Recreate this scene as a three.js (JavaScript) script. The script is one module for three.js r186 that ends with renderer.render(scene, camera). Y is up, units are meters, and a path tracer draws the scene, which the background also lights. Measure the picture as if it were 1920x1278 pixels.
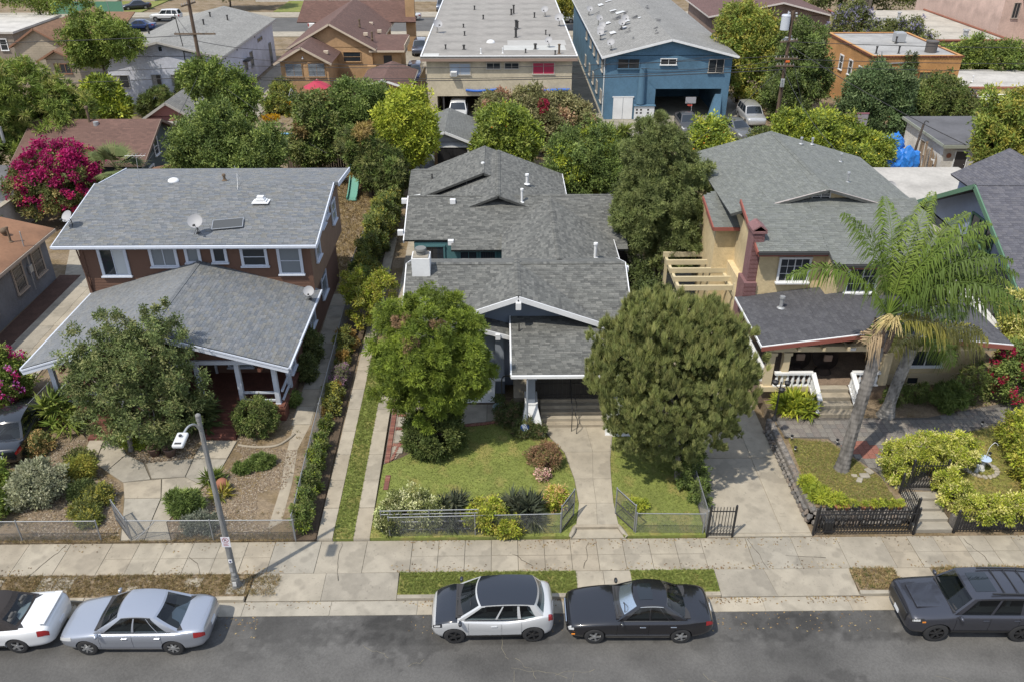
import * as THREE from 'three';
import { mergeGeometries } from 'three/addons/utils/BufferGeometryUtils.js';
import { RoundedBoxGeometry } from 'three/addons/geometries/RoundedBoxGeometry.js';
import { Brush, Evaluator, SUBTRACTION } from 'three-bvh-csg';

// ---------- camera, sky, sun, exposure ----------
const V = (x, y, z) => new THREE.Vector3(x, y, z);
const scene = new THREE.Scene();
const camera = new THREE.PerspectiveCamera(44.4, 1024 / 681, 0.5, 3000);
const PITCH = 30 * Math.PI / 180, YAW = 0.75 * Math.PI / 180;
camera.position.set(0, 22.4, 0);
camera.lookAt(Math.sin(YAW) * Math.cos(PITCH) * 50, 22.4 - Math.sin(PITCH) * 50, -Math.cos(YAW) * Math.cos(PITCH) * 50);
const SUN = V(-0.43, 1, 0.41).normalize();
{ // clear daylight sky: pale towards the horizon and round the sun
  const w = 512, h = 256, d = new Float32Array(w * h * 4), v = V(0, 0, 0), mix = (a, b, t) => a + (b - a) * t;
  for (let j = 0; j < h; j++) for (let i = 0; i < w; i++) {
    const el = (j + 0.5) / h * Math.PI - Math.PI / 2, az = ((i + 0.5) / w - 0.5) * 2 * Math.PI; v.set(Math.cos(el) * Math.cos(az), Math.sin(el), Math.cos(el) * Math.sin(az));
    const t = Math.pow(1 - Math.max(0, v.y), 3), g = Math.max(0, v.dot(SUN)), halo = 0.55 * Math.pow(g, 24) + 0.2 * Math.pow(g, 4), k = v.y < 0 ? 0.6 : 1, o = (j * w + i) * 4;
    d[o] = k * (mix(0.58, 1.15, t) + halo); d[o + 1] = k * (mix(0.71, 1.2, t) + halo * 0.97); d[o + 2] = k * (mix(0.97, 1.26, t) + halo * 0.9); d[o + 3] = 1;
  }
  const t = new THREE.DataTexture(d, w, h, THREE.RGBAFormat, THREE.FloatType); t.mapping = THREE.EquirectangularReflectionMapping; t.magFilter = t.minFilter = THREE.LinearFilter; t.needsUpdate = true;
  scene.background = t; scene.environment = t;
}
const sun = new THREE.DirectionalLight(new THREE.Color(1, 0.93, 0.81), 4.8);
sun.position.copy(SUN).multiplyScalar(150).add(V(0, 0, -60));
sun.target.position.set(0, 0, -60);
sun.castShadow = true; sun.shadow.radius = 1.2; sun.shadow.mapSize.set(4096, 4096);
Object.assign(sun.shadow.camera, { left: -110, right: 110, top: 110, bottom: -110, near: 1, far: 400 });
scene.add(sun, sun.target);
const renderer = new THREE.WebGLRenderer({ antialias: true });
renderer.toneMapping = THREE.LinearToneMapping;
renderer.toneMappingExposure = 0.97;
renderer.shadowMap.enabled = true;

// ---------- helpers ----------
function rng(seed) { let s = seed >>> 0; return () => { s = (s + 0x6d2b79f5) | 0; let t = Math.imul(s ^ (s >>> 15), 1 | s); t = (t + Math.imul(t ^ (t >>> 7), 61 | t)) ^ t; return ((t ^ (t >>> 14)) >>> 0) / 4294967296; }; }
const R0 = rng(7);
const rr = (a, b, r = R0) => a + (b - a) * r();
const pick = (a, r = R0) => a[Math.floor(r() * a.length)];
const lerp = (a, b, t) => a + (b - a) * t, clamp = (x, a, b) => Math.min(b, Math.max(a, x));
const smooth = (a, b, x) => { const t = clamp((x - a) / (b - a), 0, 1); return t * t * (3 - 2 * t); };
const used = {};
const numbered = (n) => { used[n] = (used[n] ?? -1) + 1; return used[n] ? n + '_' + String(used[n]).padStart(3, '0') : n; };
function tag(o, label, category, group, kind) { if (label) o.userData.label = label; if (category) o.userData.category = category; if (group) o.userData.group = group; if (kind) o.userData.kind = kind; return o; }
function thing(name, label, category, [x, y, z] = [0, 0, 0], turn = 0, group) {
  const o = new THREE.Group(); o.name = numbered(name); scene.add(o); o.position.set(x, y, z); o.rotation.y = turn; return tag(o, label, category, group);
}
function part(parent, name, geo, mat) { const m = new THREE.Mesh(Array.isArray(geo) ? merge(geo) : geo, mat); m.name = parent === scene ? numbered(name) : name; m.castShadow = m.receiveShadow = true; parent.add(m); return m; }
function sub(parent, name, [x, y, z] = [0, 0, 0], turn = 0) { const g = new THREE.Group(); g.name = name; g.position.set(x, y, z); g.rotation.y = turn; parent.add(g); return g; }
function structure(name, geo, mat) { const m = part(scene, name, geo, mat); m.userData.kind = 'structure'; return m; }
// uv in metres, laid from the side each face looks to
function uvm(g) {
  if (g.index) g = g.toNonIndexed();
  const p = g.attributes.position, n = p.count, uv = new Float32Array(n * 2), a = V(), b = V(), c = V();
  for (let i = 0; i < n; i += 3) {
    a.fromBufferAttribute(p, i); b.fromBufferAttribute(p, i + 1).sub(a); c.fromBufferAttribute(p, i + 2).sub(a); b.cross(c);
    const ax = Math.abs(b.x), ay = Math.abs(b.y), az = Math.abs(b.z);
    for (let k = i; k < i + 3; k++) { const x = p.getX(k), y = p.getY(k), z = p.getZ(k); let u, v; if (ay >= ax && ay >= az) { u = x; v = z; } else if (ax >= az) { u = z; v = y; } else { u = x; v = y; } uv[2 * k] = u; uv[2 * k + 1] = v; }
  }
  g.setAttribute('uv', new THREE.BufferAttribute(uv, 2));
  return g;
}
function merge(list) {
  list = list.map((g) => { if (g.index) g = g.toNonIndexed(); if (!g.attributes.uv) g = uvm(g); for (const k of Object.keys(g.attributes)) if (!['position', 'normal', 'uv'].includes(k)) g.deleteAttribute(k); if (!g.attributes.normal) g.computeVertexNormals(); return g; });
  return list.length === 1 ? list[0] : mergeGeometries(list);
}
// box by its limits
function box(x0, x1, y0, y1, z0, z1) { const g = new THREE.BoxGeometry(Math.abs(x1 - x0), Math.abs(y1 - y0), Math.abs(z1 - z0)); g.translate((x0 + x1) / 2, (y0 + y1) / 2, (z0 + z1) / 2); return uvm(g); }
function rbox(w, h, d, r, x = 0, y = 0, z = 0) { const g = new RoundedBoxGeometry(w, h, d, 2, r); g.translate(x, y, z); return uvm(g); }
function cyl(r0, r1, h, x = 0, y = 0, z = 0, n = 10) { const g = new THREE.CylinderGeometry(r1, r0, h, n); g.translate(x, y + h / 2, z); return g.toNonIndexed(); }
function rod(a, b, r, n = 5, r2) { // bar between two points
  const A = V(...a), B = V(...b), d = B.clone().sub(A), L = d.length();
  const g = new THREE.CylinderGeometry(r2 ?? r, r, L, n).toNonIndexed(); g.translate(0, L / 2, 0);
  g.applyQuaternion(new THREE.Quaternion().setFromUnitVectors(V(0, 1, 0), d.normalize())); g.translate(A.x, A.y, A.z); return g;
}
function bar(a, b, w, h) { // square bar between two points, h along "up"
  const A = V(...a), B = V(...b), d = B.clone().sub(A), L = d.length();
  const g = new THREE.BoxGeometry(w, h, L), m = new THREE.Matrix4(), z = d.normalize(), x = V(0, 1, 0).cross(z); if (x.length() < 1e-4) x.set(1, 0, 0); x.normalize(); const y = z.clone().cross(x);
  m.makeBasis(x, y, z); g.applyMatrix4(m); g.translate((A.x + B.x) / 2, (A.y + B.y) / 2, (A.z + B.z) / 2); return uvm(g);
}
function tube(pts, r, n = 6, seg = 20) { const c = new THREE.CatmullRomCurve3(pts.map((p) => V(...p))); const g = new THREE.TubeGeometry(c, seg, r, n).toNonIndexed(); return g; }
// solid from a polygon in a plane: pts (Vector3, turning left as seen from outside), pushed back by th
function slab(pts, th, down) {
  pts = pts.map((p) => (p.isVector3 ? p : V(...p)));
  const n = V(); for (let i = 0; i < pts.length; i++) { const a = pts[i], b = pts[(i + 1) % pts.length]; n.x += (a.y - b.y) * (a.z + b.z); n.y += (a.z - b.z) * (a.x + b.x); n.z += (a.x - b.x) * (a.y + b.y); } n.normalize();
  const off = down ? V(0, -th, 0) : n.clone().multiplyScalar(-th), bot = pts.map((p) => p.clone().add(off));
  const u = pts[1].clone().sub(pts[0]).normalize(), v = n.clone().cross(u), P = [], UV = [];
  const put = (p, q) => { P.push(p.x, p.y, p.z); const d = p.clone(); UV.push(q ? q[0] : d.dot(u), q ? q[1] : d.dot(v)); };
  const tri = THREE.ShapeUtils.triangulateShape(pts.map((p) => new THREE.Vector2(p.dot(u), p.dot(v))), []);
  for (const [a, b, c] of tri) { put(pts[a]); put(pts[b]); put(pts[c]); put(bot[a]); put(bot[c]); put(bot[b]); }
  let l = 0;
  for (let i = 0; i < pts.length; i++) { const j = (i + 1) % pts.length, d = pts[i].distanceTo(pts[j]); const A = pts[i], B = pts[j], C = bot[j], D = bot[i]; put(A, [l, 0]); put(D, [l, th]); put(C, [l + d, th]); put(A, [l, 0]); put(C, [l + d, th]); put(B, [l + d, 0]); l += d; }
  const g = new THREE.BufferGeometry(); g.setAttribute('position', new THREE.Float32BufferAttribute(P, 3)); g.setAttribute('uv', new THREE.Float32BufferAttribute(UV, 2)); g.computeVertexNormals(); return g;
}
// flat sheet with thickness on the ground from [x, z] corners
function pad(pts, top, th = 0.1) { let a = 0; for (let i = 0; i < pts.length; i++) { const p = pts[i], q = pts[(i + 1) % pts.length]; a += p[0] * q[1] - q[0] * p[1]; } if (a > 0) pts = [...pts].reverse(); return uvm(slab(pts.map(([x, z]) => V(x, top, z)), th)); }

// ---------- procedural textures ----------
function noise2(seed) { // tileable value noise: f(u, v, period)
  const r = rng(seed), N = 256, t = new Float32Array(N * N); for (let i = 0; i < N * N; i++) t[i] = r();
  return (x, y, per) => { const xi = Math.floor(x), yi = Math.floor(y), fx = x - xi, fy = y - yi, sx = fx * fx * (3 - 2 * fx), sy = fy * fy * (3 - 2 * fy); const m = (a) => ((a % per) + per) % per; const g = (a, b) => t[(m(b) & 255) * N + (m(a) & 255)]; return lerp(lerp(g(xi, yi), g(xi + 1, yi), sx), lerp(g(xi, yi + 1), g(xi + 1, yi + 1), sx), sy); };
}
const NZ = noise2(11);
function fbm(u, v, base, oct) { let s = 0, a = 0.5, p = base; for (let i = 0; i < oct; i++) { s += a * NZ(u * p + i * 17, v * p + i * 31, p); a *= 0.5; p *= 2; } return s / (1 - 2 * a); }
function tex(size, metres, f, srgb = true) { // f(u, v, rand) -> [r, g, b] linear 0..1
  const d = new Uint8Array(size * size * 4), r = rng(size + Math.round(metres * 100));
  const enc = (c) => { c = clamp(c, 0, 1); return Math.round(255 * (srgb ? (c <= 0.0031308 ? 12.92 * c : 1.055 * Math.pow(c, 1 / 2.4) - 0.055) : c)); };
  for (let y = 0; y < size; y++) for (let x = 0; x < size; x++) { const c = f(x / size, y / size, r), i = (y * size + x) * 4; d[i] = enc(c[0]); d[i + 1] = enc(c[1]); d[i + 2] = enc(c[2]); d[i + 3] = 255; }
  const t = new THREE.DataTexture(d, size, size); t.wrapS = t.wrapT = THREE.RepeatWrapping; t.magFilter = THREE.LinearFilter; t.minFilter = THREE.LinearMipmapLinearFilter; if (srgb) t.colorSpace = THREE.SRGBColorSpace; t.repeat.set(1 / metres, 1 / metres); t.needsUpdate = true; return t;
}
const C = (r, g, b) => new THREE.Color().setRGB(r, g, b);
const std = (color, roughness = 0.85, o = {}) => new THREE.MeshStandardMaterial({ color: Array.isArray(color) ? C(...color) : color, roughness, ...o });
// grey mottling shared by painted and mineral surfaces; tinted by the material colour
const mott = (k) => (u, v, r) => { const n = fbm(u, v, 4, 5), f = fbm(u + 0.3, v + 0.7, 32, 3), q = 1 - k * 0.5 + k * (0.75 * n + 0.35 * f + 0.15 * (r() - 0.5)) - k * 0.12; return [q * 0.9, q * 0.9, q * 0.9]; };
const T = {
  soft: tex(256, 3.1, mott(0.28)), rough: tex(512, 4.3, mott(0.7)), grain: tex(512, 2.3, (u, v, r) => { const q = 0.62 + 0.5 * (fbm(u, v, 64, 3) - 0.5) + 0.35 * (fbm(u, v, 6, 3) - 0.5) + 0.3 * (r() - 0.5); return [q, q, q]; }),
  bumpFine: tex(256, 0.9, (u, v, r) => { const q = fbm(u, v, 32, 3) * 0.7 + 0.3 * r(); return [q, q, q]; }, false),
  bumpStucco: tex(256, 1.3, (u, v, r) => { const q = fbm(u, v, 24, 4); return [q, q, q]; }, false),
  asphalt: tex(1024, 5.7, (u, v, r) => { const q = 0.088 + 0.034 * (r() - 0.5) + 0.05 * (fbm(u, v, 5, 5) - 0.5) + 0.03 * (fbm(u, v, 120, 2) - 0.5); return [q * 1.03, q, q * 0.96]; }),
  concrete: tex(1024, 4.9, (u, v, r) => { const n = fbm(u, v, 4, 6), m = fbm(u + 0.2, v + 0.6, 16, 4); const st = smooth(0.56, 0.72, fbm(u + 0.5, v + 0.1, 7, 4)); let q = 0.29 + 0.09 * (n - 0.5) + 0.1 * (m - 0.5) + 0.06 * (r() - 0.5); q *= 1 - 0.2 * st; q *= 1 - 0.2 * smooth(0.8, 0.88, NZ(u * 60, v * 60, 60)) * NZ(u * 9, v * 9, 9); return [q * 1.04, q * 0.93, q * 0.745]; }),
  lawn: tex(1024, 5.3, (u, v, r) => { const n = fbm(u, v, 5, 4), m = fbm(u + 0.4, v + 0.2, 60, 3), y = smooth(0.45, 0.75, fbm(u + 0.7, v + 0.3, 9, 4)); const q = 0.86 + 0.3 * (n - 0.5) + 0.5 * (m - 0.5) + 0.2 * (r() - 0.5); return [lerp(0.175, 0.245, y) * q, lerp(0.205, 0.222, y) * q, lerp(0.045, 0.066, y) * q]; }),
  dirt: tex(1024, 6.1, (u, v, r) => { const n = fbm(u, v, 5, 5), m = fbm(u + 0.4, v + 0.2, 90, 2), y = smooth(0.4, 0.65, fbm(u + 0.7, v + 0.3, 8, 5)); const q = 0.8 + 0.5 * (n - 0.5) + 0.55 * (m - 0.5) + 0.35 * (r() - 0.5); return [lerp(0.25, 0.2, y) * q, lerp(0.19, 0.145, y) * q, lerp(0.125, 0.078, y) * q]; }),
  bark: tex(256, 1.1, (u, v, r) => { const q = 0.55 + 0.7 * (fbm(u, v * 0.999, 16, 3) - 0.5) + 0.3 * (NZ(u * 40, v * 5, 40) - 0.5); return [q, q, q]; }),
  // far roofs: courses every 14 cm, tabs of varying tone
  roof: tex(1024, 4.2, (u, v, r) => { const rows = 30, y = v * rows, row = Math.floor(y), cols = 14, x = u * cols + (row % 2) * 0.5 + 0.13 * (row % 3), cx = ((Math.floor(x) % cols) + cols) % cols; const tone = NZ(cx * 7.3 + 0.5, row * 3.7 + 0.5, 251); const edge = (y - row) < 0.16 ? 0.68 : 1, slot = (x - Math.floor(x)) < 0.05 ? 0.75 : 1; const q = (0.72 + 0.3 * (tone - 0.5) + 0.25 * (fbm(u, v, 5, 4) - 0.5) + 0.12 * (r() - 0.5)) * edge * slot; return [q, q, q]; }),
};
const B = { bumpMap: T.bumpFine };
const M = {
  asphalt: new THREE.MeshStandardMaterial({ map: T.asphalt, vertexColors: true, roughness: 0.9, bumpMap: T.bumpFine, bumpScale: 0.004 }),
  concrete: std([1, 1, 1], 0.9, { map: T.concrete, ...B, bumpScale: 0.003 }),
  lawn: std([1, 1, 1], 0.95, { map: T.lawn }), dirt: std([1, 1, 1], 0.97, { map: T.dirt, ...B, bumpScale: 0.02 }),
  white: std([0.74, 0.75, 0.76], 0.6, { map: T.soft }), glass: std([0.025, 0.03, 0.036], 0.06, { metalness: 0 }),
  curtain: std([0.5, 0.5, 0.48], 0.35), blind: std([0.16, 0.18, 0.2], 0.12), metal: std([0.5, 0.51, 0.52], 0.42, { metalness: 0.75 }), galv: std([0.42, 0.43, 0.44], 0.5, { metalness: 0.55 }),
  black: std([0.018, 0.018, 0.02], 0.5), dark: std([0.035, 0.034, 0.034], 0.75), rubber: std([0.02, 0.02, 0.021], 0.8),
  wood: std([0.2, 0.14, 0.09], 0.85, { map: T.grain }), bark: std([0.16, 0.125, 0.1], 0.95, { map: T.bark, bumpMap: T.bark, bumpScale: 0.02 }), barkPale: std([0.36, 0.33, 0.3], 0.95, { map: T.bark, bumpMap: T.bark, bumpScale: 0.02 }),
  brick: std([0.26, 0.085, 0.06], 0.9, { map: T.grain }), terracotta: std([0.3, 0.12, 0.07], 0.85, { map: T.soft }),
};
const paint = (r, g, b, rough = 0.75) => std([r, g, b], rough, { map: T.soft });
const stucco = (r, g, b) => std([r, g, b], 0.92, { map: T.rough, bumpMap: T.bumpStucco, bumpScale: 0.012 });
const farRoof = (r, g, b) => std([r, g, b], 0.92, { map: T.roof, bumpMap: T.roof, bumpScale: 0.012 });
// ---------- ground, street, pavements ----------
const inPoly = (x, z, p) => { let c = false; for (let i = 0, j = p.length - 1; i < p.length; j = i++) { const [xi, zi] = p[i], [xj, zj] = p[j]; if ((zi > z) !== (zj > z) && x < (xj - xi) * (z - zi) / (zj - zi) + xi) c = !c; } return c; };
function sheet(x0, x1, z0, z1, y, nx, nz, colour) { // subdivided sheet, wear as vertex colour
  const g = new THREE.PlaneGeometry(x1 - x0, z1 - z0, nx, nz); g.rotateX(-Math.PI / 2); g.translate((x0 + x1) / 2, y, (z0 + z1) / 2);
  const p = g.attributes.position, uv = g.attributes.uv, col = new Float32Array(p.count * 3);
  for (let i = 0; i < p.count; i++) { const x = p.getX(i), z = p.getZ(i); uv.setXY(i, x, z); const c = colour(x, z); col.set(c, i * 3); }
  g.setAttribute('color', new THREE.BufferAttribute(col, 3)); return g;
}
const vn = (x, z, s, o = 0) => NZ(x / s + 100 + o, z / s + 100 + o * 1.7, 251);
structure('ground', [box(-400, 400, -1, 0.1, -700, -21.95), box(-400, 400, -1, -0.08, -21.95, 60)], M.dirt);
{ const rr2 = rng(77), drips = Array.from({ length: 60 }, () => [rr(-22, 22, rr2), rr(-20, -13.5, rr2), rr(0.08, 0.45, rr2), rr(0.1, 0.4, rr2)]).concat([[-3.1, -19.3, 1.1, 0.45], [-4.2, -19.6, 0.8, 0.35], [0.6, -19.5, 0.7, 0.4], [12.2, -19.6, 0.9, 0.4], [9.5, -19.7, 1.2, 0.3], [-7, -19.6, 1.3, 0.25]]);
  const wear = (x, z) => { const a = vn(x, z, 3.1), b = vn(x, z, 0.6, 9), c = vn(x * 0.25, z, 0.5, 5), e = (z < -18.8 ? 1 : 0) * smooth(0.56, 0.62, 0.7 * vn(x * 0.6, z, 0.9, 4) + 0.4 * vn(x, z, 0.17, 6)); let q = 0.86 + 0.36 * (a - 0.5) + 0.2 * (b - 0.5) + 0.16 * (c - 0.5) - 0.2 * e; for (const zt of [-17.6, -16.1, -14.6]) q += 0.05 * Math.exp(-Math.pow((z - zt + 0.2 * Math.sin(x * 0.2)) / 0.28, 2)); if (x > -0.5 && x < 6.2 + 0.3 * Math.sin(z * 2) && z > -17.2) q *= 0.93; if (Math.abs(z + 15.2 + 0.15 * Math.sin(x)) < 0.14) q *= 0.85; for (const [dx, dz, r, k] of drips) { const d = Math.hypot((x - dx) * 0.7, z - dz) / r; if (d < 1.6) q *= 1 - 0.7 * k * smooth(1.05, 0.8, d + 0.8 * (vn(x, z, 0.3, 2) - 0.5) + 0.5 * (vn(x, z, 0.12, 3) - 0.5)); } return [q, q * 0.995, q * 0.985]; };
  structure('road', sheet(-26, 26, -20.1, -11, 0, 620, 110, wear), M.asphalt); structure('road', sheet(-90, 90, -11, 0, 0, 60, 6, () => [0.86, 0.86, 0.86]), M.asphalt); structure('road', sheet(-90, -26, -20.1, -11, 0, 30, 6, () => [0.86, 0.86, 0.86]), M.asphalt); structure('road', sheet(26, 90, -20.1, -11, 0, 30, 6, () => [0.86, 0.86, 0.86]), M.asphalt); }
structure('ground_across_the_street', box(-90, 90, -0.05, 0.1, 0, 40), M.dirt);
{ // pale cracks in the asphalt, filled with sand
  const cr = rng(5), gs = []; const line = (x, z, dx, dz, n) => { for (let i = 0; i < n; i++) { const x2 = x + dx * rr(0.6, 1.4, cr) + rr(-0.08, 0.08, cr), z2 = z + dz * rr(0.6, 1.4, cr) + rr(-0.08, 0.08, cr); gs.push(bar([x, 0.003, z], [x2, 0.003, z2], rr(0.006, 0.018, cr), 0.004)); x = x2; z = z2; } };
  line(0.2, -17.9, 0.22, 0.04, 8); line(1.6, -17.6, 0.2, -0.05, 6); line(0.3, -17.8, -0.06, 0.22, 7); line(2.2, -17.7, 0.02, 0.2, 6); line(6.3, -17.6, 0.12, 0.15, 5); line(10, -15.6, 0.25, 0.06, 10); line(-6, -15.8, 0.2, 0.1, 7); for (let i = 0; i < 14; i++) line(rr(-17, 17, cr), rr(-19.4, -14, cr), rr(-0.25, 0.25, cr), rr(-0.2, 0.2, cr), 8);
  const m = part(scene.getObjectByName('road'), 'crack', gs, std([0.16, 0.145, 0.11], 1)); m.userData.kind = 'stuff';
}
const concs = [[1, 1, 1], [1.06, 1.05, 1.03], [0.95, 0.97, 1.0], [1.0, 0.97, 0.93], [0.88, 0.89, 0.91]].map((c) => { const m = M.concrete.clone(); m.color.setRGB(...c); return m; });
const gut = structure('gutter', box(-90, 90, -0.1, 0.004, -20.74, -20.1), concs[4]);
for (let x = -24; x < 24; x += 3.0) part(gut, 'gutter_section', box(x + 0.01, x + 2.99, 0.002, 0.022, -20.72, -20.1), pick(concs));
const kerb = structure('kerb', box(-90, -24, 0, 0.15, -20.9, -20.73), concs[0]);
for (const [a, b] of [[-24, -20.5], [-20.5, -17.5], [-17.5, -14.6], [-14.6, -11.7], [-11.7, -9.05], [-3.75, -1.6], [-1.6, 0.6], [0.6, 2.6], [2.6, 4.6], [4.6, 7.6], [12.5, 14.2], [14.2, 16.4], [16.4, 19.5], [19.5, 24], [24, 90]]) part(kerb, 'kerb_stone', uvm(rboxAt(a + 0.006, b - 0.006, -0.02, 0.15, -20.9, -20.73, 0.025)), pick(concs));
function rboxAt(x0, x1, y0, y1, z0, z1, r) { const g = new RoundedBoxGeometry(x1 - x0, y1 - y0, z1 - z0, 2, r); g.translate((x0 + x1) / 2, (y0 + y1) / 2, (z0 + z1) / 2); return g; }
// sidewalk: single slabs with open joints
const walk = structure('sidewalk', box(-90, 90, 0, 0.115, -23.58, -21.93), std([0.1, 0.085, 0.06], 1));
const sr = rng(21);
for (let x = -24; x < 24;) {
  const apron = (x > -8.9 && x < -3.8) || (x > 7.3 && x < 12.6), w = apron ? 1.72 : x < -9 ? (x < -16 ? 1.55 : 1.02) : 0.985, two = !apron && (x > -16);
  const m = apron ? concs[sr() < 0.6 ? 2 : 0] : x < -9 ? pick([concs[0], concs[1], concs[3]], sr) : pick([concs[0], concs[3], concs[1]], sr);
  for (const [a, b] of two ? [[-23.56, -22.74], [-22.74, -21.94]] : [[-23.56, -21.94]]) { const s = part(walk, 'slab', uvm(rboxAt(x + 0.007, x + w - 0.007, 0.05, 0.15 + rr(-0.012, 0.006, sr), a + rr(0.003, 0.014, sr), b - 0.006, 0.008)), m); }
  x += w;
}
{ const cr = rng(15), gs = []; const line = (x, z, dx, dz, n) => { for (let i = 0; i < n; i++) { const x2 = x + dx * rr(0.5, 1.4, cr) + rr(-0.06, 0.06, cr), z2 = z + dz * rr(0.6, 1.4, cr); gs.push(bar([x, 0.152, z], [x2, 0.152, z2], rr(0.008, 0.022, cr), 0.006)); x = x2; z = z2; } };
  line(9.2, -23.5, 0.06, 0.16, 9); line(-16.4, -23.5, -0.05, 0.16, 9); line(-11.6, -22.8, 0.1, 0.12, 7); line(3.2, -23.4, -0.04, 0.16, 9); line(-6.1, -23.5, 0.02, 0.17, 9); line(10.4, -22.6, 0.2, 0.02, 7); line(17.4, -23.4, 0.04, 0.16, 9); line(0.3, -22.8, 0.12, 0.1, 6); part(walk, 'crack', gs, std([0.06, 0.05, 0.035], 1)).userData.kind = 'stuff'; }
// driveway crossings, sloping to the lowered kerb
function crossing(x0, x1, cuts) {
  const g = structure('driveway_apron', box(x0, x1, 0, 0.03, -21.93, -20.75), concs[2]);
  for (let i = 0; i + 1 < cuts.length; i++) { const [a0, a1] = cuts[i], [b0, b1] = cuts[i + 1]; part(g, 'slab', slab([V(a1 + 0.006, 0.055, -20.74), V(b1 - 0.006, 0.055, -20.74), V(b0 - 0.006, 0.147, -21.93), V(a0 + 0.006, 0.147, -21.93)], 0.06), pick([concs[0], concs[2], concs[4]], sr)); }
}
crossing(-9.0, -3.75, [[-8.9, -9.0], [-6.4, -6.4], [-3.78, -3.76]]);
crossing(7.6, 12.5, [[7.6, 7.62], [9.4, 9.6], [12.5, 12.48]]);
// strips between kerb and sidewalk
structure('parkway', [box(-90, -9.02, 0.02, 0.132, -21.94, -20.9), box(12.5, 14.1, 0.02, 0.132, -21.94, -20.9), box(15.45, 90, 0.02, 0.132, -21.94, -20.9)], M.dirt);
structure('parkway_lawn', [box(-3.74, 2.58, 0.02, 0.14, -21.94, -20.9), box(4.56, 7.59, 0.02, 0.14, -21.94, -20.9)], M.lawn);
{ const w = structure('parkway_walk', box(2.58, 4.56, 0, 0.1, -21.93, -20.9), concs[1]); part(w, 'slab', box(2.59, 3.56, 0.05, 0.15, -21.92, -20.91), concs[1]); part(w, 'slab', box(3.575, 4.55, 0.05, 0.15, -21.92, -20.91), concs[0]);
  const w2 = structure('parkway_walk', box(14.11, 15.44, 0, 0.1, -21.93, -20.9), concs[3]); part(w2, 'slab', box(14.12, 15.43, 0.05, 0.15, -21.92, -20.91), concs[3]);
  const w3 = structure('parkway_stepping_slab', box(-16.5, -15.3, 0.05, 0.142, -21.85, -20.92), concs[4]); part(w3, 'slab', box(-16.48, -15.95, 0.1, 0.15, -21.84, -20.93), concs[0]); part(w3, 'slab', box(-15.85, -15.32, 0.1, 0.15, -21.84, -20.93), concs[4]); }
for (const [x, z, w, d, l] of [[-11.05, -21.55, 0.62, 0.42, 'small concrete utility box lid in dry grass beside the street lamp'], [-18.0, -21.5, 0.42, 0.55, 'concrete meter lid in dry grass behind the white convertible'], [-13.1, -21.25, 0.36, 0.28, 'smallest cracked meter lid in dry grass behind the silver sedan']]) { const o = thing('utility_box_lid', l, 'utility lid', [x, 0.12, z]); part(o, 'rim', [box(-w / 2, w / 2, 0, 0.035, -d / 2, d / 2)], concs[4]); part(o, 'lid', [box(-w / 2 + 0.04, w / 2 - 0.04, 0.036, 0.045, -d / 2 + 0.04, d / 2 - 0.04)], concs[1]); }

// ----- the lot of the brown house -----
const GY = 0.18;
structure('front_yard', pad([[-22.6, -23.6], [-7.95, -23.6], [-8.3, -31], [-9.0, -46], [-9, -74], [-23, -74], [-22.9, -36]], GY, 0.1), M.dirt);
const aPath = structure('front_path', pad([[-14.45, -23.62], [-12.5, -23.62], [-13.05, -24.6], [-12.7, -25.9], [-11.9, -27.4], [-11.7, -29.8], [-13.2, -29.9], [-13.3, -28.6], [-15.25, -28.3], [-16.25, -28.95], [-17.0, -30.1], [-18.3, -30.1], [-18.1, -28.9], [-17.2, -28.2], [-15.6, -27.0], [-15.0, -25.4]], GY + 0.012, 0.05), std([0.11, 0.095, 0.07], 1));
const pieces = [
  [[-14.4, -23.64], [-13.55, -23.64], [-13.65, -24.7], [-14.75, -24.7]], [[-13.52, -23.64], [-12.55, -23.64], [-13.05, -24.62], [-12.95, -24.7], [-13.62, -24.7]],
  [[-14.76, -24.73], [-13.66, -24.73], [-13.75, -26.0], [-15.18, -26.0]], [[-13.62, -24.73], [-12.98, -24.73], [-12.72, -25.95], [-13.7, -26.0]],
  [[-15.2, -26.03], [-13.76, -26.03], [-14.15, -27.2], [-15.62, -27.0]], [[-13.72, -26.03], [-12.7, -26.0], [-12.3, -26.75], [-13.2, -27.3], [-14.1, -27.2]],
  [[-15.66, -27.04], [-14.6, -27.22], [-15.28, -28.28], [-16.2, -28.86], [-16.6, -27.75]], [[-16.65, -27.78], [-16.25, -28.9], [-16.95, -30.05], [-17.6, -30.06], [-17.3, -28.3]], [[-17.35, -28.32], [-17.65, -30.06], [-18.25, -30.06], [-18.08, -28.92]],
  [[-14.55, -27.25], [-13.22, -27.34], [-13.26, -28.55], [-15.15, -28.26]], [[-13.18, -27.32], [-12.28, -26.8], [-11.92, -27.42], [-11.82, -28.5], [-13.22, -28.55]], [[-13.24, -28.6], [-11.82, -28.55], [-11.74, -29.78], [-13.2, -29.84]],
];
pieces.forEach((p, i) => part(aPath, 'slab', pad(p, GY + 0.045 + rr(-0.006, 0.006, sr), 0.05), concs[[0, 1, 2, 0, 3, 1, 2, 0, 1, 4, 2, 1][i]]));
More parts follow.
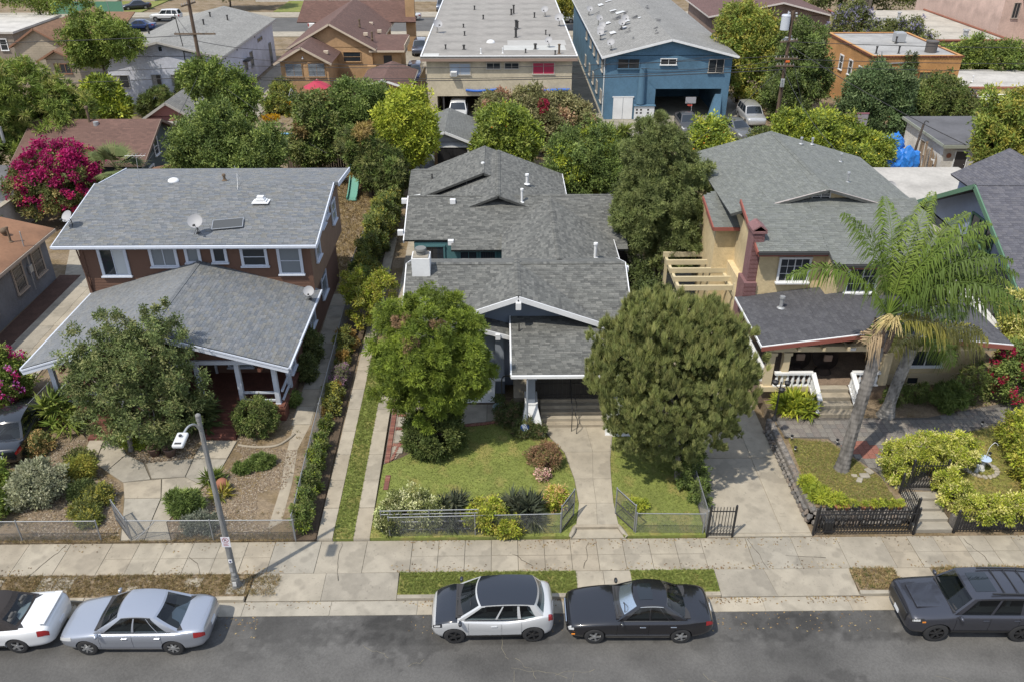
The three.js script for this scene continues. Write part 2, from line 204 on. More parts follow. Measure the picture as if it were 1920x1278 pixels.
// side path along the brown house
const sp = structure('side_path', pad([[-9.6, -31], [-8.7, -31], [-9.05, -44], [-9.95, -44]], GY + 0.02, 0.05), M.concrete);
for (let z = -31; z > -44; z -= 1.45) { const k = (z + 31) * 0.027; part(sp, 'slab', pad([[-9.55 + k, z - 0.01], [-8.75 + k, z - 0.01], [-8.79 + k, z - 1.43], [-9.59 + k, z - 1.43]], GY + 0.045, 0.03), pick(concs, sr)); }
structure('worn_track', pad([[-9.05, -24.2], [-8.6, -24.6], [-8.7, -27], [-8.95, -29.2], [-8.75, -31], [-9.5, -31], [-9.35, -28.6], [-9.1, -26.6]], GY + 0.006, 0.05), concs[3]);
// driveway between the grey cottage and the brown house
const dd = structure('cottage_driveway', pad([[-25.9, -23.6], [-22.6, -23.6], [-23.6, -44], [-23.6, -58], [-31, -58], [-27, -47]], 0.15, 0.08), M.concrete);
for (let z = -23.7; z > -57; z -= 2.4) { const a = -25.85 - (z + 23.6) * 0.0 - Math.max(0, -z - 47) * 0.25, b = -24.4 + (z + 23.6) * 0.02; part(dd, 'slab', pad([[a, z], [b, z], [b, z - 2.38], [a, z - 2.38]], 0.17, 0.03), pick([concs[0], concs[2], concs[4]], sr)); part(dd, 'slab', pad([[b + 0.02, z], [b + 1.25, z], [b + 1.2, z - 2.38], [b + 0.02, z - 2.38]], 0.172, 0.03), pick([concs[1], concs[3]], sr)); }
structure('planting_strip', pad([[-26.9, -23.6], [-25.95, -23.6], [-26.0, -47], [-27.3, -47]], 0.16, 0.05), std([0.13, 0.07, 0.05], 1, { map: T.grain }));

// ----- the lot of the grey house -----
const LB = 0.26;
structure('garden_soil', pad([[-7.95, -23.6], [-7.1, -23.6], [-7.5, -37], [-7.4, -60], [-9, -60], [-8.4, -31]], 0.2, 0.06), std([0.12, 0.085, 0.055], 1, { map: T.grain }));
const lawnMain = [[-5.05, -23.6], [2.5, -23.6], [2.76, -24.1], [2.98, -25.4], [2.92, -26.9], [2.63, -28.7], [1.75, -30.35], [0.4, -31.2], [-2.0, -30.7], [-4.3, -28.5], [-5.06, -28.0]];
const lawnSide = [[4.55, -23.6], [7.65, -23.6], [7.75, -33], [4.9, -31], [4.5, -28], [4.35, -25.5], [4.42, -24.2]];
const lawnStrip = [[-6.44, -23.6], [-5.68, -23.6], [-5.95, -38], [-6.75, -38]];
structure('lawn', pad(lawnMain, LB, 0.16), M.lawn); structure('lawn', pad(lawnSide, LB, 0.16), M.lawn); structure('lawn', pad(lawnStrip, LB - 0.02, 0.14), M.lawn);
structure('bed_soil', pad([[-5.06, -28.05], [-4.3, -28.55], [-2, -30.75], [0.4, -31.25], [1.7, -30.4], [1.7, -33], [-5.1, -33]], LB - 0.03, 0.1), std([0.14, 0.1, 0.07], 1, { map: T.grain }));
for (const [x, w] of [[-7.04, 0.58], [-5.67, 0.61]]) { const s = structure('driveway_strip', pad([[x, -23.58], [x + w, -23.58], [x + w - 0.6, -52], [x - 0.6, -52]], LB - 0.03, 0.15), M.concrete); for (let z = -23.6, i = 0; z > -51; z -= 1.7, i++) { const k = (z + 23.6) * 0.021; part(s, 'slab', pad([[x + k, z - 0.008], [x + w + k, z - 0.008], [x + w + k - 0.036, z - 1.69], [x + k - 0.036, z - 1.69]], LB + (i ? 0.005 : -0.01), 0.03), pick([concs[1], concs[3], concs[0]], sr)); } }
{ // front walk with one step at the sidewalk
  const w = structure('front_walk', pad([[2.5, -23.58], [4.62, -23.58], [4.42, -24.1], [2.76, -24.1]], 0.165, 0.1), concs[1]);
  part(w, 'walk_bed', pad([[2.77, -24.1], [4.41, -24.1], [4.36, -25.5], [4.52, -28], [4.95, -30.52], [1.72, -30.52], [2.64, -28.7], [2.93, -26.9], [2.99, -25.4]], 0.285, 0.15), concs[4]);
  const L = [[-24.1, 2.77, 4.41], [-25.4, 2.99, 4.36], [-26.9, 2.93, 4.44], [-28.7, 2.64, 4.6], [-30.52, 1.72, 4.95]];
  for (let i = 0; i < 4; i++) { const [z0, a0, b0] = L[i], [z1, a1, b1] = L[i + 1], m0 = (a0 + b0) / 2, m1 = i > 1 ? lerp(a1, b1, 0.62) : (a1 + b1) / 2, mm = i > 2 ? lerp(a0, b0, 0.62) : m0; const t = 0.007; part(w, 'slab', pad([[a0 + t, z0 - t], [mm - t, z0 - t], [m1 - t, z1 + t], [a1 + t, z1 + t]], 0.305, 0.03), pick(concs.slice(0, 2), sr)); part(w, 'slab', pad([[mm + t, z0 - t], [b0 - t, z0 - t], [b1 - t, z1 + t], [m1 + t, z1 + t]], 0.306, 0.03), pick(concs.slice(0, 2), sr)); }
  part(w, 'step_edge', uvm(rboxAt(2.72, 4.45, 0.17, 0.312, -24.2, -24.06, 0.03)), concs[3]);
  for (const s of [-1, 1]) part(w, 'wing_kerb', tube([[3.58 + s * 0.86, 0.2, -24.15], [3.58 + s * 0.95, 0.24, -23.85], [3.58 + s * 1.1, 0.18, -23.6]], 0.09, 6, 10), concs[0]);
}
{ // brick edged stepping beds beside the driveway strip
  const bm = [std([0.3, 0.12, 0.085], 0.9, { map: T.grain }), std([0.36, 0.17, 0.125], 0.9, { map: T.grain }), std([0.25, 0.1, 0.08], 0.9, { map: T.grain })];
  const bg = box(-0.1, 0.1, 0, 0.06, -0.045, 0.045), b = structure('brick_edging', pad([[-5.05, -28.05], [-4.6, -28.4], [-3.9, -30.2], [-3.6, -32.6], [-5.15, -32.6]], LB - 0.005, 0.06), std([0.33, 0.28, 0.23], 1, { map: T.grain }));
  const put = (x, z, a) => { const m = part(b, 'brick', bg, pick(bm, sr)); m.position.set(x, LB - 0.02 + rr(-0.004, 0.004, sr), z); m.rotation.y = a + rr(-0.04, 0.04, sr); };
  for (let z = -28.15; z > -32.6; z -= 0.1) put(-4.93 - (z + 28) * -0.02, z, 0);
  for (let i = 0; i < 8; i++) put(-4.73 + i * 0.03, -28.35 - i * 0.16, 0.9); 
  for (const [z, x1] of [[-29.35, -4.2], [-30.55, -3.95], [-31.6, -3.8]]) for (let x = -4.78; x < x1; x += 0.1) put(x, z + 0.08 * Math.sin((x + 4.8) * 3), Math.PI / 2);
  for (let z = -29.4; z > -32; z -= 0.11) put(-4.25 + (z + 29.4) * -0.12, z, 0.4);
  for (const [x0, x1, z0, z1] of [[-4.76, -4.35, -29.25, -28.75], [-4.76, -4.2, -30.4, -29.5], [-4.76, -3.95, -31.45, -30.7]]) part(b, 'stepping_slab', box(x0, x1, LB, LB + 0.03, z0, z1), concs[2]);
  for (let i = 0; i < 9; i++) put(-4.78 + 0, -26.4 - i * 0.1, 0);
  for (let i = 0; i < 24; i++) { const a = i / 23; put(lerp(-2.0, 0.35, a), -30.72 - 0.5 * a + 0.1 * Math.sin(a * 3), 1.35); }
  part(b, 'patio_slab', pad([[-2.1, -30.8], [-0.75, -31.05], [-0.75, -32.4], [-2.1, -32.4]], LB + 0.02, 0.05), concs[2]); part(b, 'patio_slab', pad([[-0.73, -31.06], [0.4, -31.3], [0.6, -32.4], [-0.73, -32.4]], LB + 0.02, 0.05), concs[4]);
}

// ----- the lot of the cream house -----
const LC = 0.75;
const cd = structure('driveway', pad([[7.72, -23.6], [11.72, -23.6], [11.6, -44], [8.2, -44]], 0.16, 0.08), concs[1]);
for (const [x0, x1] of [[7.82, 10.6], [10.63, 11.7]]) for (let z = -23.75; z > -43; z -= 4.6) part(cd, 'slab', pad([[x0, z - 0.01], [x1, z - 0.01], [x1, z - 4.58], [x0, z - 4.58]], 0.185, 0.04), concs[x0 > 10 ? 1 : sr() < 0.5 ? 3 : 0]);
structure('raised_yard', pad([[12.05, -24.55], [15.62, -24.55], [15.62, -25.4], [17.15, -25.4], [17.15, -24.2], [24.5, -24.2], [24.5, -36], [12.05, -36]], LC, 0.65), M.dirt);
const lawnC = [[12.15, -24.75], [15.3, -24.7], [15.25, -26.2], [14.0, -28.6], [12.3, -28.9], [12.12, -26.5]], lawnC2 = [[17.4, -24.5], [24, -24.5], [24, -30.5], [20.5, -29.4], [17.4, -27.6]];
const dryLawn = std([1.15, 0.98, 0.95], 0.95, { map: T.lawn });
structure('lawn', pad(lawnC, LC + 0.02, 0.05), dryLawn); structure('lawn', pad(lawnC2, LC + 0.012, 0.05), dryLawn);
{ // pavers from the steps to the porch
  const pv = structure('paved_path', pad([[15.5, -25.6], [17.2, -25.4], [17.2, -27.4], [20.4, -29.3], [23.6, -30.2], [23.4, -31.6], [19, -30.4], [16.6, -30.4], [12.1, -30.5], [12.2, -29.0], [14.0, -28.9], [15.2, -26.6]], LC + 0.012, 0.06), std([0.16, 0.145, 0.13], 0.95, { map: T.grain }));
  const gm = [[0.27, 0.25, 0.225], [0.23, 0.215, 0.2], [0.3, 0.27, 0.235], [0.25, 0.22, 0.2]].map((c) => std(c, 0.92, { map: T.grain })), red = std([0.36, 0.15, 0.11], 0.9, { map: T.grain });
  const P = [[15.5, -25.6], [17.2, -25.4], [17.2, -27.4], [20.4, -29.3], [23.6, -30.2], [23.4, -31.6], [19, -30.4], [16.6, -30.4], [12.1, -30.5], [12.2, -29.0], [14.0, -28.9], [15.2, -26.6]], pb = box(-0.148, 0.148, 0, 0.03, -0.148, 0.148); let n = 0; const rest = [];
  for (let z = -25.5; z > -31.6; z -= 0.305) for (let x = 12.1; x < 23.6; x += 0.305) if (inPoly(x, z, P) && inPoly(x + 0.12, z + 0.12, P) && inPoly(x - 0.12, z - 0.12, P)) { const isRed = Math.hypot((x - 15.25) / 0.75, (z + 28.1) / 0.5) < 1; if (n++ < 300) { const m = part(pv, 'paver', pb, isRed ? red : pick(gm, sr)); m.position.set(x, LC + rr(-0.003, 0.003, sr), z); } else rest.push(pb.clone().translate(x, LC, z)); }
  if (rest.length) part(pv, 'pavers', rest, gm[0]).userData.kind = 'stuff';
}
{ // retaining wall of rough stones beside the drive and behind the fence
  const o = thing('stone_retaining_wall', 'low grey stone retaining wall holding the cream house yard', 'retaining wall', [0, 0, 0]);
  part(o, 'mortar_core', [box(11.78, 12.04, 0.1, 0.78, -30.4, -24.3), box(11.78, 15.6, 0.1, 0.7, -24.55, -24.3), box(17.16, 24, 0.1, 0.72, -24.2, -23.98)], std([0.24, 0.22, 0.2], 1, { map: T.grain }));
  const gm = [[0.27, 0.25, 0.23], [0.21, 0.2, 0.19], [0.33, 0.3, 0.27], [0.29, 0.24, 0.2]].map((c) => std(c, 0.95, { map: T.grain })), st = new THREE.DodecahedronGeometry(0.16, 0); st.scale(1, 0.75, 0.8);
  let n = 0; const put = (x, y, z) => { const m = part(o, 'stone', st, pick(gm, sr)); m.position.set(x, y, z); m.rotation.set(rr(-0.4, 0.4, sr), rr(0, 3, sr), rr(-0.3, 0.3, sr)); m.scale.set(rr(0.8, 1.15, sr), rr(0.8, 1.15, sr), rr(0.8, 1.1, sr)); };
  for (let z = -24.4; z > -30.3; z -= 0.26) { put(11.9, 0.74, z); put(11.78, 0.5, z + 0.1); put(11.76, 0.26, z); }
  for (let x = 12; x < 15.5; x += 0.27) { put(x, 0.66, -24.36); put(x + 0.1, 0.44, -24.28); put(x, 0.24, -24.24); }
}
{ const o = thing('garden_steps', 'concrete steps behind the iron gate up to the raised yard', 'steps', [0, 0, 0]); for (let i = 0; i < 4; i++) part(o, 'step', uvm(rboxAt(15.66, 17.12, 0.1, 0.3 + i * 0.15, -25.42, -23.75 - i * 0.42, 0.02)), concs[[4, 2, 4, 2][i]]); }
// far lots and the street behind
structure('back_road', sheet(-160, 160, -143.5, -130.5, 0.13, 80, 8, (x, z) => { const q = 0.95 + 0.3 * (vn(x, z, 4) - 0.5); return [q, q, q]; }), M.asphalt);
structure('back_sidewalk', [box(-160, 160, 0.1, 0.24, -130.4, -126.5), box(-160, 160, 0.1, 0.24, -148.5, -143.6)], M.concrete);
structure('back_lot_paving', [box(-14.5, -8.1, 0.05, 0.17, -126.4, -84), box(-8, 24.5, 0.05, 0.17, -126.4, -72), box(-28, -24.2, 0.05, 0.17, -126.4, -78), box(8, 10, 0.1, 0.18, -126.4, -72)], concs[4]);
structure('back_lawn', [box(-24, -8.6, 0.1, 0.2, -78, -73.5), box(-38, -18, 0.1, 0.25, -170, -149), box(-75, -60, 0.1, 0.25, -165, -149)], M.lawn);
// ---------- building parts ----------
const shingleGeo = (() => { const g = new THREE.BoxGeometry(1, 0.012, 1); g.translate(0, 0.006, 0); return g.toNonIndexed(); })();
// a roof face: points counter-clockwise seen from above, the first edge is the eave
function roofFace(parent, pts, mat, o = {}) {
  pts = pts.map((p) => V(...p));
  const th = o.th ?? 0.12;
  const deck = part(parent, o.name ?? 'roof_face', slab(pts, th), mat);
  if (!o.shingle) return deck;
  const sh = o.shingle, rnd = rng(o.seed ?? Math.round(Math.abs(pts[0].x * 91 + pts[0].z * 53)));
  const u = o.u ? V(...o.u) : pts[1].clone().sub(pts[0]).normalize(), n = pts[1].clone().sub(pts[0]).cross(pts[2].clone().sub(pts[0])).normalize(); if (n.y < 0) n.negate();
  const v = n.clone().cross(u).normalize(), P = pts.map((p) => { const d = p.clone().sub(pts[0]); return [d.dot(u), d.dot(v)]; });
  const vmin = Math.min(...P.map((p) => p[1])), vmax = Math.max(...P.map((p) => p[1])), e = sh.e, tilt = 0.05, list = [];
  const span = (vv) => { let a = 1e9, b = -1e9; for (let i = 0; i < P.length; i++) { const [x0, y0] = P[i], [x1, y1] = P[(i + 1) % P.length]; if ((y0 <= vv && y1 > vv) || (y1 <= vv && y0 > vv)) { const x = lerp(x0, x1, (vv - y0) / (y1 - y0)); a = Math.min(a, x); b = Math.max(b, x); } } return [a, b]; };
  const ty = v.clone().multiplyScalar(Math.cos(tilt)).addScaledVector(n, -Math.sin(tilt)), tn = u.clone().cross(ty); if (tn.y < 0) tn.negate();
  for (let k = 0, vv = vmin; vv < vmax - e * 0.4; k++, vv += e) {
    const [a, b] = span(vv + e * 0.5); if (b - a < 0.08) continue;
    let x = a - rnd() * sh.w - (k % 2) * sh.w * 0.5;
    while (x < b) {
      const w = sh.w * (sh.vary ? rr(1 - sh.vary, 1 + sh.vary, rnd) : 1), x0 = Math.max(x, a), x1 = Math.min(x + w, b); x += w; if (x1 - x0 < 0.03) continue;
      const m = new THREE.Matrix4().makeBasis(u.clone().multiplyScalar(x1 - x0 - 0.008), tn.clone().multiplyScalar(rr(0.8, 1.5, rnd)), ty.clone().multiplyScalar(-e * 1.12));
      const c = pts[0].clone().addScaledVector(u, (x0 + x1) / 2).addScaledVector(v, vv + e * 0.5).addScaledVector(n, 0.004 + e * 0.5 * tilt); m.setPosition(c);
      list.push([m, sh.colour(rnd, c)]);
    }
  }
  const singles = o.singles ?? 0;
  if (singles) for (const [m, c] of list.slice(0, singles)) { const s = new THREE.Mesh(shingleGeo, shade(c)); s.name = 'shingle'; s.castShadow = s.receiveShadow = true; s.applyMatrix4(m); deck.add(s); }
  const inst = list.slice(singles); if (!inst.length) return deck;
  const im = new THREE.InstancedMesh(shingleGeo, shingleMat, inst.length); inst.forEach(([m, c], i) => { im.setMatrixAt(i, m); im.setColorAt(i, c); }); im.name = 'shingles'; im.userData.kind = 'stuff'; im.castShadow = im.receiveShadow = true; deck.add(im);
  return deck;
}
const shingleMat = std([1, 1, 1], 0.95, { map: T.grain });
const shades = new Map(); const shade = (c) => { const k = [c.r, c.g, c.b].map((x) => Math.round(x * 60)).join(); if (!shades.has(k)) shades.set(k, std([c.r, c.g, c.b], 0.95, { map: T.grain })); return shades.get(k); };
const palette = (cols, j = 0.12) => (r) => { const c = pick(cols, r), q = 1.3 * (1 + (r() - 0.5) * 2 * j); return C(c[0] * q, c[1] * q, c[2] * q); };
// row of ridge caps
function ridgeCaps(parent, a, b, cols, w = 0.26, e = 0.15) {
  const A = V(...a), Bv = V(...b), d = Bv.clone().sub(A), L = d.length(); d.normalize(); const side = d.clone().cross(V(0, 1, 0)).normalize(), n = Math.floor(L / e), rnd = rng(Math.round(L * 1000));
  const g = merge([slab([V(-w / 2, -w * 0.13, 0), V(0, 0.012, 0), V(0, 0.012, 1), V(-w / 2, -w * 0.13, 1)].reverse(), 0.012), slab([V(0, 0.012, 0), V(w / 2, -w * 0.13, 0), V(w / 2, -w * 0.13, 1), V(0, 0.012, 1)].reverse(), 0.012)]);
  const im = new THREE.InstancedMesh(g, shingleMat, n), m = new THREE.Matrix4(), up = side.clone().cross(d); if (up.y < 0) up.negate(); const pal = palette(cols);
  for (let i = 0; i < n; i++) { const dir = d.clone().addScaledVector(up, -0.06).normalize(); m.makeBasis(side, up, dir.multiplyScalar(e * 1.25)); m.setPosition(A.clone().addScaledVector(d, i * e).addScaledVector(up, 0.035)); im.setMatrixAt(i, m); im.setColorAt(i, pal(rnd)); }
  im.name = 'ridge_caps'; im.userData.kind = 'stuff'; im.castShadow = im.receiveShadow = true; parent.add(im);
}
// window on a wall: origin at the bottom middle of the opening, facing +z of its own frame
function windowUnit(parent, p, turn, w, h, o = {}) {
  const g = sub(parent, 'window', p, turn), f = o.f ?? 0.1, d = o.d ?? 0.07, fm = o.frame ?? M.white, gm = o.glass ?? M.glass, mul = 0.035;
  part(g, 'frame', [box(-w / 2 - f, -w / 2, 0, h, 0, d), box(w / 2, w / 2 + f, 0, h, 0, d), box(-w / 2 - f - 0.02, w / 2 + f + 0.02, h, h + f, 0, d + 0.015), box(-w / 2 - f, w / 2 + f, -f * 0.6, 0, 0, d)], fm);
  if (o.sill !== 0) part(g, 'sill', box(-w / 2 - f - 0.05, w / 2 + f + 0.05, -f * 0.6 - 0.05, -f * 0.6 + 0.02, 0.002, d + (o.sill ?? 0.07)), fm);
  const kind = o.kind ?? 'slide', panes = [], bars = [];
  if (kind === 'slide') { panes.push([-w / 2, 0, 0, h], [0, w / 2, 0, h]); bars.push(box(-mul / 2, mul / 2, 0, h, 0.01, d - 0.012)); }
  else if (kind === 'hung') { panes.push([-w / 2, w / 2, 0, h / 2], [-w / 2, w / 2, h / 2, h]); bars.push(box(-w / 2, w / 2, h / 2 - mul / 2, h / 2 + mul / 2, 0.01, d - 0.012)); }
  else if (kind === 'triple') { for (let i = 0; i < 3; i++) panes.push([-w / 2 + i * w / 3, -w / 2 + (i + 1) * w / 3, 0, h]); for (const i of [1, 2]) bars.push(box(-w / 2 + i * w / 3 - 0.03, -w / 2 + i * w / 3 + 0.03, 0, h, 0.01, d)); }
  else panes.push([-w / 2, w / 2, 0, h]);
  panes.forEach(([a, b, c, e], i) => part(g, 'pane', box(a, b, c, e, 0.006 + (i % 2) * 0.006, 0.02 + (i % 2) * 0.006), o.curtain && o.curtain.includes(i) ? (o.curtainMat ?? M.curtain) : gm));
  if (o.grid) for (const [a, b, c, e] of panes) { for (let i = 1; i < o.grid[0]; i++) { const x = lerp(a, b, i / o.grid[0]); bars.push(box(x - 0.01, x + 0.01, c, e, 0.02, 0.034)); } for (let i = 1; i < o.grid[1]; i++) { const y = lerp(c, e, i / o.grid[1]); bars.push(box(a, b, y - 0.01, y + 0.01, 0.02, 0.036)); } }
  if (bars.length) part(g, 'sash_bars', bars, o.sash ?? fm);
  if (o.bars) { const rods = []; for (let x = -w / 2 + 0.06; x < w / 2; x += 0.13) rods.push(box(x - 0.009, x + 0.009, 0.02, h - 0.02, d + 0.03, d + 0.048)); for (const y of [0.1, h / 2, h - 0.1]) rods.push(box(-w / 2, w / 2, y - 0.012, y + 0.012, d + 0.048, d + 0.06)); part(g, 'security_bars', rods, o.barsMat ?? M.white); }
  return g;
}
function gableWall(parent, name, x0, x1, z, th, y0, yEave, apex, mat, dir = 'z') { // wall with a pointed top; dir z: in the xy plane at z
  const pts = apex ? [[x0, y0], [x1, y0], [x1, yEave], [apex[0], apex[1]], [x0, yEave]] : [[x0, y0], [x1, y0], [x1, yEave], [x0, yEave]];
  const s = new THREE.Shape(pts.map((p) => new THREE.Vector2(...p))), g = new THREE.ExtrudeGeometry(s, { depth: th, bevelEnabled: false });
  if (dir === 'z') g.translate(0, 0, z - th); else { g.rotateY(Math.PI / 2); g.translate(z, 0, 0); } // dir x: pts are (-z, y)
  return part(parent, name, uvm(g), mat);
}
// lap siding on a wall facing +z between x0 and x1
function siding(parent, x0, x1, y0, y1, z, mat, e = 0.15, turn = 0, at = [0, 0, 0], clip) {
  const gs = []; for (let y = y0; y < y1 - 0.02; y += e) { let a = x0, b = x1; if (clip) [a, b] = clip(y + e / 2); if (b - a < 0.1) continue; const h = Math.min(e, y1 - y); gs.push(slab([V(a, y, z + 0.022), V(b, y, z + 0.022), V(b, y + h, z + 0.006), V(a, y + h, z + 0.006)], 0.02)); }
  const m = part(parent, 'siding', gs, mat); m.userData.kind = 'stuff'; m.rotation.y = turn; m.position.set(...at); return m;
}
// a board along a rake or eave
const board = (a, b, w = 0.05, h = 0.2) => bar(a, b, w, h);
function ventPipe(parent, x, y, z, h = 0.5, r = 0.06, mat = M.galv, cap = true) { const g = [cyl(r, r, h + 0.3, x, y - 0.3, z, 8), cyl(r * 2.2, r * 1.3, 0.05, x, y, z, 8)]; if (cap) g.push(cyl(r * 1.5, r * 1.4, 0.1, x, y + h, z, 8)); return part(parent, 'vent_pipe', g, mat); }
function dish(label, p, turn, s = 1, on) { // satellite dish on a bent mast
  const o = thing('satellite_dish', label, 'satellite dish', p, turn); const g = new THREE.SphereGeometry(0.62 * s, 18, 6, 0, 6.2832, 0, 0.52); g.translate(0, -0.62 * s, 0); g.rotateX(-2.3); g.translate(0, 0.55 * s, 0.12 * s);
  part(o, 'reflector', g.toNonIndexed(), std([0.3, 0.3, 0.31], 0.6, { side: THREE.DoubleSide })); part(o, 'mast', [tube([[0, -0.02, 0], [0, 0.3 * s, 0], [0, 0.5 * s, 0.1 * s]], 0.022, 6, 8)], M.dark); part(o, 'feed_arm', [rod([0, 0.35 * s, 0.1 * s], [0, 0.52 * s, 0.52 * s], 0.014), rbox(0.1 * s, 0.07 * s, 0.12 * s, 0.02, 0, 0.54 * s, 0.5 * s)], M.dark); part(o, 'foot', [box(-0.08, 0.08, -0.03, 0.02, -0.08, 0.08), rod([0.18, -0.02, 0.15], [0, 0.26 * s, 0], 0.01), rod([-0.18, -0.02, 0.15], [0, 0.26 * s, 0], 0.01)], M.dark); return o;
}
// ---------- brown two-storey house ----------
{
  const h = thing('brown_house', 'brown two-storey house with grey shingle roofs and white trimmed windows', 'house');
  const wall = std([0.13, 0.068, 0.045], 0.8, { map: T.soft }), side = std([0.2, 0.125, 0.08], 0.85, { map: T.rough }), trim = paint(0.56, 0.6, 0.68), deck = std([0.13, 0.14, 0.15], 0.95, { map: T.grain });
  const sg = { e: 0.14, w: 0.3, colour: palette([[0.18, 0.19, 0.205], [0.16, 0.17, 0.18], [0.2, 0.205, 0.21], [0.175, 0.185, 0.19], [0.15, 0.165, 0.185], [0.195, 0.195, 0.185]], 0.12) };
  // lower storey, porch
  part(h, 'wall', [box(-20.1, -9.95, 0.1, 3.3, -46.2, -34.4), box(-20.1, -9.95, 0.1, 0.86, -34.4, -31.95)], wall);
  siding(h, -20.1, -9.95, 0.9, 3.3, -34.4, wall);
  siding(h, 34.4, 46.2, 0.2, 3.3, 0, wall, 0.15, Math.PI / 2, [-9.95, 0, 0], () => [34.45, 46.2]);
  part(h, 'porch_floor', box(-20.2, -9.85, 0.8, 0.9, -34.4, -31.3), std([0.2, 0.075, 0.05], 0.8, { map: T.grain }));
  const pier = std([0.24, 0.09, 0.06], 0.9, { map: T.grain });
  for (const x of [-20.05, -10.2]) part(h, 'porch_pier', box(x - 0.3, x + 0.3, 0.1, 0.97, -32.0, -31.35), pier);
  part(h, 'porch_skirt', [box(-19.7, -18.3, 0.1, 0.8, -31.95, -31.6), box(-17.3, -13.25, 0.1, 0.8, -31.95, -31.6), box(-11.75, -10.45, 0.1, 0.8, -31.95, -31.6)], wall);
  for (const x of [-20.0, -17.2, -13.6, -11.8, -10.2]) { const p = part(h, 'porch_post', [box(x - 0.1, x + 0.1, 0.9, 3.15, -31.75, -31.55), box(x - 0.13, x + 0.13, 0.9, 1.0, -31.78, -31.52)], trim); }
  part(h, 'porch_post', box(-10.1, -9.9, 0.9, 3.15, -33.2, -33.0), trim);
  part(h, 'porch_beam', [box(-20.3, -9.9, 3.1, 3.3, -31.77, -31.5), box(-10.1, -9.92, 3.1, 3.3, -34.4, -31.77), box(-20.2, -20.0, 3.1, 3.3, -34.4, -31.77)], trim);
  for (const [a, b] of [[-20, -17.2], [-17.2, -13.6], [-11.8, -10.2]]) part(h, 'porch_rail', [box(a + 0.1, b - 0.1, 1.5, 1.59, -31.69, -31.6), box(a + 0.1, b - 0.1, 1.08, 1.17, -31.68, -31.61)], trim);
  for (const b of [[-10.05, -9.96, 1.5, 1.59, -33.1, -31.75], [-10.05, -9.96, 1.05, 1.13, -33.1, -31.75], [-20.1, -20.0, 1.5, 1.59, -34.3, -31.8]]) part(h, 'porch_rail', box(...b), trim);
  for (const [x0, x1] of [[-13.22, -11.8], [-18.3, -17.3]]) { const st = sub(h, 'porch_steps'); for (let i = 0; i < 4; i++) part(st, 'step', uvm(rboxAt(x0, x1, 0.15, 0.34 + i * 0.17, -31.62, -29.9 - i * 0.36, 0.015)), std([0.2, 0.07, 0.05], 0.85, { map: T.grain })); }
  // door and windows of the porch wall
  windowUnit(h, [-12.6, 1.3, -34.37], 0, 1.0, 1.5, { frame: trim, glass: M.blind, kind: 'one', curtain: [0], curtainMat: std([0.06, 0.09, 0.1], 0.3) });
  windowUnit(h, [-16.2, 1.4, -34.37], 0, 1.6, 1.3, { frame: trim }); { const d = sub(h, 'door', [-14.3, 0.9, -34.37]); part(d, 'frame', [box(-0.55, -0.45, 0, 2.1, 0, 0.07), box(0.45, 0.55, 0, 2.1, 0, 0.07), box(-0.55, 0.55, 2.1, 2.2, 0, 0.08)], trim); part(d, 'leaf', box(-0.45, 0.45, 0, 2.1, 0.005, 0.04), std([0.06, 0.04, 0.03], 0.5)); part(d, 'handle', new THREE.SphereGeometry(0.04, 8, 6).translate(0.36, 1, 0.07), M.metal); }
  // porch gable
  const apexY = 5.15, eY = 3.42, rx = -15.0;
  gableWall(h, 'gable_wall', -20.2, -9.95, -31.6, 0.15, 3.3, 3.38, [rx, 5.0], wall);
  roofFace(h, [[-9.25, eY, -30.75], [-9.25, eY, -38.2], [rx, apexY, -38.2], [rx, apexY, -30.75]], deck, { shingle: sg }); roofFace(h, [[-20.7, eY, -38.2], [-20.7, eY, -30.75], [rx, apexY, -30.75], [rx, apexY, -38.2]], deck, { shingle: { ...sg, colour: palette([[0.19, 0.2, 0.21], [0.175, 0.185, 0.195], [0.2, 0.205, 0.205]], 0.08) } });
  ridgeCaps(h, [rx, apexY + 0.01, -30.8], [rx, apexY + 0.01, -38], [[0.2, 0.21, 0.22]]);
  for (const [ex, s] of [[-9.25, 1], [-20.7, -1]]) { part(h, 'barge_board', [board([ex, eY - 0.16, -30.72], [rx, apexY - 0.16, -30.72], 0.06, 0.22), board([ex, eY - 0.05, -30.69], [rx, apexY - 0.05, -30.69], 0.05, 0.07)], trim); part(h, 'gutter', box(ex - 0.02 * s, ex + 0.1 * s, eY - 0.1, eY + 0.005, -38.2, -30.75), trim); }
  for (const x of [-19.2, -10.6]) part(h, 'beam_end', box(x - 0.07, x + 0.07, 3.06, 3.24, -31.5, -30.95), M.terracotta);
  // upper storey
  part(h, 'upper_wall', box(-20.75, -9.5, 3.3, 6.15, -46.3, -38.0), side); siding(h, -20.73, -9.52, 3.4, 6.15, -38.0, wall);
  for (const x of [-20.8, -9.66]) part(h, 'corner_board', box(x, x + 0.2, 3.4, 6.15, -38.0, -37.95), wall);
  const zr = -43.0, yr = 7.42, ye = 6.28, zf = -37.35;
  gableWall(h, 'side_gable_wall', 38.0, 46.3, -9.62, 0.12, 6.1, 6.16, [43.0, 7.3], side, 'x'); gableWall(h, 'side_gable_wall', 38.0, 46.3, -20.75, 0.12, 6.1, 6.16, [43.0, 7.3], side, 'x');
  roofFace(h, [[-21.65, ye, zf], [-9.0, ye, zf], [-9.0, yr, zr], [-21.65, yr, zr]], deck, { shingle: sg, th: 0.14 });
  roofFace(h, [[-8.75, 7.0, -46.6], [-21.4, 7.0, -46.6], [-21.4, yr, zr + 0.05], [-8.75, yr, zr + 0.05]], deck, { shingle: sg, th: 0.14 });
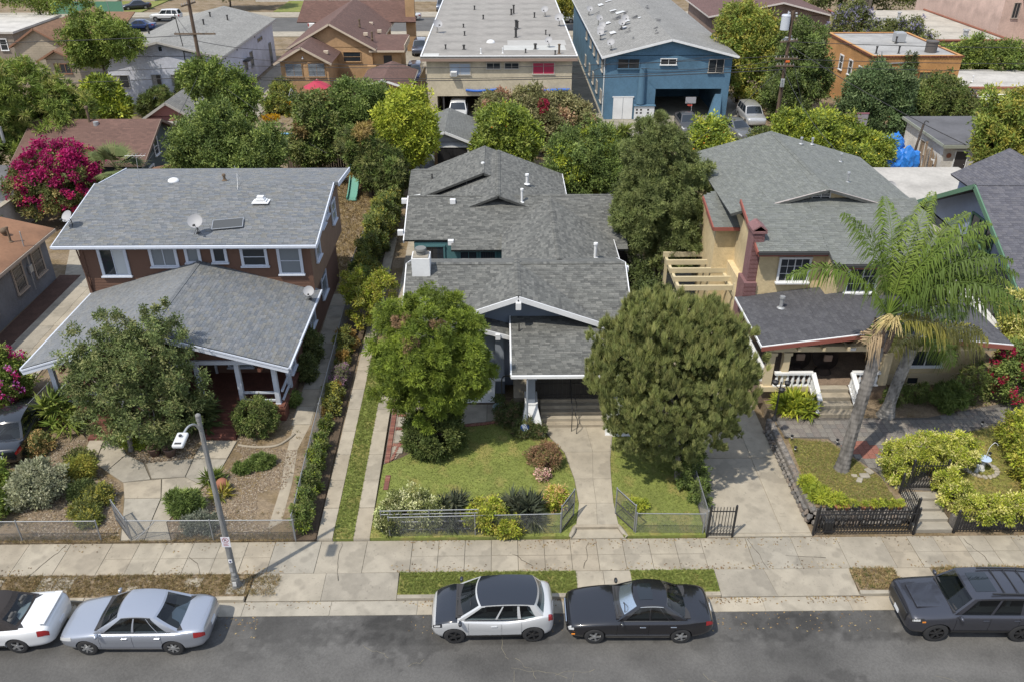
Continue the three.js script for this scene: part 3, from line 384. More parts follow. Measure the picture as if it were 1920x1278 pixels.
  part(h, 'fascia', [box(-21.68, -8.97, ye - 0.2, ye - 0.02, zf, zf + 0.05)], trim); part(h, 'gutter', [box(-21.7, -8.95, ye - 0.11, ye + 0.0, zf + 0.052, zf + 0.16)], trim);
  for (const x of [-21.67, -8.97]) part(h, 'barge_board', [board([x, ye - 0.1, zf], [x, yr - 0.1, zr], 0.06, 0.22), board([x + (x > -10 ? 0.24 : 0.2), 6.95, -46.6], [x + (x > -10 ? 0.24 : 0.2), yr - 0.1, zr], 0.06, 0.24)], trim);
  for (let x = -20.6; x < -9.4; x += 0.93) part(h, 'rafter_end', box(x - 0.045, x + 0.045, 5.98, 6.1, -37.97, -37.5), trim);
  const W = (x, y, w, hh, o) => windowUnit(h, [x, y, -37.98], 0, w, hh, { frame: trim, f: 0.14, ...o });
  W(-19.2, 4.45, 1.15, 1.35, { curtain: [1], curtainMat: std([0.42, 0.45, 0.47], 0.2) }); W(-16.7, 4.95, 1.1, 0.9, { glass: M.blind }); W(-15.25, 5.15, 0.5, 0.68, { kind: 'one', glass: M.blind }); W(-13.95, 5.15, 0.5, 0.68, { kind: 'one' }); W(-12.25, 4.95, 1.05, 0.85, { kind: 'hung' }); W(-10.5, 4.5, 0.95, 1.3, { kind: 'hung', glass: M.blind });
  for (const [z, y, w, hh] of [[-39.6, 4.6, 0.9, 1.3], [-41.5, 5.6, 0.8, 1.0], [-42.6, 5.7, 0.7, 1.0], [-44.4, 4.7, 0.9, 1.1]]) windowUnit(h, [-9.48, y, z], Math.PI / 2, w, hh, { frame: trim, kind: 'hung', glass: M.blind });
  for (const [z, y, w, hh] of [[-33.6, 1.6, 0.7, 1.2], [-38.3, 1.3, 1.1, 1.5], [-41.8, 1.4, 1.2, 1.9]]) windowUnit(h, [-9.9, y, z], Math.PI / 2, w, hh, { frame: trim, kind: 'hung', glass: M.blind });
  part(h, 'downspout', [rod([-20.7, 6.1, -37.6], [-20.65, 3.4, -37.95], 0.04)], wall);
  { const v = sub(h, 'roof_vent', [-12.4, 7.08, -41.0]); part(v, 'base', [box(-0.42, 0.42, 0, 0.04, -0.3, 0.3)], M.white); part(v, 'louvre', [box(-0.3, 0.3, 0.04, 0.12, -0.22, 0.22), box(-0.22, 0.22, 0.14, 0.2, -0.18, 0.18), box(-0.16, 0.16, 0.2, 0.32, -0.14, 0.14)], M.white); }
  part(h, 'skylight_dome', new THREE.SphereGeometry(0.3, 12, 6, 0, 7, 0, 1.57).scale(1, 0.6, 1).translate(-17.6, yr, zr - 0.3), M.white);
  ventPipe(h, -14.9, yr, zr - 0.4, 0.25, 0.07, M.wood);
  { const g = []; g.push(rod([-13.9, yr - 0.05, zr], [-14.15, yr + 0.9, zr - 0.1], 0.015), rod([-13.9, yr - 0.2, zr + 0.8], [-14.05, yr + 0.5, zr], 0.01), rod([-13.6, yr, zr - 0.4], [-14.05, yr + 0.5, zr], 0.01)); part(h, 'antenna', g, M.metal); }
  { const g = [rod([-19.4, yr - 0.05, zr - 0.3], [-19.3, yr + 1.5, zr - 0.3], 0.015), rod([-19.9, yr + 1.4, zr - 0.3], [-18.8, yr + 1.4, zr - 0.3], 0.01)]; for (let i = 0; i < 5; i++) g.push(rod([-19.8 + i * 0.22, yr + 1.4, zr - 0.7], [-19.8 + i * 0.22, yr + 1.4, zr + 0.1], 0.007)); part(h, 'antenna', g, M.metal); }
}
dish('large grey dish above the upper gutter of the brown house', [-14.9, 6.52, -38.3], 0.15, 1.15);
dish('grey dish on the left rake of the brown house upper roof', [-21.3, 6.6, -39.0], -0.5, 1.0);
dish('pale dish on the porch roof edge of the brown house', [-9.5, 3.56, -36.9], 0.1, 0.85);
{ const o = thing('window_screen', 'loose window screen lying flat on the brown house upper roof', 'screen', [-13.6, 6.72, -38.95], 0.16); o.rotation.x = 0.2; part(o, 'mesh_panel', box(-0.72, 0.72, 0, 0.008, -0.38, 0.38), std([0.06, 0.065, 0.07], 0.9)); part(o, 'frame', [box(-0.75, 0.75, -0.005, 0.025, 0.38, 0.41), box(-0.75, 0.75, -0.005, 0.025, -0.41, -0.38), box(0.72, 0.75, -0.005, 0.025, -0.38, 0.38), box(-0.75, -0.72, -0.005, 0.025, -0.38, 0.38)], M.metal); }

// ---------- grey bungalow in the middle ----------
{
  const h = thing('grey_bungalow', 'grey bungalow with charcoal mottled shingle roofs and white barge boards', 'house');
  const wall = std([0.24, 0.27, 0.32], 0.8, { map: T.soft }), teal = std([0.06, 0.15, 0.165], 0.75, { map: T.soft }), trim = paint(0.72, 0.73, 0.75), deck = std([0.085, 0.088, 0.085], 0.95, { map: T.grain });
  const cols = [[0.1, 0.102, 0.097], [0.13, 0.132, 0.124], [0.16, 0.162, 0.151], [0.18, 0.18, 0.167], [0.12, 0.122, 0.115], [0.145, 0.147, 0.137]];
  const sg = { e: 0.13, w: 0.25, vary: 0.4, colour: palette(cols, 0.1) }, S = { shingle: sg };
  part(h, 'wall', [box(-4.1, 5.4, 0.2, 4.05, -39.2, -34.2), box(-4.6, 6.3, 0.2, 3.35, -51, -44.05), box(0.4, 5.8, 0.2, 3.6, -44.05, -39.2), box(-3.9, 3.7, 0.2, 3.55, -55, -51), box(-5.7, -3.9, 0.2, 3.3, -56.6, -51.9)], wall);
  // front block and its gable
  roofFace(h, [[4.4, 4.13, -33.4], [5.95, 4.13, -33.4], [5.95, 5.48, -36.8], [0.72, 5.48, -36.8]], deck, S); roofFace(h, [[-4.6, 4.13, -33.4], [-3.1, 4.13, -33.4], [0.72, 5.48, -36.8], [-4.6, 5.48, -36.8]], deck, S);
  roofFace(h, [[4.65, 4.1, -33.15], [0.72, 5.52, -37.0], [0.72, 5.52, -33.15]], deck, { ...S, u: [0, 0, -1] }); roofFace(h, [[-3.2, 4.1, -33.15], [0.72, 5.52, -33.15], [0.72, 5.52, -37.0]], deck, { ...S, u: [0, 0, 1] });
  roofFace(h, [[5.95, 4.4, -39.7], [-4.6, 4.4, -39.7], [-4.6, 5.48, -36.8], [5.95, 5.48, -36.8]], deck, S);
  ridgeCaps(h, [0.72, 5.53, -33.2], [0.72, 5.53, -37.6], cols); ridgeCaps(h, [-4.6, 5.49, -36.8], [5.95, 5.49, -36.8], cols);
  gableWall(h, 'gable_wall', -2.9, 4.3, -34.12, 0.12, 3.6, 4.05, [0.72, 5.38], std([0.2, 0.245, 0.32], 0.8, { map: T.soft }));
  part(h, 'barge_board', board([4.68, 4.0, -33.13], [0.72, 5.42, -33.13], 0.06, 0.24), trim); part(h, 'barge_board', board([-3.25, 4.0, -33.13], [0.72, 5.42, -33.13], 0.06, 0.24), trim);
  part(h, 'beam_end', box(0.6, 0.84, 4.95, 5.28, -34, -32.95), trim); part(h, 'beam_end', box(5.9, 6.15, 5.0, 5.25, -37.0, -36.75), trim);
  for (const x of [-4.62, 5.97]) part(h, 'rake_board', [board([x, 4.02, -33.4], [x, 5.4, -36.8], 0.05, 0.2), board([x, 4.32, -39.7], [x, 5.4, -36.8], 0.05, 0.2)], trim);
  gableWall(h, 'side_gable_wall', 34.2, 39.2, 5.28, 0.12, 4.0, 4.05, [36.8, 5.3], wall, 'x'); gableWall(h, 'side_gable_wall', 34.2, 39.2, -4.1, 0.12, 4.0, 4.05, [36.8, 5.3], wall, 'x');
  // bay gable beside the porch
  roofFace(h, [[0.75, 3.5, -33.0], [0.75, 3.5, -34.3], [-2.0, 4.3, -34.3], [-2.0, 4.3, -33.0]], deck, S); roofFace(h, [[-4.75, 3.5, -34.3], [-4.75, 3.5, -33.0], [-2.0, 4.3, -33.0], [-2.0, 4.3, -34.3]], deck, S);
  part(h, 'barge_board', [board([0.8, 3.38, -32.98], [-2.0, 4.2, -32.98], 0.06, 0.2)], trim); part(h, 'barge_board', [board([-4.8, 3.38, -32.98], [-2.0, 4.2, -32.98], 0.06, 0.2)], trim);
  gableWall(h, 'bay_wall', -4.1, 0.1, -33.45, 0.7, 0.2, 3.45, [-2.0, 4.1], wall); part(h, 'beam_end', box(-0.32, -0.1, 3.5, 3.75, -33.2, -32.82), trim);
  part(h, 'corner_post', box(-0.35, 0.05, 1.1, 3.5, -33.45, -33.2), wall);
  part(h, 'flared_base', slab([V(-4.2, 0.25, -32.6), V(-0.4, 0.25, -32.6), V(-0.35, 1.15, -33.2), V(-4.15, 1.15, -33.2)], 0.5), M.white); part(h, 'base_ledge', box(-4.2, 0.1, 1.12, 1.22, -33.5, -33.1), M.white);
  windowUnit(h, [-2.0, 1.55, -33.44], 0, 2.2, 1.4, { frame: trim, kind: 'triple' });
  // porch
  roofFace(h, [[0.38, 3.42, -30.0], [5.4, 3.42, -30.0], [5.4, 4.02, -34.3], [0.38, 4.02, -34.3]], deck, { ...S, singles: 300 });
  part(h, 'porch_gutter', [box(0.35, 5.42, 3.3, 3.42, -29.99, -29.87), box(0.35, 5.42, 3.22, 3.31, -30.06, -29.995)], trim); part(h, 'porch_rake_board', board([0.35, 3.36, -30.0], [0.35, 3.96, -34.2], 0.07, 0.2), trim);
  part(h, 'porch_floor', box(0.5, 5.4, 0.2, 1.12, -34.2, -31.7), concs[3]);
  part(h, 'porch_beam', box(0.6, 5.3, 3.0, 3.3, -30.75, -30.5), wall);
  for (const x of [1.25, 5.05]) { part(h, 'porch_column', [box(x - 0.16, x + 0.16, 1.6, 3.0, -30.78, -30.46), box(x - 0.22, x + 0.22, 2.9, 3.0, -30.84, -30.4)], wall); const m = part(h, 'battered_pier', slab([V(x - 0.55, 0.25, -29.85), V(x + 0.6, 0.25, -29.85), V(x + 0.26, 1.6, -30.4), V(x - 0.26, 1.6, -30.4)], 1.1), M.white); part(h, 'pier_cap', box(x - 0.28, x + 0.28, 1.58, 1.66, -31.4, -30.38), M.white); }
  part(h, 'downspout', [rod([1.05, 3.25, -29.95], [1.05, 0.3, -29.9], 0.05, 6)], wall); part(h, 'downspout', [tube([[0.45, 3.3, -30.1], [0.1, 3.0, -30.6], [-0.05, 2.4, -31.2], [-0.05, 1.6, -31.3]], 0.03, 6, 8)], M.dark);
  { const st = sub(h, 'porch_steps'); for (let i = 0; i < 5; i++) part(st, 'step', uvm(rboxAt(1.7, 4.75, 0.2, 0.45 + i * 0.165, -31.8, -30.5 - i * 0.26, 0.02)), [concs[3], concs[1]][i % 2]); }
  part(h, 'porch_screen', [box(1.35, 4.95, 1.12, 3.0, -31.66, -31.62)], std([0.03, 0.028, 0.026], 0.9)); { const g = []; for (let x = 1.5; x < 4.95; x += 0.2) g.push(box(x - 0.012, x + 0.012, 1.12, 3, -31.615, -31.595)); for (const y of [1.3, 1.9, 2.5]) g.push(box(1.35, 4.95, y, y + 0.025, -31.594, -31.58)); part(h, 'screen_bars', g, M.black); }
  { const g = [rod([3.05, 0.3, -30.2], [3.05, 1.3, -30.2], 0.02), rod([3.05, 1.15, -31.6], [3.05, 2.1, -31.6], 0.02), rod([3.05, 1.3, -30.2], [3.05, 2.1, -31.6], 0.022), tube([[3.25, 0.32, -30.0], [3.3, 0.9, -30.2], [3.22, 1.0, -30.5], [3.3, 1.3, -30.8], [3.22, 1.5, -31.1]], 0.018, 5, 14)]; part(h, 'handrail', g, M.black); }
  // middle block
  roofFace(h, [[-5.55, 3.68, -43.9], [-2.85, 3.68, -43.9], [-2.85, 4.98, -47.5], [-5.55, 4.98, -47.5]], deck, S);
  roofFace(h, [[-2.85, 3.4, -43.1], [7.1, 3.4, -43.1], [7.1, 5.0, -47.5], [-2.85, 5.0, -47.5]], deck, S);
  roofFace(h, [[7.1, 3.6, -51.4], [-5.55, 3.6, -51.4], [-5.55, 5.0, -47.5], [7.1, 5.0, -47.5]], deck, S);
  part(h, 'rake_board', [board([-5.58, 3.58, -43.9], [-5.58, 4.9, -47.5], 0.06, 0.2), board([-5.58, 3.5, -51.4], [-5.58, 4.9, -47.5], 0.06, 0.2)], trim);
  for (const [x, y, z] of [[-5.75, 4.75, -47.3], [-2.85, 4.85, -46.9], [-5.75, 3.9, -44.5], [-2.85, 3.6, -43.75]]) part(h, 'beam_end', box(x - 0.2, x + 0.12, y - 0.13, y + 0.15, z - 0.1, z + 0.15), trim);
  roofFace(h, [[0.0, 3.86, -45.0], [0.0, 3.86, -38.4], [2.9, 4.92, -38.4], [2.9, 4.92, -47.3]], deck, S); roofFace(h, [[6.3, 3.7, -38.4], [6.3, 3.7, -45], [2.9, 4.92, -47.3], [2.9, 4.92, -38.4]], deck, S);
  ridgeCaps(h, [2.9, 4.93, -38.4], [2.9, 4.93, -47.2], cols); ridgeCaps(h, [-5.5, 5.0, -47.5], [7.1, 5.0, -47.5], cols); part(h, 'rake_board', board([6.34, 3.6, -38.5], [6.34, 3.6, -44.9], 0.06, 0.18), trim);
  part(h, 'courtyard_wall', [box(-5.0, -2.9, 0.3, 3.5, -44.1, -43.98), box(-2.9, 0.1, 0.3, 3.3, -44.1, -43.6), box(0.05, 0.3, 0.3, 3.7, -44.0, -39.2)], teal);
  windowUnit(h, [-4.0, 1.5, -43.97], 0, 1.3, 1.75, { frame: teal, grid: [3, 4], sash: M.black }); windowUnit(h, [-1.9, 1.6, -43.58], 0, 0.9, 1.5, { frame: teal }); windowUnit(h, [-0.8, 1.8, -43.58], 0, 0.8, 1.3, { frame: teal, grid: [3, 3], sash: M.black });
  part(h, 'courtyard_deck', pad([[-5.4, -39.2], [0.05, -39.2], [0.05, -43.6], [-5.4, -43.9]], 0.32, 0.1), concs[2]);
  // rear block
  roofFace(h, [[4.15, 3.62, -46.5], [4.15, 3.62, -55.4], [-0.2, 5.32, -55.4], [-0.2, 5.32, -46.5]], deck, S); roofFace(h, [[-4.4, 3.7, -55.4], [-4.4, 3.7, -46.5], [-0.2, 5.32, -46.5], [-0.2, 5.32, -55.4]], deck, S);
  roofFace(h, [[-5.2, 3.75, -56.2], [-5.2, 3.75, -50.5], [-1.15, 5.36, -50.5], [-1.15, 5.36, -56.2]], deck, S); roofFace(h, [[0.6, 4.66, -50.5], [0.6, 4.66, -56.2], [-1.15, 5.36, -56.2], [-1.15, 5.36, -50.5]], deck, S);
  ridgeCaps(h, [-0.2, 5.34, -46.6], [-0.2, 5.34, -55.3], cols); gableWall(h, 'rear_gable_wall', -3.9, 3.7, -54.9, 0.1, 3.4, 3.55, [-0.2, 5.1], wall); part(h, 'rake_board', board([4.18, 3.55, -55.4], [4.18, 3.55, -47.4], 0.06, 0.18), trim);
  roofFace(h, [[-6.1, 3.42, -51.7], [-2.2, 3.42, -51.7], [-2.2, 4.22, -54.5], [-6.1, 4.22, -54.5]], deck, S); roofFace(h, [[-2.2, 3.42, -57.2], [-6.1, 3.42, -57.2], [-6.1, 4.22, -54.5], [-2.2, 4.22, -54.5]], deck, S);
  part(h, 'flashing', slab([V(-6.0, 3.4, -50.9), V(-3.1, 3.5, -50.9), V(-3.1, 3.95, -51.6), V(-6.0, 3.5, -51.6)], 0.04), M.white);
  // chimney
  { const c = sub(h, 'chimney'); part(c, 'stack', slab([V(-4.28, 6.1, -36.85), V(-4.28, 6.1, -36.0), V(-3.42, 6.1, -36.0), V(-3.42, 6.1, -36.85)], 1.7, true), M.white); part(c, 'crown', [box(-4.22, -3.48, 6.1, 6.16, -36.79, -36.06)], concs[4]); part(c, 'cowl', [cyl(0.22, 0.22, 0.2, -3.85, 6.16, -36.42, 14), cyl(0.28, 0.26, 0.1, -3.85, 6.38, -36.42, 14), cyl(0.15, 0.15, 0.1, -3.85, 6.32, -36.42, 10)], std([0.2, 0.2, 0.19], 0.7, { metalness: 0.4 })); }
  for (const [x, y, z, hh, r] of [[1.2, 4.78, -46.9, 0.75, 0.07], [4.9, 4.2, -40.2, 0.75, 0.08], [1.6, 4.75, -50.2, 0.55, 0.09], [-1.2, 5.0, -52.4, 0.35, 0.08]]) ventPipe(h, x, y, z, hh, r, M.white); ventPipe(h, -4.6, 4.0, -53.4, 0.35, 0.05, M.dark, false); ventPipe(h, -2.2, 4.5, -50.6, 0.35, 0.04, M.dark, false); ventPipe(h, 0.75, 3.9, -33.0, 0.35, 0.03, M.dark, false);
}

// ---------- cream house with the red trim ----------
{
  const h = thing('cream_house', 'cream stucco two-storey house with grey roof, red trim and brick chimney', 'house');
  const wall = stucco(0.62, 0.5, 0.3), trim = paint(0.27, 0.085, 0.065), cream = paint(0.6, 0.5, 0.33), white = M.white, deckU = std([0.12, 0.125, 0.12], 0.95, { map: T.grain }), deckP = std([0.07, 0.07, 0.078], 0.95, { map: T.grain });
  const cu = [[0.175, 0.185, 0.175], [0.155, 0.165, 0.155], [0.19, 0.2, 0.185], [0.165, 0.175, 0.16]], cp = [[0.085, 0.085, 0.095], [0.075, 0.075, 0.084], [0.095, 0.095, 0.104]];
  const SU = { shingle: { e: 0.14, w: 0.3, colour: palette(cu, 0.08) } }, SP = { shingle: { e: 0.14, w: 0.3, colour: palette(cp, 0.08) } };
  // ground floor
  part(h, 'wall', [box(12.0, 22.0, 0.6, 3.9, -52, -35.9), box(17.6, 22.0, 0.6, 3.9, -35.9, -33.2)], wall); part(h, 'base_course', box(17.55, 22.05, 0.6, 1.35, -33.3, -33.12), cream);
  // upper floor
  part(h, 'upper_wall', [box(12.3, 20.6, 3.9, 6.55, -49, -36.25), box(15.4, 18.2, 3.9, 6.4, -36.3, -35.4)], wall);
  roofFace(h, [[12.0, 6.5, -35.7], [15.3, 6.5, -35.7], [15.3, 7.62, -39.6], [12.0, 7.62, -39.6]], deckU, SU); roofFace(h, [[15.3, 6.24, -34.8], [20.8, 6.24, -34.8], [20.8, 7.62, -39.6], [15.3, 7.62, -39.6]], deckU, SU);
  roofFace(h, [[21.9, 6.6, -39.5], [21.9, 6.6, -49.5], [16.2, 8.22, -49.5], [16.2, 8.22, -39.5]], deckU, SU); roofFace(h, [[11.55, 6.88, -49.5], [11.55, 6.88, -39.5], [16.2, 8.22, -39.5], [16.2, 8.22, -49.5]], deckU, SU);
  ridgeCaps(h, [16.2, 8.23, -39.6], [16.2, 8.23, -49.4], cu);
  part(h, 'dormer_barge_board', board([13.6, 7.48, -39.25], [16.2, 8.2, -39.25], 0.06, 0.12), paint(0.5, 0.44, 0.42)); part(h, 'dormer_barge_board', board([18.8, 7.48, -39.25], [16.2, 8.2, -39.25], 0.06, 0.12), paint(0.5, 0.44, 0.42));
  roofFace(h, [[18.9, 7.46, -39.2], [18.9, 7.46, -41.5], [16.2, 8.24, -41.5], [16.2, 8.24, -39.2]], deckU, SU); roofFace(h, [[13.5, 7.46, -41.5], [13.5, 7.46, -39.2], [16.2, 8.24, -39.2], [16.2, 8.24, -41.5]], deckU, SU);
  gableWall(h, 'dormer_wall', 14.2, 18.2, -39.75, 0.1, 7.3, 7.55, [16.2, 8.12], wall); { const v = windowUnit(h, [16.05, 7.62, -39.75], 0, 0.85, 0.32, { f: 0.05, kind: 'slide', d: 0.05, sill: 0, grid: [1, 4] }); }
  part(h, 'rake_board', board([11.98, 6.4, -35.7], [11.98, 7.54, -39.6], 0.07, 0.2), trim); part(h, 'gutter', [box(12.0, 15.3, 6.36, 6.49, -35.69, -35.58), box(15.3, 20.8, 6.1, 6.23, -34.79, -34.68)], M.dark); part(h, 'fascia', [box(12.0, 15.3, 6.26, 6.36, -35.72, -35.66), box(15.3, 20.8, 6.0, 6.1, -34.82, -34.76)], trim);
  // little side roof over the stair
  roofFace(h, [[10.95, 5.92, -40.1], [12.55, 5.92, -40.1], [12.3, 7.0, -43.4], [10.85, 6.7, -42.6]], deckU, SU); part(h, 'fascia', [box(10.93, 12.57, 5.74, 5.92, -40.1, -40.04), board([10.93, 5.84, -40.1], [10.83, 6.62, -42.6], 0.06, 0.2)], trim);
  part(h, 'stair_wall', [box(11.2, 12.3, 0.6, 5.8, -43.6, -40.5)], wall);
  const win = (x, y, z, w, hh, o = {}) => windowUnit(h, [x, y, z], 0, w, hh, { f: 0.1, d: 0.08, sill: 0.14, grid: [2, 3], ...o }); win(14.0, 4.75, -36.22, 1.35, 1.15); win(17.0, 4.6, -35.38, 1.3, 1.15); 
  windowUnit(h, [19.8, 1.8, -33.18], 0, 1.5, 1.1, { f: 0.08 }); windowUnit(h, [14.3, 2.1, -35.88], 0, 3.2, 1.3, { kind: 'triple', frame: cream, grid: [2, 2] }); windowUnit(h, [19.4, 0.85, -33.1], 0, 0.5, 0.35, { kind: 'one', f: 0.05, frame: cream });
  // chimney: stack with single brick courses on the narrow face
  { const c = sub(h, 'chimney'), br = std([0.3, 0.155, 0.158], 0.85, { map: T.grain }), br2 = std([0.215, 0.1, 0.098], 0.85, { map: T.grain }); part(c, 'stack', [slab([V(11.85, 7.25, -37.2), V(11.85, 7.25, -36.35), V(12.4, 7.25, -36.35), V(12.4, 7.25, -37.2)], 6.85, true), box(11.7, 12.3, 0.6, 4.6, -37.3, -36.15)], br); const bg = box(-0.1, 0.1, 0, 0.06, 0, 0.03); for (let y = 0.8, i = 0; y < 7.2; y += 0.075, i++) for (let k = 0; k < (y < 4.6 ? 3 : 2); k++) { const m = part(c, 'brick', bg, i % 3 ? br : br2); m.position.set((y < 4.6 ? 11.8 : 11.98) + k * 0.19 + (i % 2) * 0.05, y, y < 4.6 ? -36.16 : -36.36); } part(c, 'shoulder', box(11.7, 12.3, 4.6, 4.66, -37.3, -36.13), br); part(c, 'cap', [slab([V(11.78, 7.25, -37.28), V(11.78, 7.25, -36.27), V(12.47, 7.25, -36.27), V(12.47, 7.25, -37.28)], 0.1, true), slab([V(11.8, 7.26, -36.3), V(12.125, 7.5, -36.3), V(12.125, 7.5, -37.25), V(11.8, 7.26, -37.25)].reverse(), 0.06), slab([V(12.125, 7.5, -36.3), V(12.45, 7.26, -36.3), V(12.45, 7.26, -37.25), V(12.125, 7.5, -37.25)].reverse(), 0.06)], br); }
  // porch
  const py = 3.86, pr = 4.52, px = 16.35; 
  roofFace(h, [[22.5, py, -31.5], [22.5, py, -36.2], [px, pr, -36.2], [px, pr, -31.5]], deckP, SP); roofFace(h, [[11.4, py, -36.2], [11.4, py, -31.5], [px, pr, -31.5], [px, pr, -36.2]], deckP, SP);
  part(h, 'porch_barge_board', [board([11.38, py - 0.12, -31.46], [px, pr - 0.12, -31.46], 0.07, 0.2)], trim); part(h, 'porch_barge_board', [board([22.52, py - 0.12, -31.46], [px, pr - 0.12, -31.46], 0.07, 0.2)], trim); part(h, 'roof_edge', [board([11.38, py + 0.0, -31.47], [px, pr + 0.0, -31.47], 0.06, 0.035), board([22.52, py, -31.47], [px, pr, -31.47], 0.06, 0.035), board([11.37, py - 0.02, -31.45], [11.37, py - 0.02, -36.2], 0.05, 0.1)], white);
  part(h, 'porch_floor', box(11.8, 17.6, 0.6, 1.58, -35.9, -31.9), std([0.3, 0.22, 0.16], 0.85, { map: T.grain })); part(h, 'porch_edge', box(11.75, 14.05, 1.35, 1.6, -31.95, -31.7), cream);
  part(h, 'porch_beam', [box(11.9, 22.1, 3.35, 3.62, -32.1, -31.85)], cream); for (const [x, w] of [[12.05, 0.17], [12.75, 0.15], [17.3, 0.2]]) part(h, 'porch_column', [box(x - w, x + w, 1.58, 3.35, -32.1, -31.8), box(x - w - 0.05, x + w + 0.05, 3.2, 3.35, -32.15, -31.75)], cream);
  for (const x of [12.0, 13.1, 14.2, 15.3, 16.3, 20.5, 21.6]) part(h, 'rafter_end', [bar([x, 3.64, -31.6], [x, 3.66, -35.8], 0.09, 0.14), box(x - 0.06, x + 0.06, 3.58, 3.74, -31.62, -31.52)], cream);
  { const n = part(h, 'house_number', box(15.35, 15.75, 3.42, 3.56, -31.84, -31.8), white); }
  { const st = sub(h, 'porch_steps'); for (let i = 0; i < 4; i++) part(st, 'step', uvm(rboxAt(14.15, 15.75, 0.6, 0.95 + i * 0.2, -32.1, -30.45 - i * 0.38, 0.02)), [concs[3], concs[1]][i % 2]); }
  // white balustrades
  const prof = [[0, 0], [0.075, 0], [0.075, 0.06], [0.045, 0.09], [0.085, 0.24], [0.055, 0.4], [0.04, 0.5], [0.07, 0.56], [0.07, 0.62], [0, 0.62]].map((p) => new THREE.Vector2(...p)), bal = new THREE.LatheGeometry(prof, 10).toNonIndexed();
  const rail = (pts) => { const b = sub(h, 'balustrade'); for (let i = 0; i + 1 < pts.length; i++) { const A = V(...pts[i]), Bp = V(...pts[i + 1]), L = A.distanceTo(Bp), n = Math.max(2, Math.round(L / 0.24)); part(b, 'top_rail', bar([A.x, A.y + 0.68, A.z], [Bp.x, Bp.y + 0.68, Bp.z], 0.2, 0.11), white); part(b, 'bottom_rail', bar([A.x, A.y + 0.02, A.z], [Bp.x, Bp.y + 0.02, Bp.z], 0.16, 0.06), white); for (let k = 0; k < n; k++) { const m = part(b, 'baluster', bal, white); m.position.copy(A).lerp(Bp, (k + 0.5) / n); m.position.y += 0.03; } } };
  rail([[12.3, 1.6, -31.8], [14.05, 1.6, -31.8], [14.05, 0.95, -30.5]]); rail([[17.1, 1.6, -31.8], [15.85, 1.6, -31.8], [15.85, 0.95, -30.5]]); rail([[11.9, 1.6, -32.2], [11.9, 1.6, -35.2]]);
  // wicker seats and a lantern belong to the porch fittings
  ventPipe(h, 13.1, 4.12, -34.6, 0.5, 0.09, M.galv); for (const [x, y, z, hh] of [[18.2, 7.65, -42, 0.45], [19.5, 7.3, -46.5, 0.4], [17.6, 7.9, -48, 0.3], [18.6, 7.6, -48.9, 0.3]]) ventPipe(h, x, y, z, hh, 0.06, M.galv);
}
// ---------- houses around and behind ----------
// gable house: ridge along z ('z') or x ('x'); returns the group
function gableHouse(name, label, b, o) {
  const h = thing(name, label, o.category ?? 'house'), { x0, x1, z0, z1, ye, yr, y0 = 0.15 } = b, ov = o.ov ?? 0.45, wall = o.wall, roof = o.roof, trim = o.trim ?? M.white, S = o.shingle ? { shingle: o.shingle } : {};
  part(h, 'wall', box(x0, x1, y0, ye, z0, z1), wall); // z0 < z1: z1 is the front
  if (o.axis !== 'x') {
    const xm = o.xm ?? (x0 + x1) / 2, s = (yr - ye) / Math.max(xm - x0, x1 - xm), el = ye - s * ov;
    for (const z of [z1, z0 + 0.12]) gableWall(h, 'gable_wall', x0, x1, z, 0.12, ye - 0.05, ye, [xm, yr - 0.02], wall);
    roofFace(h, [[x1 + ov, el + 0.1, z1 + ov], [x1 + ov, el + 0.1, z0 - ov], [xm, yr + 0.1, z0 - ov], [xm, yr + 0.1, z1 + ov]], roof, S); roofFace(h, [[x0 - ov, el + 0.1, z0 - ov], [x0 - ov, el + 0.1, z1 + ov], [xm, yr + 0.1, z1 + ov], [xm, yr + 0.1, z0 - ov]], roof, S);
    for (const ex of [x0 - ov, x1 + ov]) { part(h, 'barge_board', board([ex, el + 0.0, z1 + ov + 0.03], [xm, yr + 0.0, z1 + ov + 0.03], 0.05, 0.2), trim); part(h, 'fascia', box(ex - 0.03, ex + 0.03, el - 0.12, el + 0.06, z0 - ov, z1 + ov), trim); }
  } else {
    const zm = o.zm ?? (z0 + z1) / 2, s = (yr - ye) / Math.max(z1 - zm, zm - z0), el = ye - s * ov;
    for (const x of [x0, x1 - 0.12]) gableWall(h, 'gable_wall', -z1, -z0, x, 0.12, ye - 0.05, ye, [-zm, yr - 0.02], wall, 'x');
    roofFace(h, [[x0 - ov, el + 0.1, z1 + ov], [x1 + ov, el + 0.1, z1 + ov], [x1 + ov, yr + 0.1, zm], [x0 - ov, yr + 0.1, zm]], roof, S); roofFace(h, [[x1 + ov, el + 0.1, z0 - ov], [x0 - ov, el + 0.1, z0 - ov], [x0 - ov, yr + 0.1, zm], [x1 + ov, yr + 0.1, zm]], roof, S);
    part(h, 'fascia', box(x0 - ov, x1 + ov, el - 0.12, el + 0.06, z1 + ov - 0.02, z1 + ov + 0.03), trim); for (const x of [x0 - ov - 0.03, x1 + ov + 0.03]) part(h, 'barge_board', [board([x, el, z1 + ov], [x, yr, zm], 0.05, 0.2), board([x, el, z0 - ov], [x, yr, zm], 0.05, 0.2)], trim);
  }
  return h;
}
function door(h, p, turn, w, hh, mat, trim = M.white) { const d = sub(h, 'door', p, turn); part(d, 'frame', [box(-w / 2 - 0.08, -w / 2, 0, hh, 0, 0.06), box(w / 2, w / 2 + 0.08, 0, hh, 0, 0.06), box(-w / 2 - 0.08, w / 2 + 0.08, hh, hh + 0.08, 0, 0.07)], trim); part(d, 'leaf', box(-w / 2, w / 2, 0, hh, 0.004, 0.035), mat); part(d, 'handle', new THREE.SphereGeometry(0.035, 6, 5).translate(w * 0.38, hh * 0.47, 0.06), M.metal); return d; }
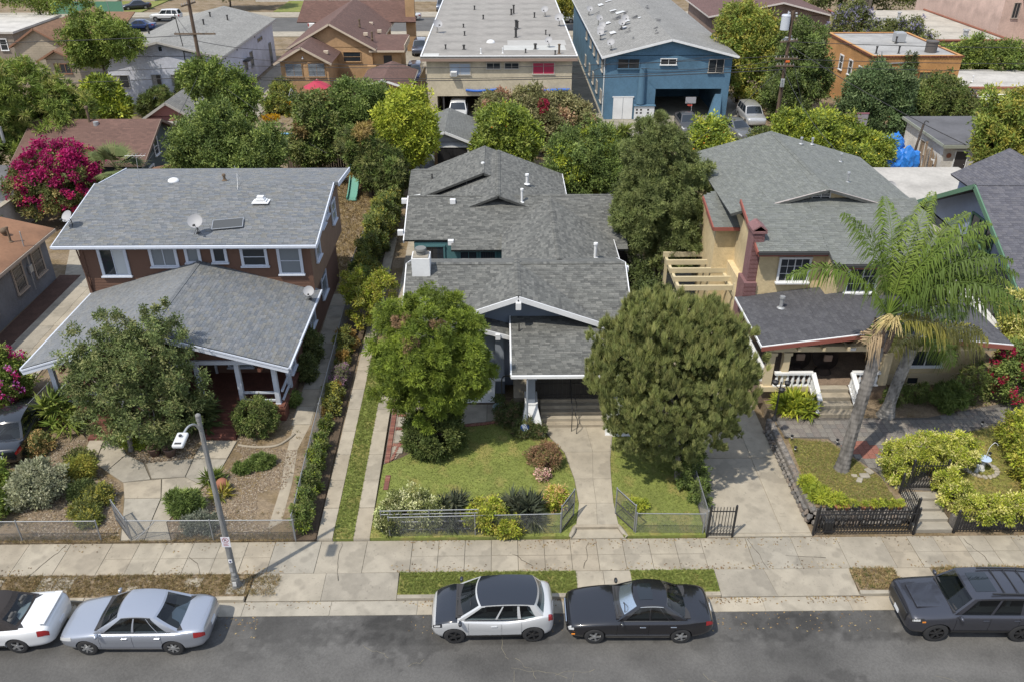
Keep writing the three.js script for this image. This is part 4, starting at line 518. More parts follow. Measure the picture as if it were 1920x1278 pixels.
const PI2 = Math.PI / 2;
{ // grey cottage at the left edge
  const h = thing('grey_cottage', 'blue grey stucco cottage with rusty brown roof beside the driveway', 'house'), wall = stucco(0.2, 0.21, 0.235), roof = std([0.24, 0.125, 0.07], 0.92, { map: T.rough, bumpMap: T.roof, bumpScale: 0.01 }), tr = paint(0.42, 0.35, 0.29);
  part(h, 'wall', box(-36, -27.35, 0.1, 3.15, -46.6, -30), wall); roofFace(h, [[-26.85, 3.2, -29.5], [-26.85, 3.2, -47.1], [-32, 4.5, -47.1], [-32, 4.5, -29.5]], roof); roofFace(h, [[-37, 3.2, -47.1], [-37, 3.2, -29.5], [-32, 4.5, -29.5], [-32, 4.5, -47.1]], roof);
  part(h, 'fascia', box(-26.88, -26.8, 3.0, 3.18, -47.1, -29.5), tr); gableWall(h, 'gable_wall', -36, -27.4, -46.45, 0.12, 3.1, 3.15, [-32, 4.3], wall);
  for (const z of [-45.2, -43.0, -39.6, -36]) windowUnit(h, [-27.33, 1.15, z], PI2, 0.95, 1.45, { frame: tr, kind: 'hung', bars: true, barsMat: paint(0.35, 0.3, 0.26) });
  part(h, 'meter_box', [rbox(0.14, 0.45, 0.35, 0.02, -27.25, 1.9, -44.2), rod([-27.25, 2.1, -44.2], [-27.2, 4.2, -44.2], 0.035), rod([-27.25, 0.6, -44.1], [-27.25, 1.7, -44.1], 0.025)], M.galv); ventPipe(h, -28.0, 3.5, -44.4, 0.8, 0.06, M.wood); part(h, 'turbine_vent', [cyl(0.12, 0.12, 0.3, -28.6, 3.5, -45, 10), new THREE.SphereGeometry(0.2, 10, 8).translate(-28.6, 3.9, -45)], M.wood);
}
{ // brown roofed bungalow behind
  const h = gableHouse('bungalow_with_brown_roof', 'dark green bungalow with plain brown shingle roof behind the bougainvillea', { x0: -35.6, x1: -26.7, z0: -68.6, z1: -60.4, ye: 3.1, yr: 4.95 }, { axis: 'x', zm: -64.6, wall: std([0.075, 0.1, 0.105], 0.85, { map: T.soft }), roof: farRoof(0.17, 0.095, 0.075), trim: paint(0.2, 0.14, 0.11) });
  windowUnit(h, [-26.68, 2.6, -63.6], PI2, 0.7, 1.2, { kind: 'hung' }); windowUnit(h, [-26.68, 0.9, -62], PI2, 0.8, 1.2, { kind: 'hung' }); windowUnit(h, [-26.68, 1.0, -66.4], PI2, 0.8, 1.2, { kind: 'hung' });
  part(h, 'flue', [cyl(0.1, 0.1, 1.3, -31.6, 4.7, -64.3, 8), cyl(0.16, 0.14, 0.15, -31.6, 5.95, -64.3, 8)], M.wood); part(h, 'roof_vent', [cyl(0.2, 0.2, 0.3, -31.0, 4.7, -64.0, 10)], M.galv); part(h, 'vent_pipe', cyl(0.12, 0.12, 1.2, -37.2, 4.0, -62.0, 8), M.galv);
  const s = gableHouse('lean_to', 'small brown roofed lean-to between the bungalow and the round tree', { x0: -25.9, x1: -22.2, z0: -60.5, z1: -55, ye: 2.4, yr: 2.7 }, { axis: 'z', wall: std([0.2, 0.15, 0.11], 0.9, { map: T.soft }), roof: farRoof(0.24, 0.13, 0.075), trim: paint(0.2, 0.14, 0.11), category: 'shed', ov: 0.2 });
  const q = gableHouse('garage', 'small grey roofed garage with faded red gable behind the brown roof', { x0: -30.8, x1: -26.9, z0: -81, z1: -73, ye: 3.0, yr: 4.2 }, { wall: paint(0.33, 0.14, 0.12), roof: farRoof(0.27, 0.265, 0.25), trim: paint(0.4, 0.38, 0.35), category: 'garage', ov: 0.4 });
  const f = thing('flat_roofed_shed', 'pale flat roofed shed behind the brown bungalow roof', 'shed'); part(f, 'wall', box(-33.8, -25.4, 0.1, 2.6, -72, -69.6), paint(0.3, 0.28, 0.26)); part(f, 'roof', box(-34.2, -25.0, 2.6, 2.75, -72.4, -69.3), std([0.33, 0.31, 0.29], 0.9, { map: T.rough }));
}
{ // white gabled building
  const wall = stucco(0.56, 0.58, 0.66), h = gableHouse('white_gabled_house', 'large pale lavender stucco house with broad grey gable roof', { x0: -40.1, x1: -28.6, z0: -110.5, z1: -88, ye: 5.1, yr: 6.5 }, { wall, roof: farRoof(0.31, 0.305, 0.285), trim: paint(0.45, 0.43, 0.4), ov: 0.5 });
  const wf = paint(0.3, 0.3, 0.3); windowUnit(h, [-39.0, 2.0, -87.98], 0, 1.65, 1.2, { frame: wf, f: 0.05, curtain: [0], curtainMat: std([0.3, 0.28, 0.26], 0.4) }); for (const x of [-35.3, -33.3, -31]) windowUnit(h, [x, 2.3, -87.98], 0, 0.85, 0.95, { frame: wf, f: 0.05, curtain: [0], curtainMat: std([0.25, 0.24, 0.23], 0.4) }); windowUnit(h, [-34.3, 5.6, -87.98], 0, 0.35, 0.45, { frame: paint(0.5, 0.55, 0.68), f: 0.04, sill: 0, kind: 'one' });
  for (const [z, y, w, hh] of [[-91.5, 1.9, 0.8, 1.1], [-97, 1.8, 0.8, 1.2], [-99.5, 1.7, 1.0, 1.6]]) windowUnit(h, [-28.58, y, z], PI2, w, hh, { frame: wf, f: 0.05 }); door(h, [-28.58, 0.3, -94], PI2, 0.9, 2.2, M.dark); part(h, 'awning', box(-28.6, -27.9, 2.9, 3.0, -98, -96), M.dark); for (const [z, y, w, hh] of [[-104, 3.7, 2.0, 0.35], [-108, 0.3, 1, 2.4]]) windowUnit(h, [-28.58, y, z], PI2, w, hh, { frame: wf, f: 0.04, sill: 0 });
  for (const z of [-90, -94.5, -102]) part(h, 'eave_vent', box(-28.6, -28.55, 4.4, 4.85, z - 0.1, z + 0.1), M.dark); for (const [x, z, hh] of [[-33.2, -99, 0.8], [-32, -104, 0.5], [-38.7, -97, 0.6], [-33.8, -103.5, 0.9]]) ventPipe(h, x, 6.0, z, hh, 0.09, M.dark);
  part(h, 'mast', [rod([-32, 5.8, -88.1], [-32.3, 9.2, -88.2], 0.05), rod([-32, 5.6, -88], [-32.1, 2.4, -87.9], 0.05)], M.dark);
}
{ // tan house with brown roofs
  const wall = stucco(0.44, 0.28, 0.15), roof = farRoof(0.155, 0.085, 0.068), tr = paint(0.55, 0.46, 0.36);
  const h = gableHouse('tan_house', 'tan stucco house with stepped dark brown gable roofs', { x0: -23.8, x1: -14.6, z0: -117, z1: -98.6, ye: 3.95, yr: 6.45 }, { wall, roof, trim: tr, ov: 0.5, xm: -19.1 });
  part(h, 'wing_wall', box(-23.7, -18.6, 0.15, 3.55, -98.6, -92.8), wall); gableWall(h, 'gable_wall', -23.7, -18.6, -92.8, 0.12, 3.5, 3.55, [-21.2, 5.0], wall); roofFace(h, [[-18.1, 3.45, -92.3], [-18.1, 3.45, -99], [-21.2, 5.15, -99], [-21.2, 5.15, -92.3]], roof); roofFace(h, [[-24.3, 3.45, -99], [-24.3, 3.45, -92.3], [-21.2, 5.15, -92.3], [-21.2, 5.15, -99]], roof);
  for (const ex of [-18.1, -24.3]) part(h, 'barge_board', board([ex, 3.33, -92.27], [-21.2, 5.03, -92.27], 0.06, 0.22), tr); part(h, 'side_wing_wall', box(-14.6, -11.4, 0.15, 3.6, -104, -98.9), wall); roofFace(h, [[-14.9, 3.62, -98.3], [-10.9, 3.62, -98.3], [-10.9, 4.3, -104.5], [-14.9, 4.3, -104.5]], roof); part(h, 'fascia', [box(-14.9, -10.9, 3.42, 3.62, -98.3, -98.24), box(-10.9, -10.84, 3.5, 4.2, -104.5, -98.3)], tr);
  part(h, 'rear_wing_roof', box(-26.5, -11.2, 3.9, 4.05, -119.5, -117), roof); roofFace(h, [[-26.5, 4.0, -115], [-11.0, 4.0, -115], [-11.5, 6.2, -118.5], [-26, 6.2, -118.5]], roof);
  for (const x of [-22.3, -19.85]) windowUnit(h, [x, 2.0, -92.78], 0, 1.75, 1.35, { frame: wall, f: 0.06, glass: M.blind, bars: true, barsMat: paint(0.4, 0.45, 0.52) }); windowUnit(h, [-16.9, 2.4, -98.58], 0, 1.9, 1.0, { frame: wall, f: 0.06, kind: 'hung' }); door(h, [-12.9, 0.9, -98.88], 0, 0.95, 2.1, M.dark, wall); part(h, 'water_heater_closet', box(-15.2, -14.2, 0.15, 2.0, -98.6, -97.9), wall); part(h, 'wall_lamp', [new THREE.SphereGeometry(0.12, 8, 6).translate(-21.2, 3.9, -92.65), cyl(0.05, 0.05, 0.1, -21.2, 4.0, -92.7, 6)], M.white);
  { const c = sub(h, 'chimney'); part(c, 'stack', [box(-12.4, -11.2, 0.2, 7.5, -116.8, -115.8)], wall); part(c, 'cap', box(-12.5, -11.1, 7.5, 7.7, -116.9, -115.7), wall); } for (const [x, y, z] of [[-14.8, 4.4, -101], [-16.6, 5.3, -104]]) ventPipe(h, x, y, z, 0.7, 0.1, M.wood); for (const [x, y, z] of [[-15.6, 4.75, -101.5], [-14.6, 4.3, -106], [-16, 4.7, -109], [-19.1, 4.0, -95]]) part(h, 'roof_vent', box(x - 0.25, x + 0.25, y - 0.05, y + 0.25, z - 0.2, z + 0.2), tr);
  const s = gableHouse('brown_roofed_shed', 'low shed with hipped brown shingle roof beside the apartment wall', { x0: -14.0, x1: -9.3, z0: -92.5, z1: -84.5, ye: 2.7, yr: 3.5 }, { wall, roof, trim: M.white, category: 'shed', ov: 0.35 });
}
{ // beige apartment block
  const h = thing('beige_apartment_block', 'beige flat roofed apartment block with carport beneath', 'apartment block'), wall = stucco(0.5, 0.44, 0.33), roof = std([0.27, 0.255, 0.235], 0.95, { map: T.rough, bumpMap: T.bumpStucco, bumpScale: 0.01 }), x0 = -7.1, x1 = 6.85;
  part(h, 'wall', [box(x0, x1, 2.4, 6.0, -127, -82.3), box(x0, -6.2, 0.15, 2.4, -127, -82.3), box(3.5, x1, 0.15, 2.4, -127, -82.3), box(-6.2, 3.5, 0.15, 2.4, -127, -92)], wall); for (const x of [-5.6, -1.5]) part(h, 'carport_post', box(x - 0.08, x + 0.08, 0.15, 2.4, -82.6, -82.4), M.dark);
  part(h, 'roof', box(x0 - 0.5, x1 + 0.45, 6.0, 6.2, -127.3, -81.85), roof); part(h, 'fascia', box(x0 - 0.52, x1 + 0.47, 5.75, 6.0, -82.1, -81.8), paint(0.28, 0.2, 0.16)); part(h, 'roof_edging', [box(x0 - 0.52, x1 + 0.47, 6.2, 6.25, -81.95, -81.8), box(x0 - 0.52, x0 - 0.4, 6.2, 6.26, -127, -81.95), box(x1 + 0.35, x1 + 0.47, 6.2, 6.26, -127, -81.95)], M.white);
  part(h, 'roof_patch', [box(0.3, 6.4, 6.2, 6.212, -87.2, -84.8)], paint(0.45, 0.45, 0.43)); part(h, 'roof_patch', [box(-7.4, -5.9, 6.2, 6.212, -83.3, -82)], paint(0.5, 0.5, 0.48)); part(h, 'roof_patch', [box(0.7, 6.6, 6.2, 6.208, -89.9, -87.3)], paint(0.38, 0.37, 0.35));
  const wf = paint(0.5, 0.47, 0.42); for (const [x, y, w, hh, c] of [[-3.9, 4.45, 1.9, 1.0, [0.28, 0.33, 0.4]], [-0.7, 5.0, 1.25, 0.5, null], [1.05, 5.0, 1.3, 0.5, null], [4.1, 4.5, 2.0, 1.0, [0.33, 0.03, 0.07]]]) windowUnit(h, [x, y, -82.28], 0, w, hh, { frame: wf, f: 0.05, d: 0.06, sill: 0.03, ...(c ? { curtain: [0, 1], curtainMat: std(c, 0.35) } : {}) });
  { const a = sub(h, 'air_conditioner', [-4.5, 4.35, -82.28]); part(a, 'case', rbox(0.6, 0.45, 0.5, 0.03, 0, 0.22, 0.25), M.white); part(a, 'grille', box(-0.25, 0.25, 0.06, 0.38, 0.5, 0.52), M.galv); }
  for (const z of [-85, -91, -97, -103]) windowUnit(h, [x1 + 0.02, 3.7, z], PI2, 1.2, 1.0, { frame: wf, f: 0.05 });
  const dk = M.dark; for (const [x, z, hh, r] of [[-3.6, -85.2, 0.35, 0.1], [-5.4, -85.4, 0.35, 0.07], [-3.8, -83.6, 0, 0], [1.6, -91.5, 0.9, 0.12], [1.7, -96.2, 0.9, 0.12], [1.9, -96.8, 0.7, 0.08], [3.4, -85.2, 0.45, 0.12], [5.6, -83, 0.8, 0.1], [5.2, -82.6, 0.3, 0.06], [-4.1, -97.5, 0.3, 0.07], [-3.8, -92.6, 0.35, 0.07], [4.8, -93, 0.4, 0.06], [5.1, -91, 0.3, 0.06], [1.3, -106, 0.6, 0.1], [1.6, -107, 0.9, 0.1], [-2, -103, 0.4, 0.08], [4.0, -104, 0.5, 0.08], [-3.2, -110, 0.4, 0.08], [2.4, -83.4, 0.3, 0.06], [0.2, -83.4, 0.4, 0.05], [-1.9, -83.2, 0.4, 0.05]]) if (r) ventPipe(h, x, 6.2, z, hh, r, x === 5.6 ? M.wood : (Math.abs(x - 0.2) < 0.1 || x === -1.9) ? M.white : dk);
  part(h, 'skylight_dome', new THREE.SphereGeometry(0.45, 12, 6, 0, 7, 0, 1.57).scale(1, 0.7, 0.8).translate(-1, 6.2, -88.6), M.white);
  const tp = std([0.03, 0.12, 0.45], 0.5); part(h, 'blue_tarp', [tube([[-3.4, 3.0, -82.2], [-2.4, 2.92, -82.15], [-1.4, 2.98, -82.15], [0, 3.05, -82.2]], 0.12, 6, 20), tube([[2.6, 3.0, -82.2], [4, 2.96, -82.14], [5.5, 3.0, -82.15], [6.7, 3.0, -82.2]], 0.13, 6, 20)], tp);
}
{ // blue apartment block
  const wall = stucco(0.085, 0.175, 0.265), h = gableHouse('blue_apartment_block', 'blue two-storey apartment block with worn grey gable roof and open carport', { x0: 10.1, x1: 22.1, z0: -122, z1: -82, ye: 6.25, yr: 7.7, y0: 3.1 }, { wall, roof: farRoof(0.29, 0.285, 0.27), trim: M.white, ov: 0.5, category: 'apartment block' });
  part(h, 'ground_wall', [box(10.1, 15.0, 0.15, 3.1, -122, -82), box(15.0, 22.1, 0.15, 3.1, -122, -91), box(21.4, 22.1, 0.15, 3.1, -91, -82)], wall); part(h, 'buttress', slab([V(20.2, 0.15, -81.4), V(21.4, 0.15, -81.4), V(21.5, 2.6, -82), V(20.9, 2.6, -82)], 0.6), wall);
  const wf = paint(0.45, 0.42, 0.38); windowUnit(h, [12.2, 5.05, -81.98], 0, 2.0, 0.85, { frame: wall, f: 0.05 }); windowUnit(h, [16.0, 5.4, -81.98], 0, 1.45, 0.5, { f: 0.06 }); windowUnit(h, [20.6, 4.65, -81.98], 0, 1.4, 1.2, { frame: wf, f: 0.04 }); { const d = sub(h, 'white_double_door', [11.9, 0.2, -81.98]); part(d, 'leaf', box(-0.95, -0.02, 0, 2.1, 0, 0.05), M.white); part(d, 'leaf', box(0.02, 0.95, 0, 2.1, 0, 0.05), M.white); part(d, 'frame', [box(-1.05, 1.05, 2.1, 2.2, 0, 0.07)], M.white); } { const d = sub(h, 'ventilated_locker', [14.0, 0.2, -81.9]); part(d, 'case', box(-0.95, 0.95, 0, 1.35, -0.05, 0.35), M.white); for (const x of [-0.75, -0.35, 0.35]) for (const y of [0.7, 1.0]) part(d, 'vent_hole', box(x - 0.1, x + 0.1, y - 0.08, y + 0.08, 0.35, 0.36), M.dark); part(d, 'lid', box(-1.05, 1.05, 1.35, 1.42, -0.05, 0.45), wall); }
  part(h, 'pipe_chase', [cyl(0.42, 0.32, 3.4, 13.6, 1.7, -81.95, 10)], wall); part(h, 'downspout', [rod([10.05, 6.1, -83], [10.05, 0.3, -83], 0.06)], M.white); for (const z of [-85, -89, -93, -97, -102]) { windowUnit(h, [10.08, 4.2, z], -PI2, 1.3, 1.1, { frame: wf, f: 0.05 }); windowUnit(h, [10.08, 1.2, z], -PI2, 1.2, 1.1, { frame: wf, f: 0.05 }); }
  part(h, 'carport_lamp', [box(17.2, 19.2, 2.85, 2.95, -84.3, -84.1)], M.white);
  const wr = rng(8), patch = []; const onR = (x) => 7.83 - Math.abs(x - 16.1) * 0.2266; for (let i = 0; i < 16; i++) { const x = rr(10.8, 15, wr), z = rr(-112, -88, wr), w = rr(0.3, 1.3, wr), d = rr(0.4, 1.6, wr); const y = (xx) => onR(xx) + 0.02; patch.push(slab([V(x, y(x), z + d), V(x + w, y(x + w), z + d * rr(0.6, 1, wr)), V(x + w * 0.8, y(x + w * 0.8), z), V(x, y(x), z + 0.1)], 0.015)); } part(h, 'roof_patch', patch.slice(0, 9), paint(0.55, 0.56, 0.57)).userData.kind = 'stuff';
  const tear = []; for (let i = 0; i < 26; i++) { const x = rr(11, 17, wr), z = rr(-104, -84.5, wr), w = rr(0.2, 0.9, wr), d = rr(0.12, 0.3, wr), y = (xx) => onR(xx) + 0.04; tear.push(slab([V(x, y(x), z + d), V(x + w, y(x + w) + 0.03, z + d * 0.4), V(x + w * 0.9, y(x + w * 0.9) + 0.05, z - d), V(x + w * 0.2, y(x + w * 0.2), z)], 0.02)); } part(h, 'torn_roofing', tear, std([0.07, 0.07, 0.075], 0.95)).userData.kind = 'stuff';
  [[10.6, -83.2], [10.2, -89], [10.4, -91], [10.7, -92.5], [12.6, -91.5], [13.2, -93.5], [10.4, -104], [10.8, -97]].forEach(([x, z], i) => dish(['dish on the front left corner of the blue block roof', 'dish on the eave of the blue block, largest of the group', 'dish beside the eave of the blue block roof', 'dish set a little up the slope of the blue block roof', 'grey dish standing in the middle of the blue block roof', 'grey dish behind another in the middle of the blue block', 'dish at the far end of the blue block eave', 'dish on the eave between its neighbours on the blue block'][i], [x, onR(x) - 0.02, z], -0.4 + 0.1 * i, 1.2));
}
for (const [x, z, l, s] of [[-6.8, -94.5, 'dish on the left edge of the beige flat roof', 1.6], [4.8, -86.3, 'dish standing on the white patch of the beige flat roof', 1.2], [6.6, -98.5, 'dish on the right edge of the beige flat roof', 1.6], [5.3, -105, 'farthest dish on the right side of the beige flat roof', 1.4]]) dish(l, [x, 6.21, z], x < 0 ? 0.4 : -0.3, s);
{ // orange stucco block with tiled parapet
  const h = thing('orange_stucco_house', 'orange stucco flat roofed house edged with red clay tiles', 'house'), wall = stucco(0.52, 0.27, 0.1), x0 = 35.7, x1 = 44.4, z0 = -95, z1 = -82.5;
  part(h, 'wall', box(x0, x1, 0.1, 5.85, z0, z1), wall); part(h, 'roof', box(x0 + 0.3, x1 - 0.3, 5.85, 5.95, z0 + 0.3, z1 - 0.3), std([0.33, 0.325, 0.315], 0.9, { map: T.rough })); part(h, 'parapet', [box(x0, x1, 5.85, 6.05, z1 - 0.28, z1), box(x0, x1, 5.85, 6.05, z0, z0 + 0.28), box(x0, x0 + 0.28, 5.85, 6.05, z0 + 0.28, z1 - 0.28), box(x1 - 0.28, x1, 5.85, 6.05, z0 + 0.28, z1 - 0.28)], wall);
  const tile = new THREE.CylinderGeometry(0.15, 0.17, 0.42, 8, 1, false, -1.6, 3.2).toNonIndexed(); tile.rotateX(PI2); const tm = [std([0.24, 0.075, 0.045], 0.85, { map: T.grain }), std([0.19, 0.06, 0.04], 0.85, { map: T.grain }), std([0.28, 0.1, 0.06], 0.85, { map: T.grain })], tr2 = rng(3); const put = (x, z, a) => { const m = part(h, 'clay_tile', tile, pick(tm, tr2)); m.position.set(x, 6.02, z); m.rotation.y = a; }; for (let x = x0; x < x1 + 0.1; x += 0.29) { put(x, z1 - 0.1, 0); put(x, z0 + 0.1, 0); } for (let z = z0; z < z1; z += 0.29) { put(x0 + 0.1, z, PI2); put(x1 - 0.1, z, PI2); }
  const W = (z, y) => windowUnit(h, [x0 - 0.02, y, z], -PI2, 0.8, 1.3, { kind: 'hung', f: 0.12 }); W(-84.6, 3.2); W(-87.2, 3.3); W(-89.8, 3.3); W(-84.8, 0.6); windowUnit(h, [41.2, 2.9, z1 + 0.02], 0, 1.2, 1.6, { frame: wall, f: 0.06, kind: 'one', curtain: [0], curtainMat: std([0.07, 0.08, 0.05], 0.6) });
  part(h, 'roof_duct', [cyl(0.55, 0.55, 1.0, 42.2, 5.9, -84.6, 16), cyl(0.6, 0.6, 0.12, 42.2, 6.9, -84.6, 16)], std([0.09, 0.08, 0.075], 0.8)); part(h, 'evaporative_cooler', [rbox(1.0, 0.9, 1.0, 0.05, 41.2, 6.45, -89.8), box(40.75, 41.65, 6.85, 6.95, -90.25, -89.35)], M.galv); for (const [x, z] of [[36.6, -84], [38.8, -84], [40.6, -89]]) ventPipe(h, x, 5.95, z, 0.6, 0.08, M.dark); part(h, 'conduit', [rod([36.2, 5.3, z1 + 0.06], [39.4, 5.4, z1 + 0.06], 0.05), rod([37, 1, -82.3], [36.4, 6.5, -82.3], 0.05)], M.galv);
}
{ // white garage with its flat patio roof
  const h = thing('white_garage', 'white stucco garage with flat dark roof beside the blue tarpaulin heap', 'garage'), wall = stucco(0.66, 0.64, 0.6); part(h, 'wall', box(35.2, 42.3, 0.1, 2.75, -71.6, -64.6), wall); part(h, 'roof', slab([V(34.9, 2.9, -64.2), V(42.6, 2.9, -64.2), V(42.6, 3.05, -72), V(34.9, 3.05, -72)], 0.2), std([0.11, 0.11, 0.12], 0.95, { map: T.rough })); part(h, 'fascia', [box(34.9, 42.6, 2.6, 2.86, -64.2, -64.12), board([34.86, 2.8, -64.2], [34.86, 2.95, -72], 0.06, 0.22)], paint(0.3, 0.32, 0.27));
  windowUnit(h, [35.18, 1.1, -68], -PI2, 0.8, 1.0, { frame: wall, kind: 'one', f: 0.06, curtain: [0], curtainMat: std([0.16, 0.12, 0.08], 0.8) }); door(h, [36.7, 0.2, -64.58], 0, 0.95, 2.05, std([0.04, 0.035, 0.035], 0.6)); { const g = sub(h, 'garage_door', [39.3, 0.2, -64.58]); for (let i = 0; i < 14; i++) part(g, 'plank', box(-1.35 + i * 0.195, -1.35 + i * 0.195 + 0.18, 0, 2.1, 0, 0.04 + (i % 2) * 0.01), pick([M.wood, std([0.13, 0.095, 0.065], 0.9, { map: T.grain })], sr)); }
  part(h, 'wall_plaque', cyl(0.2, 0.2, 0.04, 0, 0, 0, 12).rotateX(PI2).translate(35.7, 1.9, -64.58), M.terracotta);
  const p = thing('patio_roof', 'white flat patio roof between the cream house and the garage', 'patio roof'); part(p, 'roof', slab([V(22.2, 2.85, -46), V(26.6, 2.85, -46.8), V(33.5, 2.95, -55), V(33.2, 3.0, -58.4), V(26.5, 3.0, -58.4)], 0.15), std([0.42, 0.4, 0.37], 0.9, { map: T.rough })); for (const [x, z] of [[24.5, -48], [28, -57], [32.6, -57.5], [30.5, -53]]) part(p, 'post', box(x - 0.06, x + 0.06, 0.1, 2.88, z - 0.06, z + 0.06), M.white);
  const w = thing('toy_windmill', 'small white lattice garden windmill standing on the dark garage roof', 'windmill', [38.6, 2.93, -66]); part(w, 'tower', [-1, 1].flatMap((a) => [-1, 1].map((b) => rod([a * 0.25, 0, b * 0.25], [a * 0.06, 1.2, b * 0.06], 0.03))), M.white); part(w, 'sails', [0, 1, 2, 3, 4, 5].map((i) => bar([0, 1.25, 0.1], [Math.cos(i * 1.05) * 0.45, 1.25 + Math.sin(i * 1.05) * 0.45, 0.12], 0.03, 0.16)), std([0.35, 0.1, 0.08], 0.7)); part(w, 'tail', [box(-0.05, 0.05, 1.2, 1.3, -0.5, 0.1)], M.white);
}
{ // house at the right edge with green rakes
  const h = thing('slate_grey_house', 'house at the right with steep slate grey roof and green barge boards', 'house'), wall = std([0.3, 0.36, 0.5], 0.85, { map: T.soft }), g = paint(0.1, 0.2, 0.13), deck = std([0.08, 0.08, 0.095], 0.95, { map: T.grain }), S = { shingle: { e: 0.15, w: 0.3, colour: palette([[0.115, 0.115, 0.135], [0.1, 0.1, 0.12], [0.13, 0.128, 0.145]], 0.08) } };
  part(h, 'wall', [box(26.8, 40, 0.1, 3.4, -50, -36.4)], std([0.16, 0.17, 0.18], 0.85, { map: T.soft })); gableWall(h, 'gable_wall', 36.4, 50, 26.8, 0.15, 3.3, 3.4, [43.4, 6.8], wall, 'x'); roofFace(h, [[25.9, 2.75, -35.4], [41, 2.75, -35.4], [41, 7.0, -43.4], [25.9, 7.0, -43.4]], deck, S); roofFace(h, [[41, 2.95, -51], [25.9, 2.95, -51], [25.9, 7.0, -43.4], [41, 7.0, -43.4]], deck, S); ridgeCaps(h, [25.9, 7.0, -43.4], [41, 7.0, -43.4], [[0.12, 0.12, 0.14]]);
  part(h, 'barge_board', board([25.86, 2.6, -35.4], [25.86, 6.88, -43.4], 0.08, 0.26), g); part(h, 'barge_board', board([25.86, 2.8, -51], [25.86, 6.88, -43.4], 0.08, 0.26), g);
  part(h, 'rear_wall', box(28.4, 34, 0.1, 5.3, -49.4, -46), wall); roofFace(h, [[27.9, 5.45, -49.7], [27.9, 5.45, -43.6], [31.1, 7.05, -43.6], [31.1, 7.05, -49.7]], deck, S); roofFace(h, [[34.3, 5.45, -43.6], [34.3, 5.45, -49.7], [31.1, 7.05, -49.7], [31.1, 7.05, -43.6]], deck, S);
  windowUnit(h, [26.78, 3.7, -43], -PI2, 2.4, 1.3, { frame: g, kind: 'triple', sash: g }); windowUnit(h, [26.78, 1.2, -39], -PI2, 1.2, 1.3, { frame: g }); 
  { const t = thing('roof_antenna', 'white television antenna mast on the slate grey roof', 'antenna', [26.6, 4.05, -38.1]); part(t, 'mast', [rod([0, -0.2, 0], [0.35, 1.9, 0.1], 0.02)], M.white); part(t, 'head', [rbox(0.2, 0.25, 0.08, 0.02, 0.33, 1.8, 0.1), rod([-0.35, 2.0, 0.1], [1.0, 2.05, 0.1], 0.025), rod([-0.3, 1.9, 0.1], [0.95, 1.93, 0.1], 0.015)], M.white); }
  const l = thing('corrugated_lean_to', 'pale corrugated lean-to roof beside the cream house porch', 'lean-to roof'); const cg = []; for (let i = 0; i < 14; i++) cg.push(slab([V(21.6 + i * 0.16, 3.0 + (i % 2) * 0.03, -33.6 - i * 0.06), V(21.75 + i * 0.16, 3.0 + (i % 2) * 0.03, -33.6 - i * 0.06), V(21.75 + i * 0.16, 3.55 + (i % 2) * 0.03, -38.6), V(21.6 + i * 0.16, 3.55 + (i % 2) * 0.03, -38.6)], 0.03)); part(l, 'roof_sheets', cg, paint(0.56, 0.55, 0.52)); for (const [x, z] of [[22, -35], [23.7, -36]]) part(l, 'post', box(x - 0.05, x + 0.05, 0.7, 3.1, z - 0.05, z + 0.05), M.wood);
}
{ // own garage of the grey house
  const h = gableHouse('grey_garage', 'small grey garage with open doorway behind the grey bungalow', { x0: -6.6, x1: -2.4, z0: -72.5, z1: -66, ye: 2.75, yr: 3.6 }, { wall: std([0.4, 0.43, 0.5], 0.85, { map: T.soft }), roof: farRoof(0.19, 0.195, 0.185), trim: M.white, category: 'garage', ov: 0.4 });
  part(h, 'doorway', box(-5.2, -2.7, 0.2, 2.3, -66, -65.97), M.black); part(h, 'door_leaf', box(-5.35, -5.15, 0.2, 2.35, -66, -65.2), std([0.3, 0.19, 0.1], 0.8, { map: T.grain })); part(h, 'door_post', [box(-2.72, -2.6, 0.2, 2.35, -66, -65.9), box(-5.4, -2.6, 2.3, 2.42, -66, -65.92)], M.white); part(h, 'bicycle_in_doorway', [new THREE.TorusGeometry(0.3, 0.03, 6, 14).translate(-4.1, 0.7, -65.8)], M.metal);
  const w = thing('side_shed_wall', 'plain white shed wall to the left of the grey garage', 'shed'); part(w, 'wall', box(-8.4, -6.65, 0.1, 2.5, -67, -63.5), std([0.42, 0.46, 0.54], 0.85, { map: T.soft })); part(w, 'roof', box(-8.6, -6.6, 2.5, 2.6, -67.2, -63.3), concs[4]);
}
